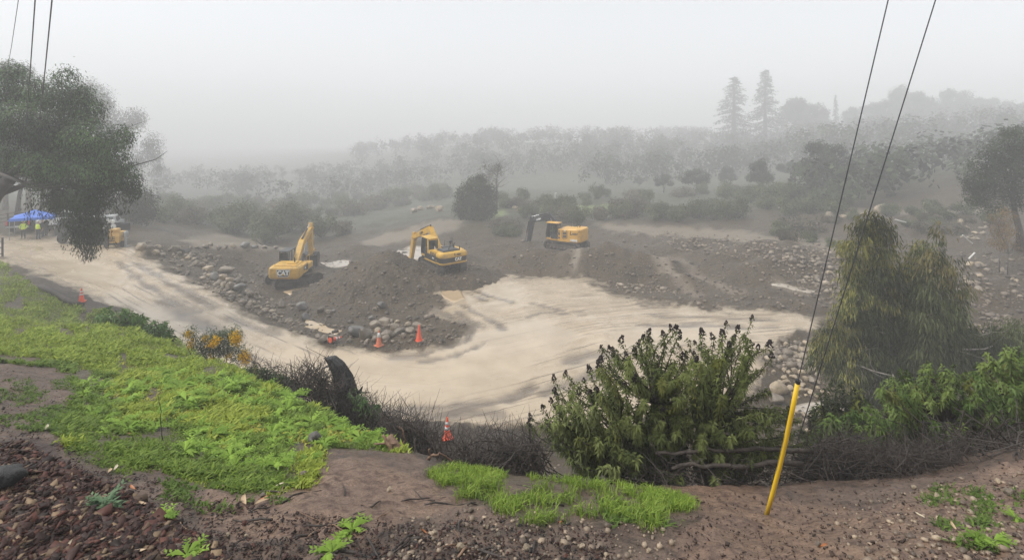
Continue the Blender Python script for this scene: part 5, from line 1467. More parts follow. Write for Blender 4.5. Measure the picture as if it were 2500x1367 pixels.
# pools and puddles: shallow sheets over hollows pressed into the ground
def pool(name, poly, mat, label, lift=.0):
    P = np.array(poly, float); x, y, z = px_ground(P[:, 0], P[:, 1]); lv = float(np.median(z)) + lift
    pts = []
    n = len(x)
    for i in range(n):
        j = (i + 1) % n
        for t in np.linspace(0, 1, 10, endpoint=False): pts.append((x[i] + (x[j] - x[i]) * t, y[i] + (y[j] - y[i]) * t))
    pts = np.array(pts); c = pts.mean(0)
    pts = c + (pts - c) * (1 + .14 * fbm(pts[:, 0] * 1.4, pts[:, 1] * 1.4, 17, 3))[:, None]
    for _ in range(2): pts = (np.roll(pts, 1, 0) + 2 * pts + np.roll(pts, -1, 0)) / 4
    top = ground_z(pts[:, 0], pts[:, 1])
    # follow the ground gently so that the shore never floats
    v = [(c[0], c[1], max(lv, float(ground_z(np.array([c[0]]), np.array([c[1]]))[0]) + .02))]
    zz = np.maximum(top + .012, lv * .7 + top * .3)
    rings = [.97, .75, .5, .25]
    vs = []; 
    for k in rings:
        q = c + (pts - c) * k; gz = ground_z(q[:, 0], q[:, 1]); vs.append(np.stack([q[:, 0], q[:, 1], np.maximum(gz + .012, lv * .6 + gz * .4)], 1))
    edge = np.stack([pts[:, 0], pts[:, 1], top - .03], 1)
    allv = np.concatenate([edge] + vs + [np.array([v[0]])])
    m = len(pts); f = []
    for k in range(len(rings)):
        for i in range(m): f.append((k * m + i, k * m + (i + 1) % m, (k + 1) * m + (i + 1) % m, (k + 1) * m + i))
    ce = len(allv) - 1; k = len(rings) * m
    f += [(k + i, k + (i + 1) % m, ce) for i in range(m)]
    me = bpy.data.meshes.new(name); me.from_pydata([tuple(a) for a in allv], [], f); me.materials.append(mat); set_smooth(me)
    return tag(mesh_obj(name, me), label, kind='structure')
pool('stream_pool', [(1925, 992), (1960, 985), (2010, 978), (2060, 985), (2080, 1000), (2060, 1022), (2010, 1022), (1960, 1008), (1930, 1015)], M_WATER, 'shallow grey brown pool beside the cobbles')
pool('puddle', [(690, 712), (720, 704), (765, 700), (775, 706), (740, 720), (705, 722)], M_PUDDLE, 'tan puddle in front of the small excavator')
pool('stream', [(965, 618), (990, 602), (1040, 598), (1090, 596), (1100, 604), (1060, 612), (1030, 630), (990, 640), (965, 634)], M_WATER, 'pale silty water in the channel behind the pile')
pool('puddle', [(1070, 712), (1100, 704), (1125, 712), (1140, 730), (1110, 738), (1085, 728)], M_PUDDLE, 'orange brown puddle at the foot of the pile')
pool('rill', [(1880, 690), (1930, 696), (1985, 708), (1990, 714), (1930, 706), (1885, 697)], M_WATER, 'narrow rill of water under the stony slope')
pool('wet_channel', [(780, 640), (840, 634), (880, 642), (860, 652), (800, 652)], M_WATER, 'thin water film on the pit floor behind the small excavator')
pool('puddle', [(745, 786), (800, 800), (835, 806), (828, 816), (790, 812), (745, 798)], M_PUDDLE, 'long tan puddle behind the fallen cone')
# ------------------------------------------------------------------ foliage materials
def leaf_mat(name, gloss=.45, transl=.25, gain=1.0):
    g = NG(name)
    c = g.attr('tint').outputs['Color']
    if gain != 1.0: c = g.mix(1.0, c, (gain, gain, gain), 'MULTIPLY')
    g.P('Base Color', c); g.P('Roughness', gloss); g.P('Specular IOR Level', .14)
    tr = g.n('ShaderNodeBsdfTranslucent'); g.l(c, tr.inputs[0])
    mx = g.n('ShaderNodeMixShader'); mx.inputs[0].default_value = transl
    g.l(g.p.outputs[0], mx.inputs[1]); g.l(tr.outputs[0], mx.inputs[2]); g.l(mx.outputs[0], g.out.inputs['Surface'])
    return g.m
M_LEAF = leaf_mat('leaf'); M_FARLEAF = leaf_mat('far_leaf', .95, .04); M_GRASSM = leaf_mat('grass_blades', .5, .35)
def bark(name, c1, c2, sc=6):
    g = NG(name)
    mp = g.mapping(g.coord(), (1, 1, .25))
    n = g.noise(sc, 5, .7, mp)
    g.P('Base Color', g.mix(g.ramp(n, [(.35, 0.0), (.65, 1.0)]), c1, c2)); g.P('Roughness', .7)
    g.P('Normal', g.bump(n, .6, .04))
    return g.m
M_BARK = bark('dark_wet_bark', (.028, .022, .018), (.075, .060, .048))
M_PALEBARK = bark('pale_eucalyptus_bark', (.22, .19, .16), (.42, .38, .33))
M_TWIG = bark('dead_twig_bark', (.020, .015, .012), (.060, .046, .038), 14)
M_CHAR = bark('charred_wood', (.010, .010, .011), (.060, .058, .058), 9)
M_WOOD = bark('split_brown_wood', (.10, .055, .033), (.26, .16, .10), 10)
M_SEED = solid('dark_seed_head', (.022, .014, .015), .85, bump=.8)

def leaves(pos, axis, nrm, L, Wd, tint, fold=.25, droop=0.0):
    """one folded leaf per row: base at pos, pointing along axis"""
    n = len(pos)
    axis = axis / (np.linalg.norm(axis, axis=1, keepdims=True) + 1e-9)
    side = np.cross(axis, nrm); side /= (np.linalg.norm(side, axis=1, keepdims=True) + 1e-9)
    up = np.cross(side, axis)
    L = np.broadcast_to(L, (n,))[:, None]; Wd = np.broadcast_to(Wd, (n,))[:, None]
    base = pos; tip = pos + axis * L; tip[:, 2] -= droop * L[:, 0]
    m = pos + axis * L * .45 + up * L * droop * .25
    l = pos + axis * L * .42 + side * Wd / 2 + up * Wd * fold; r = pos + axis * L * .42 - side * Wd / 2 + up * Wd * fold
    co = np.stack([base, l, m, r, tip], 1).reshape(-1, 3)
    o = (np.arange(n) * 5)[:, None]
    f = np.concatenate([o + np.array([[0, 2, 4, 1]]), o + np.array([[0, 3, 4, 2]])], 0)
    return co, f, np.repeat(tint, 5, 0)
def quads(pos, axis, nrm, L, Wd, tint):
    n = len(pos)
    axis = axis / (np.linalg.norm(axis, axis=1, keepdims=True) + 1e-9)
    side = np.cross(axis, nrm); side /= (np.linalg.norm(side, axis=1, keepdims=True) + 1e-9)
    L = np.broadcast_to(L, (n,))[:, None]; Wd = np.broadcast_to(Wd, (n,))[:, None]
    co = np.stack([pos, pos + axis * L * .5 + side * Wd / 2, pos + axis * L, pos + axis * L * .5 - side * Wd / 2], 1).reshape(-1, 3)
    o = (np.arange(n) * 4)[:, None]
    return co, o + np.array([[0, 1, 2, 3]]), np.repeat(tint, 4, 0)
def rdir(rg, n): 
    v = rg.normal(size=(n, 3)); return v / np.linalg.norm(v, axis=1, keepdims=True)
def tints(rg, n, c0, c1, var=.18):
    t = rg.uniform(0, 1, (n, 1)) ; c = np.array(c0) + (np.array(c1) - np.array(c0)) * t
    return c * rg.uniform(1 - var, 1 + var, (n, 1))

def crown_mesh(name, clumps, sprigs, per, spr_r, L, Wd, c0, c1, seed, droop=.3, shell=.55, near=False, hi=None, mat=None, fold=.2, hang=False):
    """clumps: (x,y,z,rx,ry,rz[,weight]); leaves sit in sprigs spread through each clump, denser towards its skin"""
    rg = np.random.default_rng(seed)
    C = np.array([c[:6] for c in clumps], float)
    vol = (C[:, 3] * C[:, 4] * C[:, 5]) ** (2 / 3.)
    wt = vol * np.array([c[6] if len(c) > 6 else 1 for c in clumps]); wt = wt / wt.sum()
    k = rg.choice(len(C), sprigs, p=wt)
    d = rdir(rg, sprigs); rad = shell + (1 - shell) * rg.uniform(0, 1, sprigs) ** .5
    rad = rad * rg.uniform(.8, 1.08, sprigs) * np.where(rg.uniform(0, 1, sprigs) < .08, 1.22, 1.0)
    sp = C[k, :3] + d * rad[:, None] * C[k, 3:6]
    stint = tints(rg, sprigs, c0, c1)
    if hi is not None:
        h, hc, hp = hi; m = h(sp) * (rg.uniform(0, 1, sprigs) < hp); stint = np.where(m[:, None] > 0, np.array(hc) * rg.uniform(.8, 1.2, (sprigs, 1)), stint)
    lf = fbm(sp[:, 0] * .55 + seed, sp[:, 2] * .7 + sp[:, 1] * .4, seed + 5, 3)
    cf = rg.uniform(.72, 1.3, len(C))[k]
    stint = stint * (np.clip(1 + .75 * lf, .45, 1.7) * cf)[:, None]
    n = sprigs * per
    sel = np.repeat(np.arange(sprigs), per)
    off = rg.normal(size=(n, 3)) * spr_r
    if hang: off[:, 2] = -np.abs(off[:, 2]) * 1.8
    pos = sp[sel] + off
    ax = rdir(rg, n) * (1 - droop) + d[sel] * .5 + np.array([0, 0, -1.0]) * droop * 1.6
    nr = rdir(rg, n) + np.array([0, 0, .8])
    if not near:      # leaf faces turn outwards, like the skin of a real crown
        ou = d[sel] / C[k][sel][:, 3:6]; ou /= np.linalg.norm(ou, axis=1, keepdims=True)
        nr = ou * 1.1 + rdir(rg, n) * .55 + np.array([0, 0, .35]); nr /= np.linalg.norm(nr, axis=1, keepdims=True)
        ax = ax - nr * (ax * nr).sum(1, keepdims=True)
    tn = stint[sel] * rg.uniform(.8, 1.2, (n, 1))
    LL = L * rg.uniform(.7, 1.25, n)
    fn = leaves if near else quads
    co, f, t = (fn(pos, ax, nr, LL, Wd * rg.uniform(.8, 1.2, n), tn, fold, droop * .4) if near else fn(pos, ax, nr, LL, Wd * rg.uniform(.8, 1.2, n), tn))
    return np_mesh(name, co, f, mat or M_LEAF, smooth=False, tint=t)

def bent(a, b, rg, k=.12, n=5):
    a, b = Vector(a), Vector(b); L = (b - a).length; out = []
    o = Vector((rg.gauss(0, 1), rg.gauss(0, 1), rg.gauss(0, .5))) * L * k; o2 = Vector((rg.gauss(0, 1), rg.gauss(0, 1), rg.gauss(0, .5))) * L * k * .5
    for i in range(n):
        t = i / (n - 1); out.append(a + (b - a) * t + o * math.sin(math.pi * t) + o2 * math.sin(2 * math.pi * t))
    return out
def limbs_mesh(name, trunk_pts, r0, r1, targets, seed, mat, lr=.45, seg=7, twigs=2):
    """tapered trunk, limbs to each clump, a few branchlets"""
    rg = random.Random(seed); m = MB()
    n = len(trunk_pts)
    rad = [r0 + (r1 - r0) * i / (n - 1) for i in range(n)]; rad[0] *= 1.25
    m.tube(trunk_pts, rad, seg + 2)
    T = [Vector(p) for p in trunk_pts]
    for t in targets:
        t = Vector(t)
        i = min(range(n), key=lambda q: (T[q] - t).length + (0 if q > 0 else 99) + max(0, T[q].z - t.z) * 1.5)
        p = bent(T[i], t, rg); ra = rad[i] * lr
        m.tube(p, [max(.015, ra * (1 - .75 * j / 4)) for j in range(5)], seg)
        for _ in range(twigs):
            q = p[rg.randint(2, 4)]; e = q + Vector((rg.gauss(0, 1), rg.gauss(0, 1), rg.gauss(.3, .7))) * (t - T[i]).length * .28
            m.tube(bent(q, e, rg, .1, 4), [ra * .3, ra * .22, ra * .15, ra * .06], 5)
    return m.mesh(name, mat, True)
def tree(name, loc, crown, trunk, label, cat='tree', group=None, rz=0, sc=1.0):
    r = empty(name, loc, rz); r.scale = (sc,) * 3
    mesh_obj('crown', crown, r); mesh_obj('trunk', trunk, r)
    return tag(r, label, cat, group)
def gz1(x, y): return float(ground_z(np.array([x]), np.array([y]))[0])
def wp(px, py, Y): return Vector((pxd(px, Y), Y, CZ - (py - PY0) / F * Y))
def clump_px(px, py, Y, rpx, rpy, origin, dep=None, wt=1.0):
    p = wp(px, py, Y) - Vector(origin); rx = rpx / F * Y; rz = rpy / F * Y
    return (p.x, p.y, p.z, rx, dep or (rx + rz) * .5, rz, wt)

# ------------------------------------------------------------------ the big dark tree overhanging the yard
DT = 29.0
org = (pxd(-60, DT), DT, gz1(pxd(-60, DT), DT))
cl = []
rgp = random.Random(3)
for (px, py, Y, a, b) in ((30, 215, 30, 75, 55), (110, 235, 30, 80, 50), (170, 250, 29, 55, 55), (215, 270, 29, 45, 45), (40, 300, 28, 90, 60), (130, 320, 28, 85, 60), (215, 340, 28, 65, 60), (270, 380, 28, 45, 55), (300, 430, 28, 45, 45),
                          (60, 380, 29, 80, 45), (150, 400, 28, 80, 55), (230, 430, 27.5, 70, 60), (170, 470, 27.5, 60, 50), (232, 478, 27.5, 42, 42), (205, 530, 27, 38, 50), (230, 555, 27, 22, 40), (195, 570, 27, 22, 35), (-60, 260, 30, 80, 80), (-60, 380, 30, 70, 70), (300, 330, 29, 25, 30), (325, 465, 28, 18, 22), (160, 185, 30, 30, 25), (30, 175, 30, 40, 25), (200, 225, 29.5, 25, 22), (10, 420, 29.5, 40, 30), (110, 440, 28.5, 44, 30), (145, 490, 28, 28, 34), (255, 425, 27.5, 44, 44), (210, 480, 27, 46, 46), (110, 400, 27.5, 56, 36)):
    cl.append(clump_px(px, py, Y, a, b, org))
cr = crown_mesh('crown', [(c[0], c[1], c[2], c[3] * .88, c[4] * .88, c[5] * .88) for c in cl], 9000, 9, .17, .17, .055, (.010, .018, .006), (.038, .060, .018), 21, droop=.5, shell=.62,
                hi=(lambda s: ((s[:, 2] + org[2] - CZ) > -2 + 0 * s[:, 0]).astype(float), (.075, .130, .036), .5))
lm = []
tp = [(0, 0, -.3)] + [tuple(wp(a, b, DT) - Vector(org)) for (a, b) in ((-45, 540), (-15, 480), (30, 430), (75, 392), (120, 340), (150, 300))]
tr = limbs_mesh('trunk', tp, .5, .14, [c[:3] for c in cl[:13]], 4, M_BARK, twigs=4)
bt = tree('overhanging_tree', org, cr, tr, 'big dark tree with drooping foliage overhanging the muddy yard', group=None)
# hanging branch tips in front of the flatbed truck
def hanging(px, py0, py1, Y, n, seed, spread):
    rg = np.random.default_rng(seed)
    a = wp(px, py0, Y) - Vector(org); b = wp(px, py1, Y) - Vector(org)
    t = rg.uniform(0, 1, n)
    w = spread / F * Y * (.5 + .5 * np.sin(t * 2.6))
    pos = np.array(a)[None] * (1 - t[:, None]) + np.array(b)[None] * t[:, None] + np.stack([rg.normal(size=n) * w * .5, rg.normal(size=n) * w * .5, np.zeros(n)], 1)
    ax = rg.normal(size=(n, 3)) * .35 + np.array([0, 0, -1])
    return leaves(pos, ax, rdir(rg, n), rg.uniform(.14, .22, n), rg.uniform(.03, .05, n), tints(rg, n, (.020, .026, .014), (.055, .062, .035)), .15, .1)
cs = []; fs = []; ts = []; off = 0
for (px, a, b, n, s) in ((218, 540, 632, 330, 26), (212, 590, 636, 120, 16), (224, 590, 632, 120, 16), (196, 560, 612, 260, 30), (238, 540, 596, 220, 24), (175, 520, 580, 200, 26), (230, 520, 610, 260, 40), (130, 470, 540, 160, 26), (150, 470, 560, 180, 26), (95, 420, 530, 200, 24), (72, 440, 545, 120, 14), (290, 480, 520, 160, 30), (318, 440, 495, 160, 26)):
    c_, f_, t_ = hanging(px, a, b, 26.8, n, px, s); cs.append(c_); fs.append(f_ + off); ts.append(t_); off += len(c_)
mesh_obj('hanging_tips', np_mesh('hanging_tips', np.concatenate(cs), np.concatenate(fs), M_LEAF, tint=np.concatenate(ts)), bt)

# ------------------------------------------------------------------ grove of trunks and darker crowns behind the yard
GROVE = 'trees of the grove behind the yard'
for i, (px, Y, top, lean, pale) in enumerate(((-30, 62, 250, .4, True), (12, 66, 280, .2, True), (40, 60, 300, 1.2, False), (70, 70, 260, -.3, True), (100, 64, 300, .8, False), (125, 72, 280, .2, True), (160, 68, 310, -.4, True), (190, 75, 300, .3, True))):
    x = pxd(px, Y); z = gz1(x, Y); H = CZ - (top - PY0) / F * Y - z
    rg_ = random.Random(50 + i)
    tp = [(0, 0, -.3), (lean * .3, 0, H * .25), (lean * .8, .2, H * .5), (lean * 1.3, .1, H * .8)]
    cls = [(lean * 1.2 + rg_.gauss(0, 2), rg_.gauss(0, 1.5), H * rg_.uniform(.45, .95), rg_.uniform(1.4, 2.4), rg_.uniform(1.4, 2.2), rg_.uniform(1.2, 2.0)) for _ in range(6)]
    cr = crown_mesh('crown', cls, 420, 8, .35, .38, .13, (.030, .040, .022), (.055, .066, .036), 60 + i, droop=.5)
    tr = limbs_mesh('trunk', tp, .32 if i % 2 else .24, .09, [c[:3] for c in cls], 70 + i, M_PALEBARK if pale else M_BARK)
    tree('grove_tree', (x, Y, z), cr, tr, 'tall pale trunked tree in the grove behind the canopy' if pale else 'dark leaning tree in the grove behind the canopy', group=GROVE)

# tall thin eucalyptus beyond the yard
def euc(px, Y, base_py, crowns, label, seed, tops, trunk_px=None, dens=240, c0=(.055, .062, .045), c1=(.10, .105, .075), leafL=.42, tr=.16):
    x = pxd(px, Y); z = gz1(x, Y); o = (x, Y, z)
    cls = [clump_px(a, b, Y, c, d, o) for (a, b, c, d) in crowns]
    tp = [(0, 0, -.3)] + [tuple(wp(a, b, Y) - Vector(o)) for (a, b) in tops]
    cr = crown_mesh('crown', cls, int(dens * 1.6), 9, .55, leafL * 1.4, .2, c0, c1, seed, droop=.7, shell=.2)
    trm = limbs_mesh('trunk', tp, tr, .05, [c[:3] for c in cls], seed + 1, M_PALEBARK, lr=.5, twigs=3)
    return tree('eucalyptus_tree', o, cr, trm, label, group='tall eucalyptus beyond the yard')
euc(296, 150, 560, [(318, 300, 34, 34), (330, 285, 22, 26), (300, 330, 28, 26), (310, 360, 20, 18)], 'slender eucalyptus with round grey green top beyond the yard', 301, [(298, 480), (302, 400), (316, 330), (326, 290)], dens=300)
euc(322, 155, 560, [(370, 350, 26, 30), (350, 385, 24, 24), (375, 380, 22, 22), (335, 395, 18, 20), (385, 410, 12, 18)], 'slender eucalyptus leaning out with ragged tufts of foliage', 302, [(330, 500), (340, 440), (352, 400), (365, 360)], dens=260)
euc(235, 140, 560, [(215, 215, 26, 30), (235, 235, 30, 34), (255, 250, 26, 30), (270, 290, 24, 40), (250, 300, 30, 40)], 'tall misty eucalyptus rising behind the overhanging tree', 303, [(240, 450), (240, 350), (236, 270)], dens=420)
euc(20, 120, 560, [(20, 170, 24, 22), (60, 175, 12, 20), (5, 190, 26, 24)], 'tall feathery tree top above the overhanging tree', 304, [(20, 450), (22, 300), (20, 190)], dens=240)
x = pxd(345, 62); z = gz1(x, 62)
o = (x, 62, z)
cls = [clump_px(a, b, 62, c, d, o) for (a, b, c, d) in ((340, 480, 34, 26), (360, 500, 22, 30), (325, 510, 34, 30), (345, 525, 30, 22), (300, 500, 34, 40))]
tree('round_tree', o, crown_mesh('crown', cls, 700, 9, .28, .3, .13, (.028, .036, .022), (.055, .066, .036), 310, droop=.4), limbs_mesh('trunk', [(-2.2, 0, -.3), (-2.3, 0, 2.2), (-1.6, 0, 4.5)], .22, .1, [c[:3] for c in cls], 311, M_BARK), 'round dark leafy tree beyond the light tower')

# ------------------------------------------------------------------ hazy trees across the wash
def generic_tree(seed, H, spread, kind='oak', c0=(.022, .032, .016), c1=(.050, .064, .030), sprigs=900, leafL=.34, leafW=.2):
    rg_ = random.Random(seed); cls = []
    if kind == 'oak':
        for _ in range(11):
            a = rg_.uniform(0, 6.28); q = spread * rg_.uniform(.1, .72); hz_ = H * rg_.uniform(.38, .86)
            q *= 1.25 - .75 * abs(hz_ / H - .5)
            cls.append((q * math.cos(a), q * math.sin(a), hz_, spread * rg_.uniform(.25, .42), spread * rg_.uniform(.25, .42), spread * rg_.uniform(.2, .32)))
        cls.append((0, 0, H * .86, spread * .3, spread * .3, H * .13))
        cr = crown_mesh('crown', cls, sprigs, 9, .22, leafL, leafW, c0, c1, seed, droop=.25, shell=.55)
        tr = limbs_mesh('trunk', [(0, 0, -.3), (rg_.gauss(0, .2), rg_.gauss(0, .2), H * .25), (rg_.gauss(0, .4), rg_.gauss(0, .4), H * .55)], H * .035, H * .014, [c[:3] for c in cls], seed + 1, M_BARK)
    elif kind == 'bush':
        for _ in range(7):
            a = rg_.uniform(0, 6.28); q = spread * rg_.uniform(.1, .65)
            cls.append((q * math.cos(a), q * math.sin(a), H * rg_.uniform(.25, .7), spread * rg_.uniform(.3, .45), spread * rg_.uniform(.3, .45), H * rg_.uniform(.25, .38)))
        cr = crown_mesh('crown', cls, sprigs, 8, .18, leafL, leafW, c0, c1, seed, droop=.1, shell=.4)
        m = MB(); rr = random.Random(seed)
        for c in cls: m.tube(bent((0, 0, -.1), c[:3], rr), [.05, .045, .035, .025, .012], 5)
        tr = m.mesh('stems', M_BARK, True)
    elif kind == 'conifer':
        rg = np.random.default_rng(seed); P = []; D = []
        m = MB(); m.tube([(0, 0, -.3), (0, 0, H * .5), (0, 0, H)], [H * .022, H * .012, .03], 8)
        nb = 230
        for i in range(nb):
            t = .06 + .93 * (i / nb); zz = H * t; R_ = spread * (1 - t) ** .75 * rg_.uniform(.6, 1.12) + .25
            a = rg_.uniform(0, 6.28); dz = -R_ * rg_.uniform(.12, .4)
            e = (R_ * math.cos(a), R_ * math.sin(a), zz + dz)
            m.tube([(0, 0, zz), (e[0] * .5, e[1] * .5, zz + dz * .25), e], [.06 * (1 - t) + .02, .04 * (1 - t) + .015, .01], 4)
            k = int(12 + 30 * R_ / spread)
            for _ in range(k):
                q = rg_.uniform(.15, 1.0); P.append((e[0] * q + rg_.gauss(0, .22), e[1] * q + rg_.gauss(0, .22), zz + dz * q * q - abs(rg_.gauss(0, .25)))); D.append((math.cos(a) * .6 + rg_.gauss(0, .4), math.sin(a) * .6 + rg_.gauss(0, .4), -.7))
        P = np.array(P); D = np.array(D); n = len(P)
        co, f, t = quads(P, D, rdir(rg, n), rg.uniform(.35, .75, n), rg.uniform(.14, .28, n), tints(rg, n, c0, c1))
        return np_mesh('crown', co, f, M_LEAF, tint=t), m.mesh('trunk', M_BARK, True)
    elif kind == 'bare':
        m = MB(); rr = random.Random(seed)
        tp = [Vector((0, 0, -.2)), Vector((rr.gauss(0, .2), 0, H * .3)), Vector((rr.gauss(0, .4), 0, H * .65)), Vector((rr.gauss(0, .4), 0, H))]
        m.tube(tp, [H * .018, H * .014, H * .008, .015], 7)
        for _ in range(26):
            q = tp[1].lerp(tp[3], rr.random()); a = rr.uniform(0, 6.28); L = spread * rr.uniform(.4, 1.0)
            e = q + Vector((math.cos(a) * L, math.sin(a) * L, L * rr.uniform(.2, 1.0))); p = bent(q, e, rr, .1, 4); m.tube(p, [.04, .03, .02, .008], 4)
            for _ in range(4):
                u = p[rr.randint(1, 3)]; m.tube([u, u + Vector((rr.gauss(0, .5), rr.gauss(0, .5), rr.uniform(.2, .9))) * spread * .3], [.014, .006], 3)
        cls = [(rr.gauss(0, spread * .4), rr.gauss(0, spread * .4), H * rr.uniform(.5, 1), .5, .5, .5) for _ in range(10)]
        return crown_mesh('crown', cls, 140, 6, .3, .25, .1, (.07, .06, .05), (.12, .10, .08), seed, droop=.3), m.mesh('trunk', M_BARK, True)
    return cr, tr
KINDS = {}
def proto(key, **kw):
    if key not in KINDS: KINDS[key] = generic_tree(**kw)
    return KINDS[key]
for i in range(4): proto(('oak', i), seed=400 + i * 9, H=8.0, spread=4.2, sprigs=950, leafL=.34, leafW=.2)
for i in range(4): proto(('bush', i), seed=500 + i * 9, H=2.6, spread=2.3, kind='bush', sprigs=330, leafL=.26, leafW=.13, c0=(.048, .062, .026), c1=(.115, .130, .055))
for i in range(2): proto(('scrub', i), seed=540 + i * 9, H=2.2, spread=2.4, kind='bush', sprigs=300, leafL=.26, leafW=.1, c0=(.075, .064, .042), c1=(.14, .12, .078))
for i in range(2): proto(('conifer', i), seed=600 + i * 9, H=30.0, spread=5.6, kind='conifer', c0=(.020, .030, .018), c1=(.040, .052, .030))
for i in range(3): proto(('bare', i), seed=640 + i * 9, H=8.0, spread=2.6, kind='bare')
def plant(key, px, Y, top_py, name, label, group, cat='tree', raw=False, wide=1.0):
    if not raw: Y = far(Y)
    x = pxd(px, Y); z = gz1(x, Y)
    H0_ = {'oak': 8.6, 'bush': 2.7, 'scrub': 2.3, 'conifer': 30.0, 'bare': 8.3}[key[0]]
    H = max(.6, CZ - (top_py - PY0) / F * Y - z)
    cr, tr = KINDS[key]
    o = tree(name, (x, Y, z - .05), cr, tr, label, cat, group, random.uniform(0, 6.28))
    s = H / H0_; o.scale = (s * wide, s * wide, s)
    return o
# distinct ones
o = (pxd(1160, 80), 80, gz1(pxd(1160, 80), 80))
cls = [clump_px(a, b, 80, c, d, o) for (a, b, c, d) in ((1162, 452, 30, 24), (1138, 476, 30, 28), (1184, 474, 30, 28), (1160, 500, 46, 30), (1128, 508, 24, 22), (1196, 508, 20, 22), (1160, 525, 40, 20), (1172, 438, 14, 12))]
tree('oak_tree', o, crown_mesh('crown', cls, 1500, 9, .22, .32, .2, (.018, .026, .013), (.042, .054, .026), 711, droop=.2, shell=.5), limbs_mesh('trunk', [(0, 0, -.3), (0, 0, 1.6), (.2, 0, 3.6)], .3, .14, [c[:3] for c in cls], 712, M_BARK), 'dense dark round oak standing alone above the channel')
plant(('bare', 0), 1212, 84, 395, 'bare_tree', 'leafless grey tree beside the lone dark oak', None)
plant(('conifer', 0), 1792, 185, 185, 'conifer_tree', 'broad misty conifer, fuller of the two standing together', None, 'tree', wide=2.0)
plant(('conifer', 1), 1868, 182, 168, 'conifer_tree', 'taller narrow misty conifer with open top', None, 'tree', wide=1.5)
plant(('conifer', 1), 2040, 210, 230, 'conifer_tree', 'small faint conifer on the misty ridge', None, 'tree', wide=.7)
plant(('oak', 1), 2000, 84, 330, 'oak_tree', 'large leafy oak rising from the scrub, pointed top', None, wide=.85)
plant(('oak', 2), 1860, 92, 380, 'oak_tree', 'leafy oak in front of the two conifers', None, wide=.9)
plant(('oak', 3), 1700, 96, 415, 'oak_tree', 'low spreading oak left of the conifers in mist', None, wide=1.2) if False else None
WASH = 'misty trees across the wash'
for i, (px, Y, t) in enumerate(((1620, 100, 420), (1700, 98, 405), (1770, 104, 400), (1560, 110, 430), (1930, 100, 390), (2080, 104, 380), (1480, 118, 440), (1400, 125, 440), (1330, 130, 435))):
    plant(('oak', i % 4), px, Y, t, 'oak_tree', 'misty oak in the belt of trees below the ridge', WASH, wide=random.uniform(.9, 1.3))
RIDGE = 'trees on the misty ridge'
rr = random.Random(12)
for i, (px, Y, t) in enumerate(((1950, 195, 228), (1975, 214, 245), (2010, 208, 262), (2080, 214, 255), (2120, 208, 250), (2160, 195, 235), (2200, 201, 198), (2240, 195, 215), (2280, 195, 240), (2320, 201, 208), (2350, 208, 232), (2390, 201, 232), (2430, 208, 232), (2470, 208, 245), (2510, 195, 240), (2100, 140, 300), (2180, 134, 290), (2260, 132, 300), (2340, 128, 290), (2420, 132, 285), (2500, 128, 290), (2060, 132, 330), (2150, 112, 360), (2240, 109, 350), (2330, 106, 350), (2420, 103, 340), (2130, 98, 420), (2230, 94, 425), (2310, 91, 420), (2560, 182, 250), (2600, 123, 280), (2550, 100, 340))):
    plant(('oak', i % 4), px, Y, t, 'oak_tree', 'pale misty tree on the wooded ridge', RIDGE, wide=rr.uniform(.7, 1.0))
HILL = 'trees on the misty middle hill'
for i in range(30):
    px = rr.uniform(850, 1700); Y = far(rr.uniform(220, 330))
    x = pxd(px, Y); z = gz1(x, Y); top = PY0 + (CZ - (z + rr.uniform(6, 11))) / Y * F
    plant(('oak', i % 4), px, Y, top, 'oak_tree', 'faint tree dissolving into mist on the middle hill', HILL, raw=True, wide=rr.uniform(.8, 1.2))
# left middle distance
LM = 'misty trees beyond the left berm'
for i, (px, Y, t) in enumerate(((590, 152, 455), (630, 147, 440), (665, 157, 452), (700, 150, 445), (735, 155, 440), (770, 160, 448), (800, 152, 460), (650, 165, 436), (1040, 150, 470), (930, 156, 460), (880, 162, 455))):
    plant(('oak', i % 4), px, Y, t, 'oak_tree', 'hazy tree in the clump beyond the left berm', LM, wide=rr.uniform(1.0, 1.3))
plant(('bare', 1), 480, 140, 402, 'bare_tree', 'tall thin sparse tree alone in the mist beyond the berm', None, wide=1.1)
for i, (px, Y, t) in enumerate(((545, 130, 425), (600, 128, 420), (690, 140, 408), (730, 136, 412), (760, 142, 405), (850, 118, 430), (865, 120, 440), (835, 122, 445), (1195, 95, 410), (660, 130, 420))):
    plant(('bare', i % 3), px, Y, t, 'bare_tree', 'faint leafless tree in the mist beyond the berm', 'leafless trees in the mist')
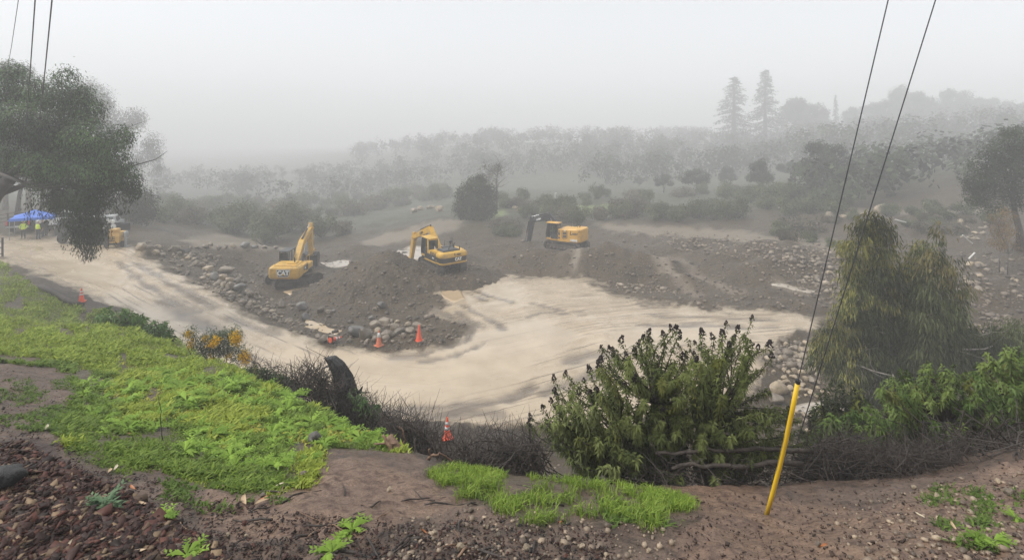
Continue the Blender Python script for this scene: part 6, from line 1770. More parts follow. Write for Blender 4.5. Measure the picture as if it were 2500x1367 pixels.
# shrubs on the banks
SH = 'scrub on the far bank'
for i in range(62):
    px = 385 + i * 11.5 + rr.uniform(-8, 8)
    Y = far(rr.uniform(66, 112))
    if 870 < px < 1150: Y = far(rr.uniform(100, 125))
    x = pxd(px, Y); z = gz1(x, Y); top = PY0 + (CZ - (z + rr.uniform(2.2, 5.2))) / Y * F
    k = ('bush', i % 4) if rr.random() < .62 else ('scrub', i % 2)
    plant(k, px, Y, top, 'shrub', ('tall ' if rr.random() < .5 else 'low ') + ('green grey' if k[0] == 'bush' else 'brown') + ' misty shrub in the thicket beyond the channel', SH, 'shrub', raw=True, wide=rr.uniform(.8, 1.2))
SH2 = 'shrubs behind the bench'
for i in range(64):
    px = 1215 + i * 13.5 + rr.uniform(-9, 9); Y = far(rr.uniform(72, 96)) if px < 1900 else rr.uniform(62, 84)
    x = pxd(px, Y); z = gz1(x, Y); top = PY0 + (CZ - (z + rr.uniform(1.6, 3.6))) / Y * F
    k = ('bush', i % 4) if rr.random() < .7 else ('scrub', i % 2)
    plant(k, px, Y, top, 'shrub', ('green grey' if k[0] == 'bush' else 'dry brown') + ' shrub in the hedge of scrub behind the excavator bench' + ('' if px < 1560 else ', below the conifers' if px < 1900 else ', above the stony slope'), SH2, 'shrub', raw=True, wide=rr.uniform(.8, 1.2))
for i in range(26):
    px = rr.uniform(1850, 2420); Y = rr.uniform(50, 66)
    x = pxd(px, Y); z = gz1(x, Y); top = PY0 + (CZ - (z + rr.uniform(.8, 1.9))) / Y * F
    plant(('bush', i % 4) if rr.random() < .6 else ('scrub', i % 2), px, Y, top, 'shrub', 'low shrub on the stony far bank above the slope', 'low shrubs on the stony bank', 'shrub', raw=True, wide=rr.uniform(.8, 1.3))
for i, (px, Y, t) in enumerate(((1240, 70, 545), (1262, 69, 548), (1225, 71, 540))): plant(('bush', i), px, Y, t, 'shrub', 'lone dark shrub on the bare ground behind the channel', 'lone dark shrubs', 'shrub')

# oak at the right edge
o = (pxd(2478, 40), 40, gz1(pxd(2478, 40), 40))
cls = [clump_px(a, b, 40, c, d, o) for (a, b, c, d) in ((2500, 345, 60, 40), (2450, 370, 50, 34), (2410, 400, 42, 34), (2480, 410, 60, 40), (2395, 440, 42, 36), (2440, 455, 50, 36), (2500, 470, 60, 46), (2385, 480, 30, 28), (2420, 505, 40, 24), (2550, 380, 60, 60), (2560, 470, 50, 50), (2375, 455, 22, 24), (2470, 325, 24, 18))]
tp = [tuple(wp(a, b, 40) - Vector(o)) for (a, b) in ((2494, 612), (2488, 560), (2478, 520), (2470, 470), (2480, 420))]
tree('oak_tree', o, crown_mesh('crown', cls, 2600, 10, .16, .15, .085, (.022, .032, .016), (.060, .080, .036), 700, droop=.2), limbs_mesh('trunk', tp, .26, .12, [c[:3] for c in cls], 701, M_BARK), 'dark green oak with bare leaning trunk on the right hand bank')
# ------------------------------------------------------------------ far woodland: one mass of crowns nobody could count
rg = np.random.default_rng(77)
cls = []
def wood(n, pxr, Yr, Hr, Rr):
    for _ in range(n):
        px = rg.uniform(*pxr); Y = far(math.exp(rg.uniform(math.log(Yr[0]), math.log(Yr[1])))); x = pxd(px, Y); z = gz1(x, Y)
        H = rg.uniform(*Hr) * Y / (Y / 1.4 if Y > 120 else Y); R_ = rg.uniform(*Rr) * (1.4 if Y > 120 else 1)
        cls.append((x, Y, z + H * .55, R_, R_, H * .5)); cls.append((x + rg.normal() * R_ * .5, Y + rg.normal() * R_ * .5, z + H * .8, R_ * .65, R_ * .65, H * .22))
wood(210, (1880, 2800), (115, 215), (5, 10), (2.4, 4.2))
wood(110, (1400, 1950), (115, 200), (4, 8), (2.2, 4.0))
wood(150, (850, 1750), (200, 340), (5, 9), (2.6, 4.5))
wood(100, (1950, 2800), (70, 102), (3.5, 6.5), (2.0, 3.4))
wood(100, (950, 1800), (130, 200), (3.5, 7), (2.2, 4.0))
wood(70, (380, 950), (120, 190), (3, 6), (2.2, 3.6))
me = crown_mesh('woodland', cls, 26000, 6, .48, .95, .70, (.024, .034, .018), (.055, .068, .034), 78, droop=.2, shell=.6, mat=M_FARLEAF)
tag(mesh_obj('woodland', me), 'misty wooded hillside across the valley', kind='stuff')
wood_brush = []
# ------------------------------------------------------------------ shrubs with curved leaves and dark seed heads on the bank
SEEDM = []
for i in range(3):
    m = MB(); rg_ = random.Random(900 + i)
    for _ in range(46):
        t = rg_.random(); a = rg_.uniform(0, 6.28); q = .040 * (1 - .75 * t) * rg_.uniform(.6, 1.15)
        c = Vector((q * math.cos(a), q * math.sin(a), .085 * t)); s = rg_.uniform(.007, .013)
        m.add([c + Vector(v) * s for v in ((1, 0, 0), (-1, 0, 0), (0, 1, 0), (0, -1, 0), (0, 0, 1.2), (0, 0, -1))], [(0, 2, 4), (2, 1, 4), (1, 3, 4), (3, 0, 4), (2, 0, 5), (1, 2, 5), (3, 1, 5), (0, 3, 5)])
    SEEDM.append(m.mesh('seed_head', M_SEED))
def sumac(name, foot, tips, seed, label, c0, c1, leafL=.060, per=74, stems=9, seeds=(), shoot=.42, fill=0, group=None, zspread=.5, yell=.08):
    """foot: px,py,depth of the root; tips: (px,py,depth) of shoot tips seen in the photo"""
    rg = np.random.default_rng(seed); rr_ = random.Random(seed)
    x = pxd(foot[0], foot[2]); o = Vector((x, foot[2], gz1(x, foot[2])))
    r = empty(name, o)
    T = [wp(*t) - o for t in tips]
    # inner shoots fill the body of the shrub
    for _ in range(fill):
        a, b = rr_.choice(T), rr_.choice(T); p = a.lerp(b, rr_.random()); k = rr_.uniform(.35, .98)
        p = Vector((p.x * (.55 + .45 * k), p.y + rr_.gauss(0, zspread), p.z * k)); T.append(p)
    hubs = []
    m = MB()
    for i in range(stems):
        t = T[rr_.randrange(len(tips))]; h = Vector((t.x * .55, t.y * .6, t.z * rr_.uniform(.4, .6))); hubs.append(h)
        m.tube(bent((rr_.gauss(0, .06), rr_.gauss(0, .06), -.05), h, rr_, .07), [.026, .023, .019, .016, .013], 6)
    P, A, N, TT = [], [], [], []
    for i, t in enumerate(T):
        h = min(hubs, key=lambda q: (q - t).length + (1.5 if q.z > t.z else 0))
        if h.z > t.z - .02: h = Vector((h.x, h.y, max(0, t.z - .25)))
        p = bent(h, t, rr_, .07, 5)
        m.tube(p, [.011, .009, .007, .005, .003], 4)
        d = (p[-1] - p[-2]).normalized(); L = min(shoot, (t - h).length)
        tone = rr_.random(); base = np.array(c0) + (np.array(c1) - np.array(c0)) * tone
        if rr_.random() < yell: base = np.array((.115, .125, .028))
        u = d.orthogonal().normalized(); w = d.cross(u)
        n = per
        for k in range(n):
            s = 1 - (k / n) ** .9; q = t - d * L * (1 - s) if k < n else t
            e_ = 2.9 * (k / n) ** 1.1 if k < n * .75 else rr_.random() * 1.2; q = p[-1].lerp(p[-2], e_) if e_ < 1 else p[-2].lerp(p[-3], e_ - 1) if e_ < 2 else p[-3].lerp(p[-4], e_ - 2)
            a = k * 2.4 + rr_.gauss(0, .3); out = u * math.cos(a) + w * math.sin(a)
            ax = out * .9 + d * .5 + Vector((rr_.gauss(0, .3), rr_.gauss(0, .3), rr_.gauss(-.15, .3))); P.append(q + Vector((rr_.gauss(0, .008),) * 3)); A.append(ax); N.append(d + out * .2 + Vector((0, 0, .2))); TT.append(base * rr_.uniform(.75, 1.25))
    P, A, N, TT = map(np.array, (P, A, N, TT)); n = len(P)
    co, f, t_ = leaves(P, A, N, leafL * rg.uniform(.7, 1.2, n), leafL * .30 * rg.uniform(.8, 1.2, n), TT, .30, .42)
    mesh_obj('crown', np_mesh('crown', co, f, M_LEAF, tint=t_), r)
    mesh_obj('stems', m.mesh('stems', M_BARK, True), r)
    for (px, py, Y) in seeds:
        p = wp(px, py, Y) - o
        s = rr_.uniform(.6, 1.0); mesh_obj('seed_head', rr_.choice(SEEDM), r, loc=p - Vector((0, 0, .03)), rot=(rr_.gauss(0, .25), rr_.gauss(0, .25), rr_.random() * 6), scale=s)
    return tag(r, label, 'shrub', group)
SD = [(1835, 775), (1773, 787), (1800, 803), (1715, 810), (1640, 800), (1582, 808), (1620, 812), (1652, 800), (1571, 822), (1515, 830), (1468, 845), (1500, 852), (1558, 835), (1530, 872), (1549, 855), (1590, 830), (1655, 818), (1697, 832), (1696, 862), (1722, 860), (1672, 870), (1765, 815), (1790, 822), (1815, 820), (1838, 838), (1850, 846), (1877, 842), (1884, 868), (1790, 862), (1607, 870), (1465, 878), (1463, 890), (1440, 900), (1535, 888), (1580, 908), (1541, 928), (1528, 942), (1551, 925), (1380, 910), (1353, 922), (1425, 926), (1410, 955), (1360, 965), (1352, 948), (1345, 975), (1420, 980), (1440, 958), (1466, 972), (1326, 992), (1296, 1018), (1290, 1028), (1500, 950), (1620, 925), (1455, 950), (1615, 1000), (1535, 1040), (1877, 1018), (1920, 1002), (1490, 850), (1742, 822), (1660, 845), (1700, 880), (1780, 840)]
rs = random.Random(44)
sd3 = [(px, py, 5.3 + rs.uniform(-.5, .6) + (.4 if py < 880 else 0)) for (px, py) in SD]
tipsA = [(px, py + 6, Y) for (px, py, Y) in sd3]
ring = [(1300, 1030), (1330, 1000), (1360, 960), (1400, 940), (1440, 930), (1480, 860), (1520, 840), (1560, 830), (1600, 825), (1640, 815), (1660, 850), (1690, 870), (1720, 830), (1760, 815), (1800, 820), (1830, 800), (1850, 860), (1860, 900), (1880, 940), (1895, 980), (1905, 1030), (1890, 1080), (1350, 1080), (1400, 1100), (1320, 1060)]
poly = [(1300, 1030), (1345, 985), (1380, 925), (1440, 930), (1500, 850), (1580, 830), (1650, 820), (1690, 870), (1720, 830), (1790, 820), (1840, 800), (1860, 880), (1890, 950), (1900, 1040), (1890, 1110), (1700, 1130), (1500, 1140), (1400, 1110), (1330, 1080)]
u, v = scatter_px(300, [poly, [(1340, 1060), (1450, 1000), (1600, 960), (1700, 900), (1800, 960), (1890, 1040), (1900, 1120), (1750, 1150), (1500, 1160), (1400, 1140)]])
tipsA += [(a, b, 5.3 + rs.uniform(-.8, .7)) for a, b in zip(u, v)]
u, v = scatter_px(150, [[(1300, 1030), (1380, 970), (1450, 1000), (1450, 1100), (1350, 1100)], [(1860, 980), (1930, 1000), (1985, 1050), (1990, 1110), (1900, 1130)], [(1380, 1090), (1500, 1040), (1700, 1030), (1890, 1060), (1910, 1130), (1800, 1160), (1560, 1165), (1420, 1150)]]); tipsA += [(a, b, 4.9 + rs.uniform(-.2, .5)) for a, b in zip(u, v)]
u, v = scatter_px(90, [[(1630, 880), (1700, 900), (1750, 880), (1760, 1000), (1740, 1110), (1620, 1110)]]); tipsA += [(a, b, 5.2 + rs.uniform(-.3, .5)) for a, b in zip(u, v)]
left = [t for t in tipsA if t[0] < 1690]; right = [t for t in tipsA if t[0] >= 1690]
sumac('sumac_shrub', (1590, 1160, 5.3), left, 801, 'broad evergreen shrub with dark seed heads, spreading left over the bank', (.060, .078, .020), (.165, .190, .058), seeds=[s for s in sd3 if s[0] < 1690], fill=40)
sumac('sumac_shrub', (1730, 1160, 5.4), right, 802, 'tall evergreen shrub with dark seed heads beside the yellow cable guard', (.062, .080, .020), (.170, .195, .060), seeds=[s for s in sd3 if s[0] >= 1690], fill=30)
# right hand shrubs, brighter, few seed heads
def rshrub(poly, foot, n, seed, label, c0, c1, leafL=.064, dep=(5.2, 6.6), seeds=(), yell=.06, per=60):
    u, v = scatter_px(n, [poly])
    sumac('laurel_shrub', foot, [(a, b, rs.uniform(*dep)) for a, b in zip(u, v)], seed, label, c0, c1, leafL=leafL, seeds=seeds, group=None, yell=yell, per=per)
rshrub([(2130, 940), (2200, 900), (2300, 880), (2380, 900), (2400, 1000), (2380, 1090), (2250, 1100), (2150, 1060), (2080, 1010)], (2250, 1130, 5.9), 190, 811, 'bright green leafy shrub behind the dark twig heap', (.060, .105, .022), (.165, .215, .055), seeds=[(2180, 960, 5.6), (2280, 930, 5.7), (2415, 980, 5.6)])
rshrub([(2380, 880), (2440, 850), (2520, 830), (2560, 1000), (2540, 1080), (2420, 1080), (2370, 1000)], (2480, 1110, 5.9), 150, 812, 'tall bright green shrub at the top of the right bank', (.064, .110, .024), (.175, .225, .060), leafL=.072, seeds=[(2420, 905, 5.6)])
rshrub([(1960, 1070), (2020, 1020), (2100, 1000), (2180, 1040), (2180, 1100), (2080, 1130), (1960, 1110)], (2060, 1150, 5.8), 100, 813, 'low green shrub between the cable guard and the twig heap', (.050, .090, .020), (.130, .185, .048), leafL=.085, dep=(5.4, 6.4))
rshrub([(2040, 900), (2110, 960), (2120, 1000), (2040, 1030), (2000, 1050), (1990, 1080), (1950, 1060)], (2020, 1120, 7.0), 50, 814, 'dark leafed bush at the edge of the stream pool', (.030, .036, .018), (.060, .072, .032), dep=(6.8, 7.6), leafL=.10)
# leafy bushes along the left crest
def crest_bush(name, poly, foot, Y, n, seed, label, c0, c1, leafL, per=14, cat='shrub', dep=.9):
    u, v = scatter_px(n, [poly])
    sumac(name, foot + (Y,), [(a, b, Y + rs.uniform(-dep, dep)) for a, b in zip(u, v)], seed, label, c0, c1, leafL=leafL, per=per, stems=6, shoot=.3, yell=.04)
crest_bush('nettle_bush', [(230, 775), (260, 752), (320, 755), (350, 775), (365, 800), (370, 830), (300, 810), (240, 790)], (300, 815), 17.5, 110, 821, 'bright leafy nettle patch on the bank crest near the hidden cone', (.050, .100, .020), (.110, .190, .045), .20, per=12)
crest_bush('ivy_bush', [(350, 800), (370, 778), (400, 785), (425, 815), (430, 835), (390, 832)], (395, 838), 15.6, 60, 822, 'dark leafy clump around the half hidden cone', (.030, .065, .018), (.075, .130, .035), .16, per=12)
# wattle bush with yellow flower sprays
Yw = 12.6
x = pxd(530, Yw); o = Vector((x, Yw, gz1(x, Yw)))
rg = np.random.default_rng(830)
sp = []
for (a, b, w, h) in ((465, 815, 12, 14), (490, 835, 18, 14), (520, 825, 18, 14), (545, 822, 18, 12), (570, 818, 16, 16), (560, 850, 26, 16), (590, 865, 18, 16), (500, 855, 22, 12), (535, 855, 20, 16)):
    sp.append(clump_px(a, b, Yw, w, h, o))
r = empty('wattle_bush', o)
mesh_obj('crown', crown_mesh('crown', sp, 420, 12, .07, .085, .014, (.060, .085, .050), (.120, .150, .095), 831, droop=.1, shell=.2, near=True), r)
fl = [clump_px(a, b, Yw - .15, w, h, o) for (a, b, w, h) in ((575, 822, 14, 14), (580, 832, 10, 10), (528, 832, 12, 12), (518, 842, 10, 8), (460, 816, 8, 10), (466, 840, 10, 12), (596, 868, 14, 12), (600, 880, 10, 10), (518, 875, 8, 10), (560, 870, 8, 8), (500, 826, 6, 6))]
mesh_obj('flower_sprays', crown_mesh('flower_sprays', fl, 330, 9, .03, .030, .022, (.52, .32, .012), (.72, .47, .03), 832, droop=0, shell=.2, near=True), r)
m = MB(); rr_ = random.Random(6)
for c in sp: m.tube(bent((rr_.gauss(0, .05), 0, -.3), c[:3], rr_, .08), [.018, .015, .012, .009, .005], 5)
mesh_obj('stems', m.mesh('stems', M_TWIG, True), r)
tag(r, 'feathery grey green wattle bush with yellow flower sprays', 'shrub')

# ------------------------------------------------------------------ young eucalyptus with hanging leaves
def young_euc(px, Y, clumps, label, seed, sprigs, c0, c1, hi, trunk, name='eucalyptus_sapling', L=.19, W_=.034):
    x = pxd(px, Y); o = (x, Y, gz1(x, Y))
    cls = [clump_px(a, b, Y, c, d, o, dep=min(c, d) / F * Y) for (a, b, c, d) in [q[:4] for q in clumps]]
    cls = [c[:6] + ((q[4] if len(q) > 4 else 1.0),) for c, q in zip(cls, clumps)]
    cr = crown_mesh('crown', cls, sprigs, 11, .10, L, W_, c0, c1, seed, droop=.6, shell=.15, near=True, hi=hi, fold=.1, hang=True)
    tp = [(0, 0, -.3)] + [tuple(wp(a, b, Y) - Vector(o)) for (a, b) in trunk]
    tr = limbs_mesh('trunk', tp, .09, .02, [c[:3] for c in cls], seed + 1, M_PALEBARK, lr=.5, twigs=5, seg=6)
    return tree(name, o, cr, tr, label, 'tree')
YE = 19.0
hi1 = (lambda s: (((s[:, 0] < -1.35) & (s[:, 2] > 3.2)) | (s[:, 2] + fbm(s[:, 0] * 1.3, s[:, 2] * 1.3, 8, 2) * 1.2 > 5.9) | (fbm(s[:, 0] * 1.1, s[:, 2] * 1.1, 4, 2) > .42)).astype(float), (.27, .26, .075), .6)
young_euc(2170, YE, [(2130, 530, 36, 26), (2110, 560, 40, 28), (2150, 560, 40, 30), (2090, 600, 46, 30), (2150, 610, 46, 36), (2075, 640, 26, 36), (2230, 650, 40, 36), (2240, 720, 44, 36), (2230, 850, 50, 36), (2260, 910, 50, 34), (2140, 660, 60, 40), (2190, 680, 40, 40), (2100, 700, 50, 40), (2170, 730, 60, 40), (2080, 750, 50, 36), (2140, 790, 80, 40), (2220, 790, 60, 44), (2060, 800, 50, 34), (2020, 820, 34, 24), (2010, 870, 40, 24), (1998, 835, 20, 14), (2330, 800, 50, 36), (2250, 600, 30, 24), (2040, 850, 50, 34), (2110, 850, 80, 40), (2190, 860, 80, 44), (2070, 900, 60, 36), (2150, 920, 80, 40), (2220, 920, 50, 36), (2130, 965, 50, 24)],
          'large weeping eucalyptus sapling with yellowish top beside the stream pool', 841, 3000, (.042, .056, .018), (.120, .140, .050), hi1, [(2175, 900), (2165, 800), (2150, 700), (2140, 600), (2132, 530)])
hi2 = (lambda s: (s[:, 2] + fbm(s[:, 0] * 1.3, s[:, 2] * 1.3, 9, 2) * 1.4 > 5.6).astype(float), (.24, .21, .085), .6)
young_euc(2290, YE - .8, [(2290, 560, 14, 34, .35), (2280, 610, 26, 30, .4), (2310, 640, 34, 34, .4), (2270, 660, 36, 30, .6), (2330, 690, 30, 30, .6), (2280, 710, 44, 34), (2320, 750, 44, 34), (2260, 770, 44, 34), (2300, 810, 60, 36), (2360, 820, 40, 32), (2260, 850, 50, 40), (2330, 860, 60, 36), (2400, 860, 40, 34), (2440, 830, 44, 40), (2480, 810, 40, 40), (2490, 860, 44, 40), (2380, 890, 50, 30), (2290, 900, 50, 34)],
          'thinner open eucalyptus sapling behind the bright green shrub', 843, 1900, (.048, .062, .022), (.125, .142, .056), hi2, [(2300, 850), (2298, 750), (2292, 650), (2290, 560)])
# dry golden saplings near the right oak
for (px, Y, poly) in ((2460, 36, [(2450, 520), (2475, 530), (2480, 600), (2445, 600)]), (2440, 37, [(2425, 530), (2450, 540), (2450, 590), (2425, 590)])):
    x = pxd(px, Y); o = (x, Y, gz1(x, Y)); q = np.array(poly)
    cls = [clump_px(a, b, Y, 10, 14, o) for (a, b) in poly] + [clump_px(q[:, 0].mean(), q[:, 1].mean(), Y, 16, 26, o)]
    tree('dry_sapling', o, crown_mesh('crown', cls, 200, 8, .14, .11, .05, (.13, .085, .035), (.22, .15, .07), 850 + px, droop=.3, shell=.1), limbs_mesh('stems', [(0, 0, -.1), (0, 0, .8), (.05, 0, 1.6)], .03, .012, [c[:3] for c in cls], 3, M_TWIG), 'dry golden sapling under the right hand oak', 'shrub', 'dry saplings under the oak')

# ------------------------------------------------------------------ dead brush
def brush(name, poly, foot, Y, n, seed, label, L=(.35, .9), r=.005, dep=.5, up=.8, cat='dead bush', lean=0):
    rr_ = random.Random(seed); u, v = scatter_px(n, [poly])
    x = pxd(foot, Y); o = Vector((x, Y, gz1(x, Y)))
    m = MB()
    for a, b in zip(u, v):
        yy = Y + rr_.uniform(-dep, dep); p = wp(a, b, yy) - o
        gz_ = gz1(p.x + o.x, yy) - o.z
        if p.z < gz_: p.z = gz_ + .02
        d = Vector((rr_.gauss(lean, .7), rr_.gauss(0, .5), rr_.gauss(up, .45))).normalized(); l = rr_.uniform(*L)
        pts = bent(p - d * l * .5, p + d * l * .5, rr_, .10, 4)
        q = r * rr_.uniform(.6, 1.6)
        m.tube(pts, [q, q * .85, q * .65, q * .3], 3, cap=False)
        if rr_.random() < .5:
            s = pts[2]; m.tube([s, s + Vector((rr_.gauss(0, 1), rr_.gauss(0, 1), rr_.gauss(.5, .6))) * l * .25], [q * .6, q * .2], 3, cap=False)
    return tag(m.build(name, M_TWIG, loc=o), label, cat)
brush('dead_bush', [(930, 1020), (1000, 1040), (1060, 1070), (1080, 1120), (1000, 1110), (930, 1070)], 1000, 6.2, 420, 861, 'dark dead brush beside the broken branch stub', r=.0045)
brush('dead_bush', [(1060, 1100), (1120, 1105), (1160, 1085), (1250, 1075), (1320, 1080), (1330, 1150), (1200, 1150), (1070, 1140)], 1200, 5.2, 620, 862, 'wide mat of dark dead twigs behind the grass strip', r=.004, L=(.25, .7))
brush('dead_bush', [(700, 940), (770, 900), (800, 930), (850, 960), (920, 1010), (930, 1060), (840, 1020), (760, 975)], 810, 8.6, 560, 863, 'dark dead brush around the charred stump', r=.006, L=(.4, 1.0))
brush('dead_bush', [(1960, 1110), (2050, 1070), (2110, 1080), (2120, 1170), (2040, 1190), (1960, 1180)], 2050, 5.1, 900, 864, 'tangled black twigs at the foot of the low green shrub', r=.0028, L=(.25, .7), up=.25)
brush('dead_bush', [(2110, 1110), (2250, 1100), (2330, 1100), (2340, 1150), (2230, 1190), (2110, 1190)], 2210, 5.0, 1100, 865, 'large heap of black dead twigs on the right bank', r=.0028, L=(.25, .7), up=.2)
brush('dead_bush', [(2330, 1110), (2420, 1080), (2520, 1075), (2520, 1090), (2420, 1110), (2340, 1145)], 2420, 5.0, 160, 866, 'thin row of dark twigs along the right bank top', r=.006, L=(.4, 1.0), up=.1)
brush('dead_bush', [(1550, 1130), (1700, 1140), (1950, 1150), (1960, 1190), (1800, 1190), (1600, 1190)], 1750, 4.9, 260, 867, 'dark roots and twigs under the evergreen shrubs', r=.0032, L=(.3, .8), up=.1)
brush('dead_bush', [(600, 870), (700, 905), (740, 940), (700, 950), (600, 910)], 660, 10.4, 140, 868, 'few dry stalks on the crest beside the wattle bush', r=.005, L=(.3, .7))
# green low tufts along the crest beyond the wattle
crest_bush('rosemary_bush', [(600, 890), (640, 895), (700, 920), (760, 955), (740, 965), (660, 935), (600, 905)], (680, 945), 10.4, 130, 870, 'low dark green bush along the crest beside the dead brush', (.035, .060, .022), (.075, .110, .040), .09, per=16, dep=.5)
crest_bush('vine', [(855, 930), (890, 960), (930, 990), (930, 1020), (880, 1000), (850, 960)], (890, 1010), 8.0, 44, 871, 'green trailing vine behind the charred stump', (.035, .070, .020), (.075, .125, .040), .09, per=8, dep=.3)

# ------------------------------------------------------------------ charred stump, broken branches, fallen trunks
Ys = 8.9
x = pxd(850, Ys); o = Vector((x, Ys, gz1(x, Ys)))
r = empty('charred_stump', o)
ctr = [wp(a, b, Ys) - o for (a, b) in ((862, 1010), (850, 965), (838, 920), (822, 888), (806, 872))]
rad = [.22, .18, .150, .130, .10]
vs = []; fs = []; SG = 22; rr_ = random.Random(3)
lob = [(.86 if _ % 2 else 1.08) * rr_.uniform(.93, 1.07) for _ in range(SG)]
for i, (c, q) in enumerate(zip(ctr, rad)):
    for k in range(SG):
        a = 2 * math.pi * k / SG; w = lob[k] * (1 + rr_.gauss(0, .04)) * q; vs.append(c + Vector((math.cos(a) * w, math.sin(a) * w, rr_.gauss(0, .012) if i == 4 else 0)))
for i in range(4):
    for k in range(SG): j = (k + 1) % SG; fs.append((i * SG + k, i * SG + j, (i + 1) * SG + j, (i + 1) * SG + k))
fs.append(tuple(range(4 * SG, 5 * SG)))
MB().add(vs, fs).build('trunk', M_CHAR, r, smooth=False)
m = MB(); p = ctr[3]; m.tube([p, p + Vector((-.22, -.05, -.05))], [.03, .01], 6); m.build('branch_stub', M_CHAR, r)
m = MB(); m.tube([ctr[1] + Vector((.2, 0, .05)), ctr[1] + Vector((.25, 0, .16))], [.035, .01], 6); m.build('splinter', M_CHAR, r)
tag(r, 'charred leaning tree stump with blackened ridged bark on the crest', 'tree stump')

M_GREYWOOD = bark('grey_brown_wood', (.030, .023, .018), (.085, .066, .052), 9)
def stick(name, pts, r0, r1, mat, label, cat='branch', group=None, seg=8, wob=.03, parts=()):
    """pts: (px,py,depth)"""
    P = [wp(*p) for p in pts]; o = P[0].copy(); rr_ = random.Random(len(label) + int(pts[0][0]))
    Q = []
    for a, b in zip(P[:-1], P[1:]):
        for k in range(4): Q.append(a.lerp(b, k / 4) - o + Vector((rr_.gauss(0, 1), rr_.gauss(0, 1), rr_.gauss(0, 1))) * wob * (0 if not Q else 1))
    Q.append(P[-1] - o)
    n = len(Q); me = MB().tube(Q, [(r0 + (r1 - r0) * i / (n - 1)) * rr_.uniform(.9, 1.1) for i in range(n)], seg).mesh(name, mat, True)
    ob = mesh_obj(name, me, loc=o)
    return tag(ob, label, cat, group)
stick('broken_branch', [(1000, 1138, 4.75), (975, 1100, 4.85), (950, 1066, 4.95)], .042, .036, M_WOOD, 'thick broken brown branch stub leaning at the grass edge', wob=.006)
stick('broken_branch', [(968, 1120, 4.75), (950, 1090, 4.8), (934, 1062, 4.85)], .022, .012, M_WOOD, 'split brown slat leaning beside the broken stub', wob=.006)
stick('broken_branch', [(915, 1084, 4.85), (945, 1083, 4.85), (968, 1082, 4.85)], .010, .008, M_WOOD, 'short straight stick lying level at the broken stub', wob=.004)
stick('broken_branch', [(980, 1100, 4.9), (988, 1075, 4.9), (985, 1052, 4.9), (976, 1040, 4.9)], .009, .005, M_WOOD, 'thin curved bare twig rising above the broken stub', wob=.006)
stick('broken_branch', [(1008, 1130, 4.8), (1012, 1100, 4.85), (1014, 1070, 4.9)], .012, .006, M_TWIG, 'upright dark stick beside the broken stub', wob=.006)
stick('root', [(1040, 1140, 4.6), (1052, 1112, 4.65), (1075, 1110, 4.7), (1110, 1128, 4.7)], .016, .006, M_WOOD, 'curled brown root end beside the grass strip', cat='root', wob=.01)
stick('root', [(1035, 1142, 4.6), (1048, 1118, 4.6), (1050, 1095, 4.6)], .014, .006, M_WOOD, 'forked upright root end beside the broken stub', cat='root', wob=.008)
stick('fallen_log', [(1600, 1106, 4.6), (1700, 1101, 4.6), (1800, 1098, 4.62), (1900, 1096, 4.65), (1985, 1102, 4.7)], .014, .020, M_GREYWOOD, 'upper thin fallen log lying level under the evergreen shrubs', 'log', wob=.012)
stick('fallen_log', [(1640, 1144, 4.5), (1740, 1140, 4.5), (1850, 1134, 4.55), (1955, 1132, 4.6)], .017, .023, M_GREYWOOD, 'lower thick fallen log lying level under the evergreen shrubs', 'log', wob=.012)
stick('branch', [(1760, 1180, 4.7), (1800, 1130, 4.8)], .014, .008, M_BARK, 'slanting bare branch propped below the lower fallen log')
stick('branch', [(1740, 1135, 4.9), (1810, 1152, 4.7), (1880, 1190, 4.4)], .022, .010, M_BARK, 'arched dark branch reaching down towards the red soil')
stick('branch', [(2070, 1185, 4.6), (2060, 1150, 4.7), (2042, 1120, 4.8)], .018, .008, M_CHAR, 'blackened forked branch standing in the twig heap')
stick('branch', [(2075, 1180, 4.6), (2100, 1165, 4.6), (2160, 1120, 4.8)], .016, .006, M_CHAR, 'long black branch slanting right out of the twig heap')
stick('branch', [(2340, 1150, 4.6), (2400, 1110, 4.7), (2460, 1100, 4.7), (2520, 1095, 4.8)], .014, .008, M_TWIG, 'long dark twig along the top of the right bank')
stick('branch', [(2490, 1160, 4.2), (2480, 1130, 4.4), (2462, 1105, 4.6)], .010, .006, M_TWIG, 'short dark upright twig on the right bank top')
# log at the edge of the left grass bank
xs, ys, zs = px_ground([100, 135, 160, 185, 205], [708, 722, 738, 748, 752])
P = [Vector((a, b, c + .16)) for a, b, c in zip(xs, ys, zs)]
o = P[0].copy(); me = MB().tube([p - o for p in P], [.20, .19, .18, .16, .10], 10).mesh('fallen_log', M_BARK, True)
tag(mesh_obj('fallen_log', me, loc=o), 'long fallen log along the foot of the left grass bank', 'log')
# white pipes on the far bank
M_PIPE = solid('pale_pvc_pipe', (.62, .60, .56), .4)
for (a, b, Y, lab) in (((2185, 536), (2212, 543), 52, 'pale pipe lying on the far bank behind the sapling top'), ((2350, 574), (2374, 595), 46, 'slanting pale pipe on the slope below the oak'), ((2365, 632), (2380, 617), 40, 'short pale pipe sticking out of the cut bank'), ((1900, 507), (1928, 506), 74, 'thin pale pipe lying level in the far scrub')):
    A, B = wp(a[0], a[1], Y), wp(b[0], b[1], Y); z0 = min(0, 0)
    tag(MB().cyl((0, 0, 0), B - A, .06, 8).build('pipe', M_PIPE, loc=A), lab, 'pipe', 'pale pipes on the far bank')
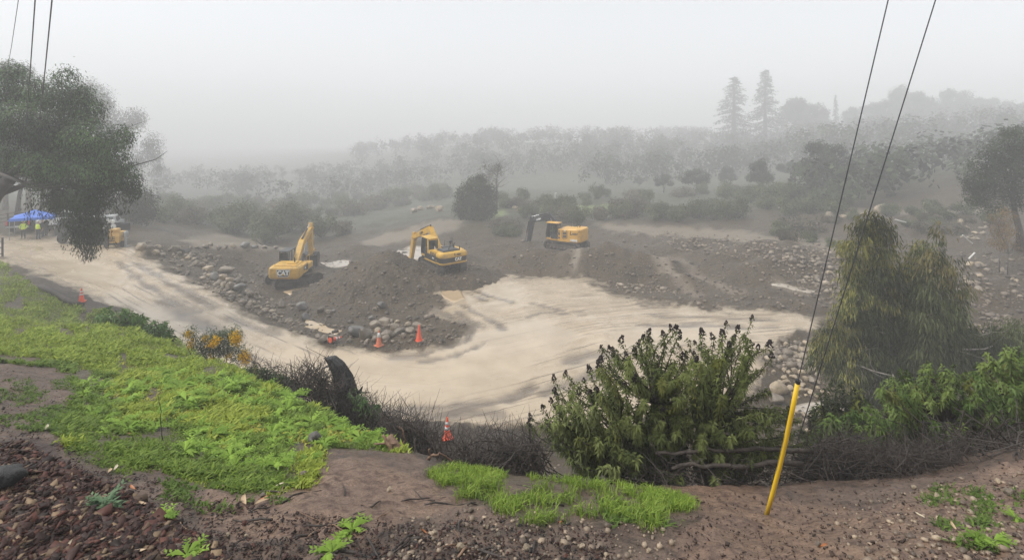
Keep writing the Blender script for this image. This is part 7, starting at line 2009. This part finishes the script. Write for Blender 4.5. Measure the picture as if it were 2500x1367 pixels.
# slim lamp posts far right
for (px, tpy, Y, lab) in ((2225, 463, 74, 'slim pale lamp post with small head above the far bank'), (1355, 472, 105, 'faint slim lamp post in the mist behind the bench'), (2197, 462, 76, 'thin bare pole beside the slim lamp post')):
    x = pxd(px, Y); z = gz1(x, Y); H = CZ - (tpy - PY0) / F * Y - z
    r = empty('lamp_post', (x, Y, z)); MB().cyl((0, 0, -.2), (0, 0, H), .05, 6).build('post', M_WHITE if px != 2197 else M_GREY, r)
    if px != 2197: MB().box((.15, 0, H), (.4, .2, .12), bev=.03).build('lamp_head', M_WHITE, r)
    tag(r, lab, 'lamp post')

# ------------------------------------------------------------------ guy wire with yellow guard, overhead cables
M_GUARD = solid('yellow_plastic_guard', (.72, .46, .02), .4, dirt=.45, dirt_c=(.34, .22, .09))
M_CABLE = solid('steel_cable', (.055, .055, .06), .45)
xb, yb = pxd(1868, 3.38), 3.38; zb_ = gz1(xb, yb)
A = wp(1868, 1268, 3.38); A.z = min(A.z, zb_ + .02) ; A = Vector((xb, yb, CZ - (1270 - PY0) / F * 3.38)); Bt = wp(1948, 932, 3.14)
r = empty('guy_wire', A)
d = (Bt - A)
pts = [A.lerp(Bt, t) - A + Vector((math.sin(t * math.pi) * .012, 0, 0)) for t in (0, .2, .4, .6, .8, 1)]
MB().tube(pts, [.0135, .0138, .014, .014, .014, .014], 12).build('yellow_guard', M_GUARD, r, smooth=True)
MB().cyl(pts[-1] - d.normalized() * .01, pts[-1] + d.normalized() * .012, .0147, 12).build('guard_cap', M_BLACK, r)
far = d * 4.6
MB().tube([-d.normalized() * .25, pts[-1], far, far + (far - pts[-1]) * .6], [.0034, .0034, .0030, .0030], 6).build('cable', M_CABLE, r)
MB().cyl((0, 0, .03), (0, 0, -.3), .02, 8).build('anchor_rod', M_TRACK, r)
tag(r, 'guy wire rising from a leaning yellow plastic guard in the red soil', 'guy wire')
A2 = wp(1965, 1020, 5.6); z2 = gz1(A2.x, 5.6); B2 = wp(2278, 20, 4.3)
dd = (B2 - A2).normalized()
tag(MB().tube([A2 - A2 - dd * 1.2, A2 - A2, B2 - A2, B2 - A2 + dd * 1.0], [.0062, .0062, .0052, .0052], 6).build('guy_wire', M_CABLE, loc=A2), 'second bare guy wire slanting up from behind the evergreen shrubs', 'guy wire')
for (a, b, lab, rr0) in (((64, 300), (90, -60), 'overhead cable nearer the hanging branches, the lower of a pair', .02), ((97, 290), (133, -60), 'overhead cable crossing the big dark tree, the upper of a pair', .022), ((18, 170), (48, -20), 'thin faint overhead cable beyond the pair', .010)):
    A = wp(a[0], a[1], 27.0); B = wp(b[0], b[1], 15.0)
    M_ = (A + B) / 2 - Vector((0, 0, .12))
    tag(MB().tube([A - A, M_ - A, B - A, (B - A) * 1.4], rr0, 6).build('overhead_cable', M_CABLE, loc=A), lab, 'cable', 'overhead cables')
# ------------------------------------------------------------------ grass and weeds on the near bank
def blades(u, v, L, Wd, c0, c1, seed, bend=.5, up=1.0, tuft=1, tr=.02):
    """one curved blade (or tuft of blades) rooted where each pixel ray meets the ground"""
    rg = np.random.default_rng(seed)
    x, y, z = px_ground(u, v)
    n0 = len(x); n = n0 * tuft
    x = np.repeat(x, tuft) + rg.normal(size=n) * tr; y = np.repeat(y, tuft) + rg.normal(size=n) * tr
    z = ground_z(x, y) - .005
    Lr = np.repeat(np.broadcast_to(L, (n0,)), tuft) * rg.uniform(.55, 1.3, n)
    W_ = np.repeat(np.broadcast_to(Wd, (n0,)), tuft) * rg.uniform(.7, 1.3, n)
    a = rg.uniform(0, 6.28, n); o = np.stack([np.cos(a), np.sin(a), np.zeros(n)], 1)
    s = np.stack([-np.sin(a), np.cos(a), np.zeros(n)], 1)
    b = bend * rg.uniform(.3, 1.3, n)[:, None]
    base = np.stack([x, y, z], 1); upv = np.array([0, 0, 1.0]) * up
    m = base + Lr[:, None] * (.5 * upv + .18 * b * o); t = base + Lr[:, None] * ((.92 - .35 * b) * upv + .85 * b * o)
    w = W_[:, None] / 2
    co = np.stack([base - s * w * .6, base + s * w * .6, m + s * w, m - s * w, t], 1).reshape(-1, 3)
    k = (np.arange(n) * 5)[:, None]
    tone = np.repeat(rg.uniform(0, 1, n0), tuft)[:, None]
    tint = (np.array(c0) + (np.array(c1) - np.array(c0)) * tone) * rg.uniform(.75, 1.25, (n, 1))
    q = k + np.array([[0, 1, 2, 3]]); q2 = np.concatenate([k + 3, k + 2, k + 4, k + 4], 1)
    tri1 = np.concatenate([q[:, [0, 1, 2]], q[:, [0, 2, 3]], k + np.array([[3, 2, 4]])], 0)
    return co, tri1, np.repeat(tint, 5, 0)
def join(parts):
    co = []; f = []; t = []; o = 0
    for a, b, c in parts: co.append(a); f.append(b + o); t.append(c); o += len(a)
    return np.concatenate(co), np.concatenate(f), np.concatenate(t)
def patchy(u, v, seed, thr, sc=.012):
    return fbm(u * sc, v * sc * 1.6, seed, 4) > thr
GL = [Z_GRASS[0]]
parts = []
# fine fresh grass on the far part of the left bank
u, v = scatter_px(22000, [[(-60, 630), (0, 638), (90, 700), (150, 742), (250, 757), (430, 830), (470, 860), (560, 890), (600, 905), (480, 940), (300, 930), (150, 880), (-60, 860)]])
k = patchy(u, v, 3, -.28, .02); u, v = u[k], v[k]
x, y, z = px_ground(u, v); sc = np.clip(y / 9.0, .8, 2.2) * np.clip(1.0 + 1.2 * fbm(u * .03, v * .06, 81, 3), .5, 1.9)
parts.append(blades(u, v, .10 * sc, .019 * sc, (.16, .235, .028), (.35, .42, .062), 1001, .85, .8, tuft=2, tr=.06))
# weeds over the slope: broad little leaves
u, v = scatter_px(22000, [[(-60, 880), (150, 885), (300, 920), (480, 930), (600, 905), (650, 930), (760, 985), (900, 1012), (960, 1060), (1060, 1115), (980, 1108), (900, 1098), (790, 1090), (765, 1180), (690, 1205), (600, 1200), (480, 1185), (400, 1140), (300, 1155), (200, 1120), (150, 1060), (160, 1010), (190, 950), (140, 900)]])
k = patchy(u, v, 9, -.16, .024); u, v = u[k], v[k]
yy_ = px_ground(u, v)[1]; sc = np.clip(yy_ / 5.5, .55, 1.8)
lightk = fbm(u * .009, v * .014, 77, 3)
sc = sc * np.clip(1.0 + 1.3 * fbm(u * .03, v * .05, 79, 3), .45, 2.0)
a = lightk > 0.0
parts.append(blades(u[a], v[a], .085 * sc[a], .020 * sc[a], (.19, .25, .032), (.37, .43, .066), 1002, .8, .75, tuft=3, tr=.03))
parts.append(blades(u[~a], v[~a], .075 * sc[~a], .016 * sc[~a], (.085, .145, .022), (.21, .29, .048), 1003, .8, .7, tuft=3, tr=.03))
# yellowing leaves among them
u, v = scatter_px(1500, [[(300, 880), (600, 930), (960, 1070), (780, 1085), (500, 1060), (250, 960)]])
parts.append(blades(u, v, .075, .026, (.30, .30, .04), (.42, .40, .08), 1004, .9, .6, tuft=2, tr=.03))
me = np_mesh('meadow_weeds', *[q for q in join(parts)[:2]], M_GRASSM, tint=join(parts)[2])
tag(mesh_obj('meadow_weeds', me), 'bright green weeds and grass covering the left bank', kind='stuff')
# grass strip along the edge
parts = []
u, v = scatter_px(5000, [Z_GRASS[1]])
k = patchy(u, v, 13, -.12, .028); u, v = u[k], v[k]
x, y, z = px_ground(u, v); k = grid_at(m_grass, x, y) > rg.uniform(0, 1, len(x)); u, v = u[k], v[k]
parts.append(blades(u, v, .062, .0050, (.13, .22, .026), (.30, .40, .06), 1010, .75, tuft=2, tr=.02))
cu_, cv_ = scatter_px(34, [[(1060, 1170), (1250, 1180), (1420, 1190), (1560, 1225), (1690, 1250), (1680, 1295), (1560, 1285), (1400, 1260), (1290, 1285), (1200, 1235), (1080, 1195)]])
u = np.repeat(cu_, 26) + rg.normal(size=len(cu_) * 26) * 13; v = np.repeat(cv_, 26) + rg.normal(size=len(cv_) * 26) * 5
parts.append(blades(u, v, .085, .006, (.12, .20, .026), (.27, .36, .06), 1011, .8, tuft=3, tr=.03))
j = join(parts)
tag(mesh_obj('edge_grass', np_mesh('edge_grass', j[0], j[1], M_GRASSM, tint=j[2])), 'fresh green grass strip along the bank edge', kind='stuff')
# sparse sprouts on the bare soil
parts = []
u, v = scatter_px(3600, [[(-20, 870), (160, 890), (190, 950), (150, 1060), (-20, 1040)], [(60, 900), (180, 900), (200, 1000), (160, 1060), (60, 1050)], [(200, 1130), (480, 1190), (600, 1210), (700, 1215), (640, 1260), (480, 1240), (300, 1170)], [(1450, 1210), (1650, 1290), (1500, 1290)], [(2230, 1180), (2500, 1200), (2500, 1367), (2330, 1330)], [(1080, 1180), (1300, 1210), (1250, 1240), (1100, 1200)]])
k = patchy(u, v, 23, .12, .02); u, v = u[k], v[k]
parts.append(blades(u, v, .055, .011, (.06, .11, .018), (.15, .22, .045), 1020, .9, .6, tuft=4, tr=.02))
j = join(parts)
tag(mesh_obj('sprouts', np_mesh('sprouts', j[0], j[1], M_GRASSM, tint=j[2])), 'scattered green sprouts on the bare near soil', kind='stuff')

# ------------------------------------------------------------------ separate weed plants with toothed leaves
def weed(px, py, R, nl, seed, label, c0, c1, group, upr=.6, name='weed_plant'):
    rg = np.random.default_rng(seed); x, y, z = px_ground(px, py)
    a = rg.uniform(0, 6.28, nl); tilt = rg.uniform(.15, 1.0, nl) * upr
    P = np.zeros((nl, 3)); P[:, 2] = rg.uniform(0, R * .25, nl)
    ax = np.stack([np.cos(a), np.sin(a), tilt], 1); L = R * rg.uniform(.6, 1.15, nl)
    tn = tints(rg, nl, c0, c1, .2)
    co, f, t = leaves(P, ax, np.tile([0, 0, 1.0], (nl, 1)) + rdir(rg, nl) * .2, L, L * .26, tn, .12, .35)
    # side lobes along each leaf
    parts = [(co, f, t)]
    axn = ax / np.linalg.norm(ax, axis=1, keepdims=True); sd = np.stack([-np.sin(a), np.cos(a), np.zeros(nl)], 1)
    for s in (-1, 1):
        for q in (.4, .62, .82):
            b = P + axn * (L * q)[:, None]; b[:, 2] -= .35 * L * q * q * .6
            parts.append(leaves(b, axn * .6 + s * sd * .8, np.tile([0, 0, 1.0], (nl, 1)), L * .26, L * .11, tn, .1, .1))
    j = join(parts)
    o = mesh_obj(name, np_mesh(name, j[0], j[1], M_GRASSM, tint=j[2]), loc=(x[0], y[0], z[0]))
    return tag(o, label, 'weed', group)
WG = 'larger weeds on the left bank'
BR0, BR1 = (.15, .25, .035), (.28, .42, .07)
for i, (px, py, R) in enumerate(((520, 1075, .20), (545, 1110, .16), (500, 1100, .15), (560, 1080, .15), (480, 1060, .15), (620, 990, .22), (680, 1000, .20), (760, 1040, .2), (450, 980, .2), (380, 1050, .15), (300, 1040, .14), (700, 1050, .16), (840, 1060, .2), (880, 1075, .2), (920, 1085, .17), (590, 1040, .16), (250, 980, .18), (330, 960, .2), (540, 960, .24), (430, 920, .24), (640, 950, .24), (800, 1040, .2))):
    weed(px, py, R, 16, 1100 + i, 'larger lobed weed standing up from the green of the left bank', BR0, BR1, WG)
WM = [o_ for o_ in COL.objects if o_.name.startswith('weed_plant')]
uu_, vv_ = scatter_px(130, [[(150, 900), (300, 880), (480, 900), (600, 920), (760, 990), (900, 1030), (1000, 1095), (800, 1085), (740, 1150), (600, 1150), (430, 1110), (250, 1060)]])
xs, ys, zs = px_ground(uu_, vv_)
for a_, b_, c_ in zip(xs, ys, zs):
    w_ = random.choice(WM).copy(); COL.objects.link(w_); w_.location = (a_, b_, c_); w_.rotation_euler = (0, 0, random.uniform(0, 6.28)); q_ = random.uniform(.5, 1.0) * min(1.3, max(.7, b_ / 6)); w_.scale = (q_, q_, q_ * 1.2); w_['label'] = ('small lobed weed low in' if q_ < .6 else 'middling lobed weed in' if q_ < .85 else 'tall lobed weed rising from') + ' the green of the left bank'
weed(255, 1242, .12, 34, 1150, 'pale green rounded weed clump growing in the bark mulch', (.10, .17, .09), (.20, .29, .16), None, 1.2)
weed(860, 1300, .10, 16, 1151, 'small fern leaved weed among twigs on the muddy foreground', BR0, BR1, None)
weed(810, 1355, .10, 16, 1152, 'small ferny weed at the edge of the gravelly foreground', BR0, BR1, None)
weed(455, 1362, .09, 18, 1153, 'low green weed tuft beside the mulch edge', BR0, BR1, None)
weed(395, 1270, .09, 16, 1154, 'spreading weed with thin leaves on the mulch margin', BR0, BR1, None)
weed(2425, 1325, .10, 18, 1155, 'spreading pale weed patch on the right hand soil', BR0, BR1, None)
weed(2385, 1320, .08, 14, 1156, 'little weed beside the spreading pale patch', BR0, BR1, None)
weed(2480, 1270, .08, 14, 1157, 'small weed tuft at the right bank with narrow leaves', BR0, BR1, None)

# ------------------------------------------------------------------ bark mulch, twigs, pebbles, leaves
g = NG('litter'); g.P('Base Color', g.attr('tint').outputs['Color']); g.P('Roughness', .55); g.P('Specular IOR Level', .22); M_LITTER = g.m
def chips(name, u, v, L, tset, seed, label, flat=.22):
    rg = np.random.default_rng(seed); x, y, z = px_ground(u, v); n = len(x)
    bx = np.array([(-1, -1, -1), (1, -1, -1), (1, 1, -1), (-1, 1, -1), (-1, -1, 1), (1, -1, 1), (1, 1, 1), (-1, 1, 1)], float) * .5
    jit = rg.uniform(-.12, .12, (n, 8, 3))
    Ls = L * rg.lognormal(0, .34, n)
    sc = np.stack([Ls, Ls * rg.uniform(.25, .8, n), Ls * flat * rg.uniform(.5, 1.2, n)], 1)
    vv = (bx[None] + jit) * sc[:, None]
    a = rg.uniform(0, 6.28, n); ti = rg.normal(size=n) * .3; tj = rg.normal(size=n) * .3
    c, s = np.cos(a)[:, None], np.sin(a)[:, None]
    zz = vv[..., 2] + vv[..., 0] * ti[:, None] + vv[..., 1] * tj[:, None]
    X = vv[..., 0] * c - vv[..., 1] * s + x[:, None]; Y = vv[..., 0] * s + vv[..., 1] * c + y[:, None]
    Z = zz + (z + Ls * flat * .5 + rg.uniform(0, .012, n))[:, None]
    co = np.stack([X, Y, Z], -1).reshape(-1, 3)
    fq = np.array([(3, 2, 1, 0), (4, 5, 6, 7), (0, 1, 5, 4), (1, 2, 6, 5), (2, 3, 7, 6), (3, 0, 4, 7)])
    f = (fq[None] + (np.arange(n) * 8)[:, None, None]).reshape(-1, 4)
    T = np.array(tset)[rg.integers(0, len(tset), n)] * rg.uniform(.6, 1.3, (n, 1))
    return tag(mesh_obj(name, np_mesh(name, co, f, M_LITTER, tint=np.repeat(T, 8, 0))), label, kind='stuff')
MULT = [(.028, .016, .013)] * 4 + [(.048, .024, .019)] * 4 + [(.075, .030, .022)] * 2 + [(.13, .085, .055), (.20, .14, .085), (.11, .045, .032)]
u, v = scatter_px(7800, [[(-40, 1090), (60, 1080), (150, 1130), (300, 1200), (430, 1275), (560, 1367), (600, 1420), (-40, 1420)]])
chips('bark_mulch', u, v, .025, MULT, 1201, 'dark red brown bark mulch spread over the near left ground')
u, v = scatter_px(4200, [[(100, 1060), (400, 1180), (700, 1250), (1000, 1280), (1300, 1260), (1500, 1300), (1500, 1400), (600, 1400), (420, 1270), (150, 1130)], [(0, 900), (140, 900), (170, 1000), (100, 1080), (0, 1080)]])
chips('bark_crumbs', u, v, .0095, MULT[:9] + [(.02, .018, .017)] * 3, 1202, 'dark bark crumbs scattered over the muddy foreground')
u, v = scatter_px(1300, [[(1640, 1190), (1900, 1210), (2300, 1150), (2520, 1110), (2520, 1400), (1640, 1400)]])
chips('soil_crumbs', u, v, .009, [(.055, .036, .028), (.09, .058, .043), (.045, .030, .023), (.13, .088, .065)], 1203, 'crumbly reddish soil lumps on the right foreground', .5)
u, v = scatter_px(1000, [[(980, 1260), (1150, 1240), (1350, 1210), (1500, 1240), (1650, 1300), (1650, 1400), (900, 1400)], [(2000, 1250), (2500, 1130), (2500, 1380), (2100, 1400)]])
x, y, z = px_ground(u, v)
stones_stuff('pebbles', x, y, np.clip(rg.lognormal(-4.75, .45, len(x)), .004, .022), 'small rounded pebbles in the near gravelly soil', tints=((.08, .056, .04), (.34, .26, .18)), zf=ground_z, sq=.75, lift=.35)
PEB = 'larger pebbles in the foreground'
for i, (px, py, w, k) in enumerate(((1285, 1345, 22, 't'), (1125, 1345, 24, 't'), (1150, 1252, 18, 'b'), (950, 1200, 16, 't'), (738, 1165, 20, 'b'), (1060, 1305, 16, 't'), (975, 1360, 14, 't'), (555, 1310, 14, 't'), (600, 1312, 12, 't'), (430, 1345, 26, 'b'), (1215, 1312, 18, 'b'), (1350, 1272, 16, 't'), (1420, 1340, 18, 't'), (1330, 1360, 14, 'b'), (640, 1215, 16, 'b'), (1045, 1270, 12, 't'), (1190, 1290, 12, 't'), (2470, 1210, 26, 'b'), (2290, 1215, 18, 't'), (2380, 1225, 18, 't'), (2120, 1345, 14, 't'), (2000, 1335, 16, 'b'), (2235, 1195, 14, 't'), (2440, 1180, 16, 't'), (1585, 1350, 16, 't'), (1480, 1360, 14, 't'))):
    rock(px, py, w, k, '@ rounded pebble, bigger than the gravel around it', PEB, name='pebble', cat='pebble', big=False, sink=.1)
rock(765, 1080, 40, 'g', 'grey angular stone at the upper edge of the bare mud', None, name='stone', cat='stone', asp=.7)
rock(846 - 105, 1172, 18, 't', 'small tan block of stone on the mud below the weeds', None, name='stone', cat='stone', big=False) if False else None
M_ASPH = solid('broken_asphalt', (.035, .034, .035), .55, bump=.9)
ra = rock(0, 1196, 84, 'g', 'dark broken block of rough asphalt lying on the mulch', None, name='asphalt_block', cat='block', asp=.8)
ra.data = rock_mesh(991, 3, mat=M_ASPH, ang=.35, cuts=12); ra.location.x -= .02
# twigs one can pick out
TW = 'dark twigs on the foreground mud'
rt = random.Random(77)
for i in range(58):
    px = rt.choice([rt.uniform(560, 1500), rt.uniform(620, 1200), rt.uniform(50, 600)]); py = rt.uniform(1180, 1360)
    x, y, z = px_ground(px, py); L = rt.uniform(.10, .34); a = rt.uniform(0, 3.14); cv = rt.gauss(0, .22)
    pts = []
    for k in range(6):
        t = k / 5 - .5; dx = math.cos(a) * t * L - math.sin(a) * cv * L * (t * t * 4 - 1) * .5; dy = math.sin(a) * t * L + math.cos(a) * cv * L * (t * t * 4 - 1) * .5
        pts.append((dx, dy, gz1(x[0] + dx, y[0] + dy) - z[0] + .006 + .01 * math.sin(k * 1.3 + i)))
    q = rt.uniform(.0025, .0065)
    tag(mesh_obj('twig', MB().tube(pts, [q, q * 1.1, q, q * .9, q * .7, q * .4], 6).mesh('twig', M_TWIG if rt.random() < .8 else M_WOOD, True), loc=(x[0], y[0], z[0])), 'curved dark twig lying on the wet foreground soil', 'twig', TW)
# fallen eucalyptus leaves
M_DRY = [solid('dry_leaf_tan', (.42, .30, .18), .5), solid('dry_leaf_orange', (.36, .13, .04), .5), solid('dry_leaf_pale', (.46, .40, .28), .5)]
LF = 'fallen dry leaves on the ground'
for i, (px, py, L, k) in enumerate(((600, 1225, .17, 0), (640, 1232, .15, 0), (645, 1218, .10, 1), (605, 1150, .13, 2), (640, 1130, .10, 2), (680, 1190, .12, 2), (325, 1195, .10, 1), (350, 1235, .12, 0), (110, 1048, .14, 2), (140, 1035, .13, 2), (300, 1045, .1, 0), (310, 1060, .12, 1), (265, 1155, .13, 0), (280, 1148, .12, 2), (330, 1352, .17, 0), (160, 1340, .10, 2), (235, 1330, .12, 0), (2245, 1262, .11, 2), (2330, 1290, .10, 0), (2010, 1338, .09, 1), (1370, 1282, .07, 1), (1035, 1303, .06, 1), (60, 1230, .09, 2), (420, 1300, .10, 0), (30, 1345, .12, 2))):
    x, y, z = px_ground(px, py); a = rt.uniform(0, 6.28)
    n = 7; vs = []; fs = []; L *= .6
    for j in range(n):
        t = j / (n - 1); w = L * .13 * math.sin(math.pi * min(1, t * 1.02)) ** .8; cvx = .12 * L * math.sin(t * 3.0)
        h = .010 + .008 * math.sin(t * 2.7 + i)
        vs += [(t * L - L / 2, cvx - w, h + .006), (t * L - L / 2, cvx, h), (t * L - L / 2, cvx + w, h + .006)]
    for j in range(n - 1):
        for c in range(2): fs.append((j * 3 + c, j * 3 + c + 1, j * 3 + 4 + c, j * 3 + 3 + c))
    me = bpy.data.meshes.new('fallen_leaf'); me.from_pydata(vs, [], fs); me.materials.append(M_DRY[k]); set_smooth(me)
    tag(mesh_obj('fallen_leaf', me, loc=(x[0], y[0], z[0]), rot=(0, 0, a)), ('long tan dry leaf fallen on the near ground', 'orange brown dry leaf fallen on the near ground', 'pale dry leaf fallen on the near ground')[k], 'leaf', LF)
# thin dark stalk standing in the weeds
stick('dry_stalk', [(398, 1075, 4.3), (390, 1020, 4.35), (386, 962, 4.4)], .004, .002, M_TWIG, 'thin dark dry stalk standing upright in the weeds', 'stalk', wob=.004)
# ------------------------------------------------------------------ mist over the valley
hm = bpy.data.materials.new('mist'); hm.use_nodes = True
t = hm.node_tree; t.nodes.clear()
o_ = t.nodes.new('ShaderNodeOutputMaterial'); v_ = t.nodes.new('ShaderNodeVolumePrincipled')
v_.inputs['Color'].default_value = (.945, .95, .955, 1)
v_.inputs['Density'].default_value = HAZE
v_.inputs['Anisotropy'].default_value = 0.0
try: v_.inputs['Density Attribute'].default_value = ''
except Exception: pass
t.links.new(v_.outputs[0], o_.inputs['Volume'])
try: hm.cycles.homogeneous_volume = True
except Exception: pass
mb = MB().box((0, 430, 15), (2700, 1010, 90))
hz = mb.build('haze', hm)
tag(hz, 'pale rain mist filling the whole valley', kind='stuff')
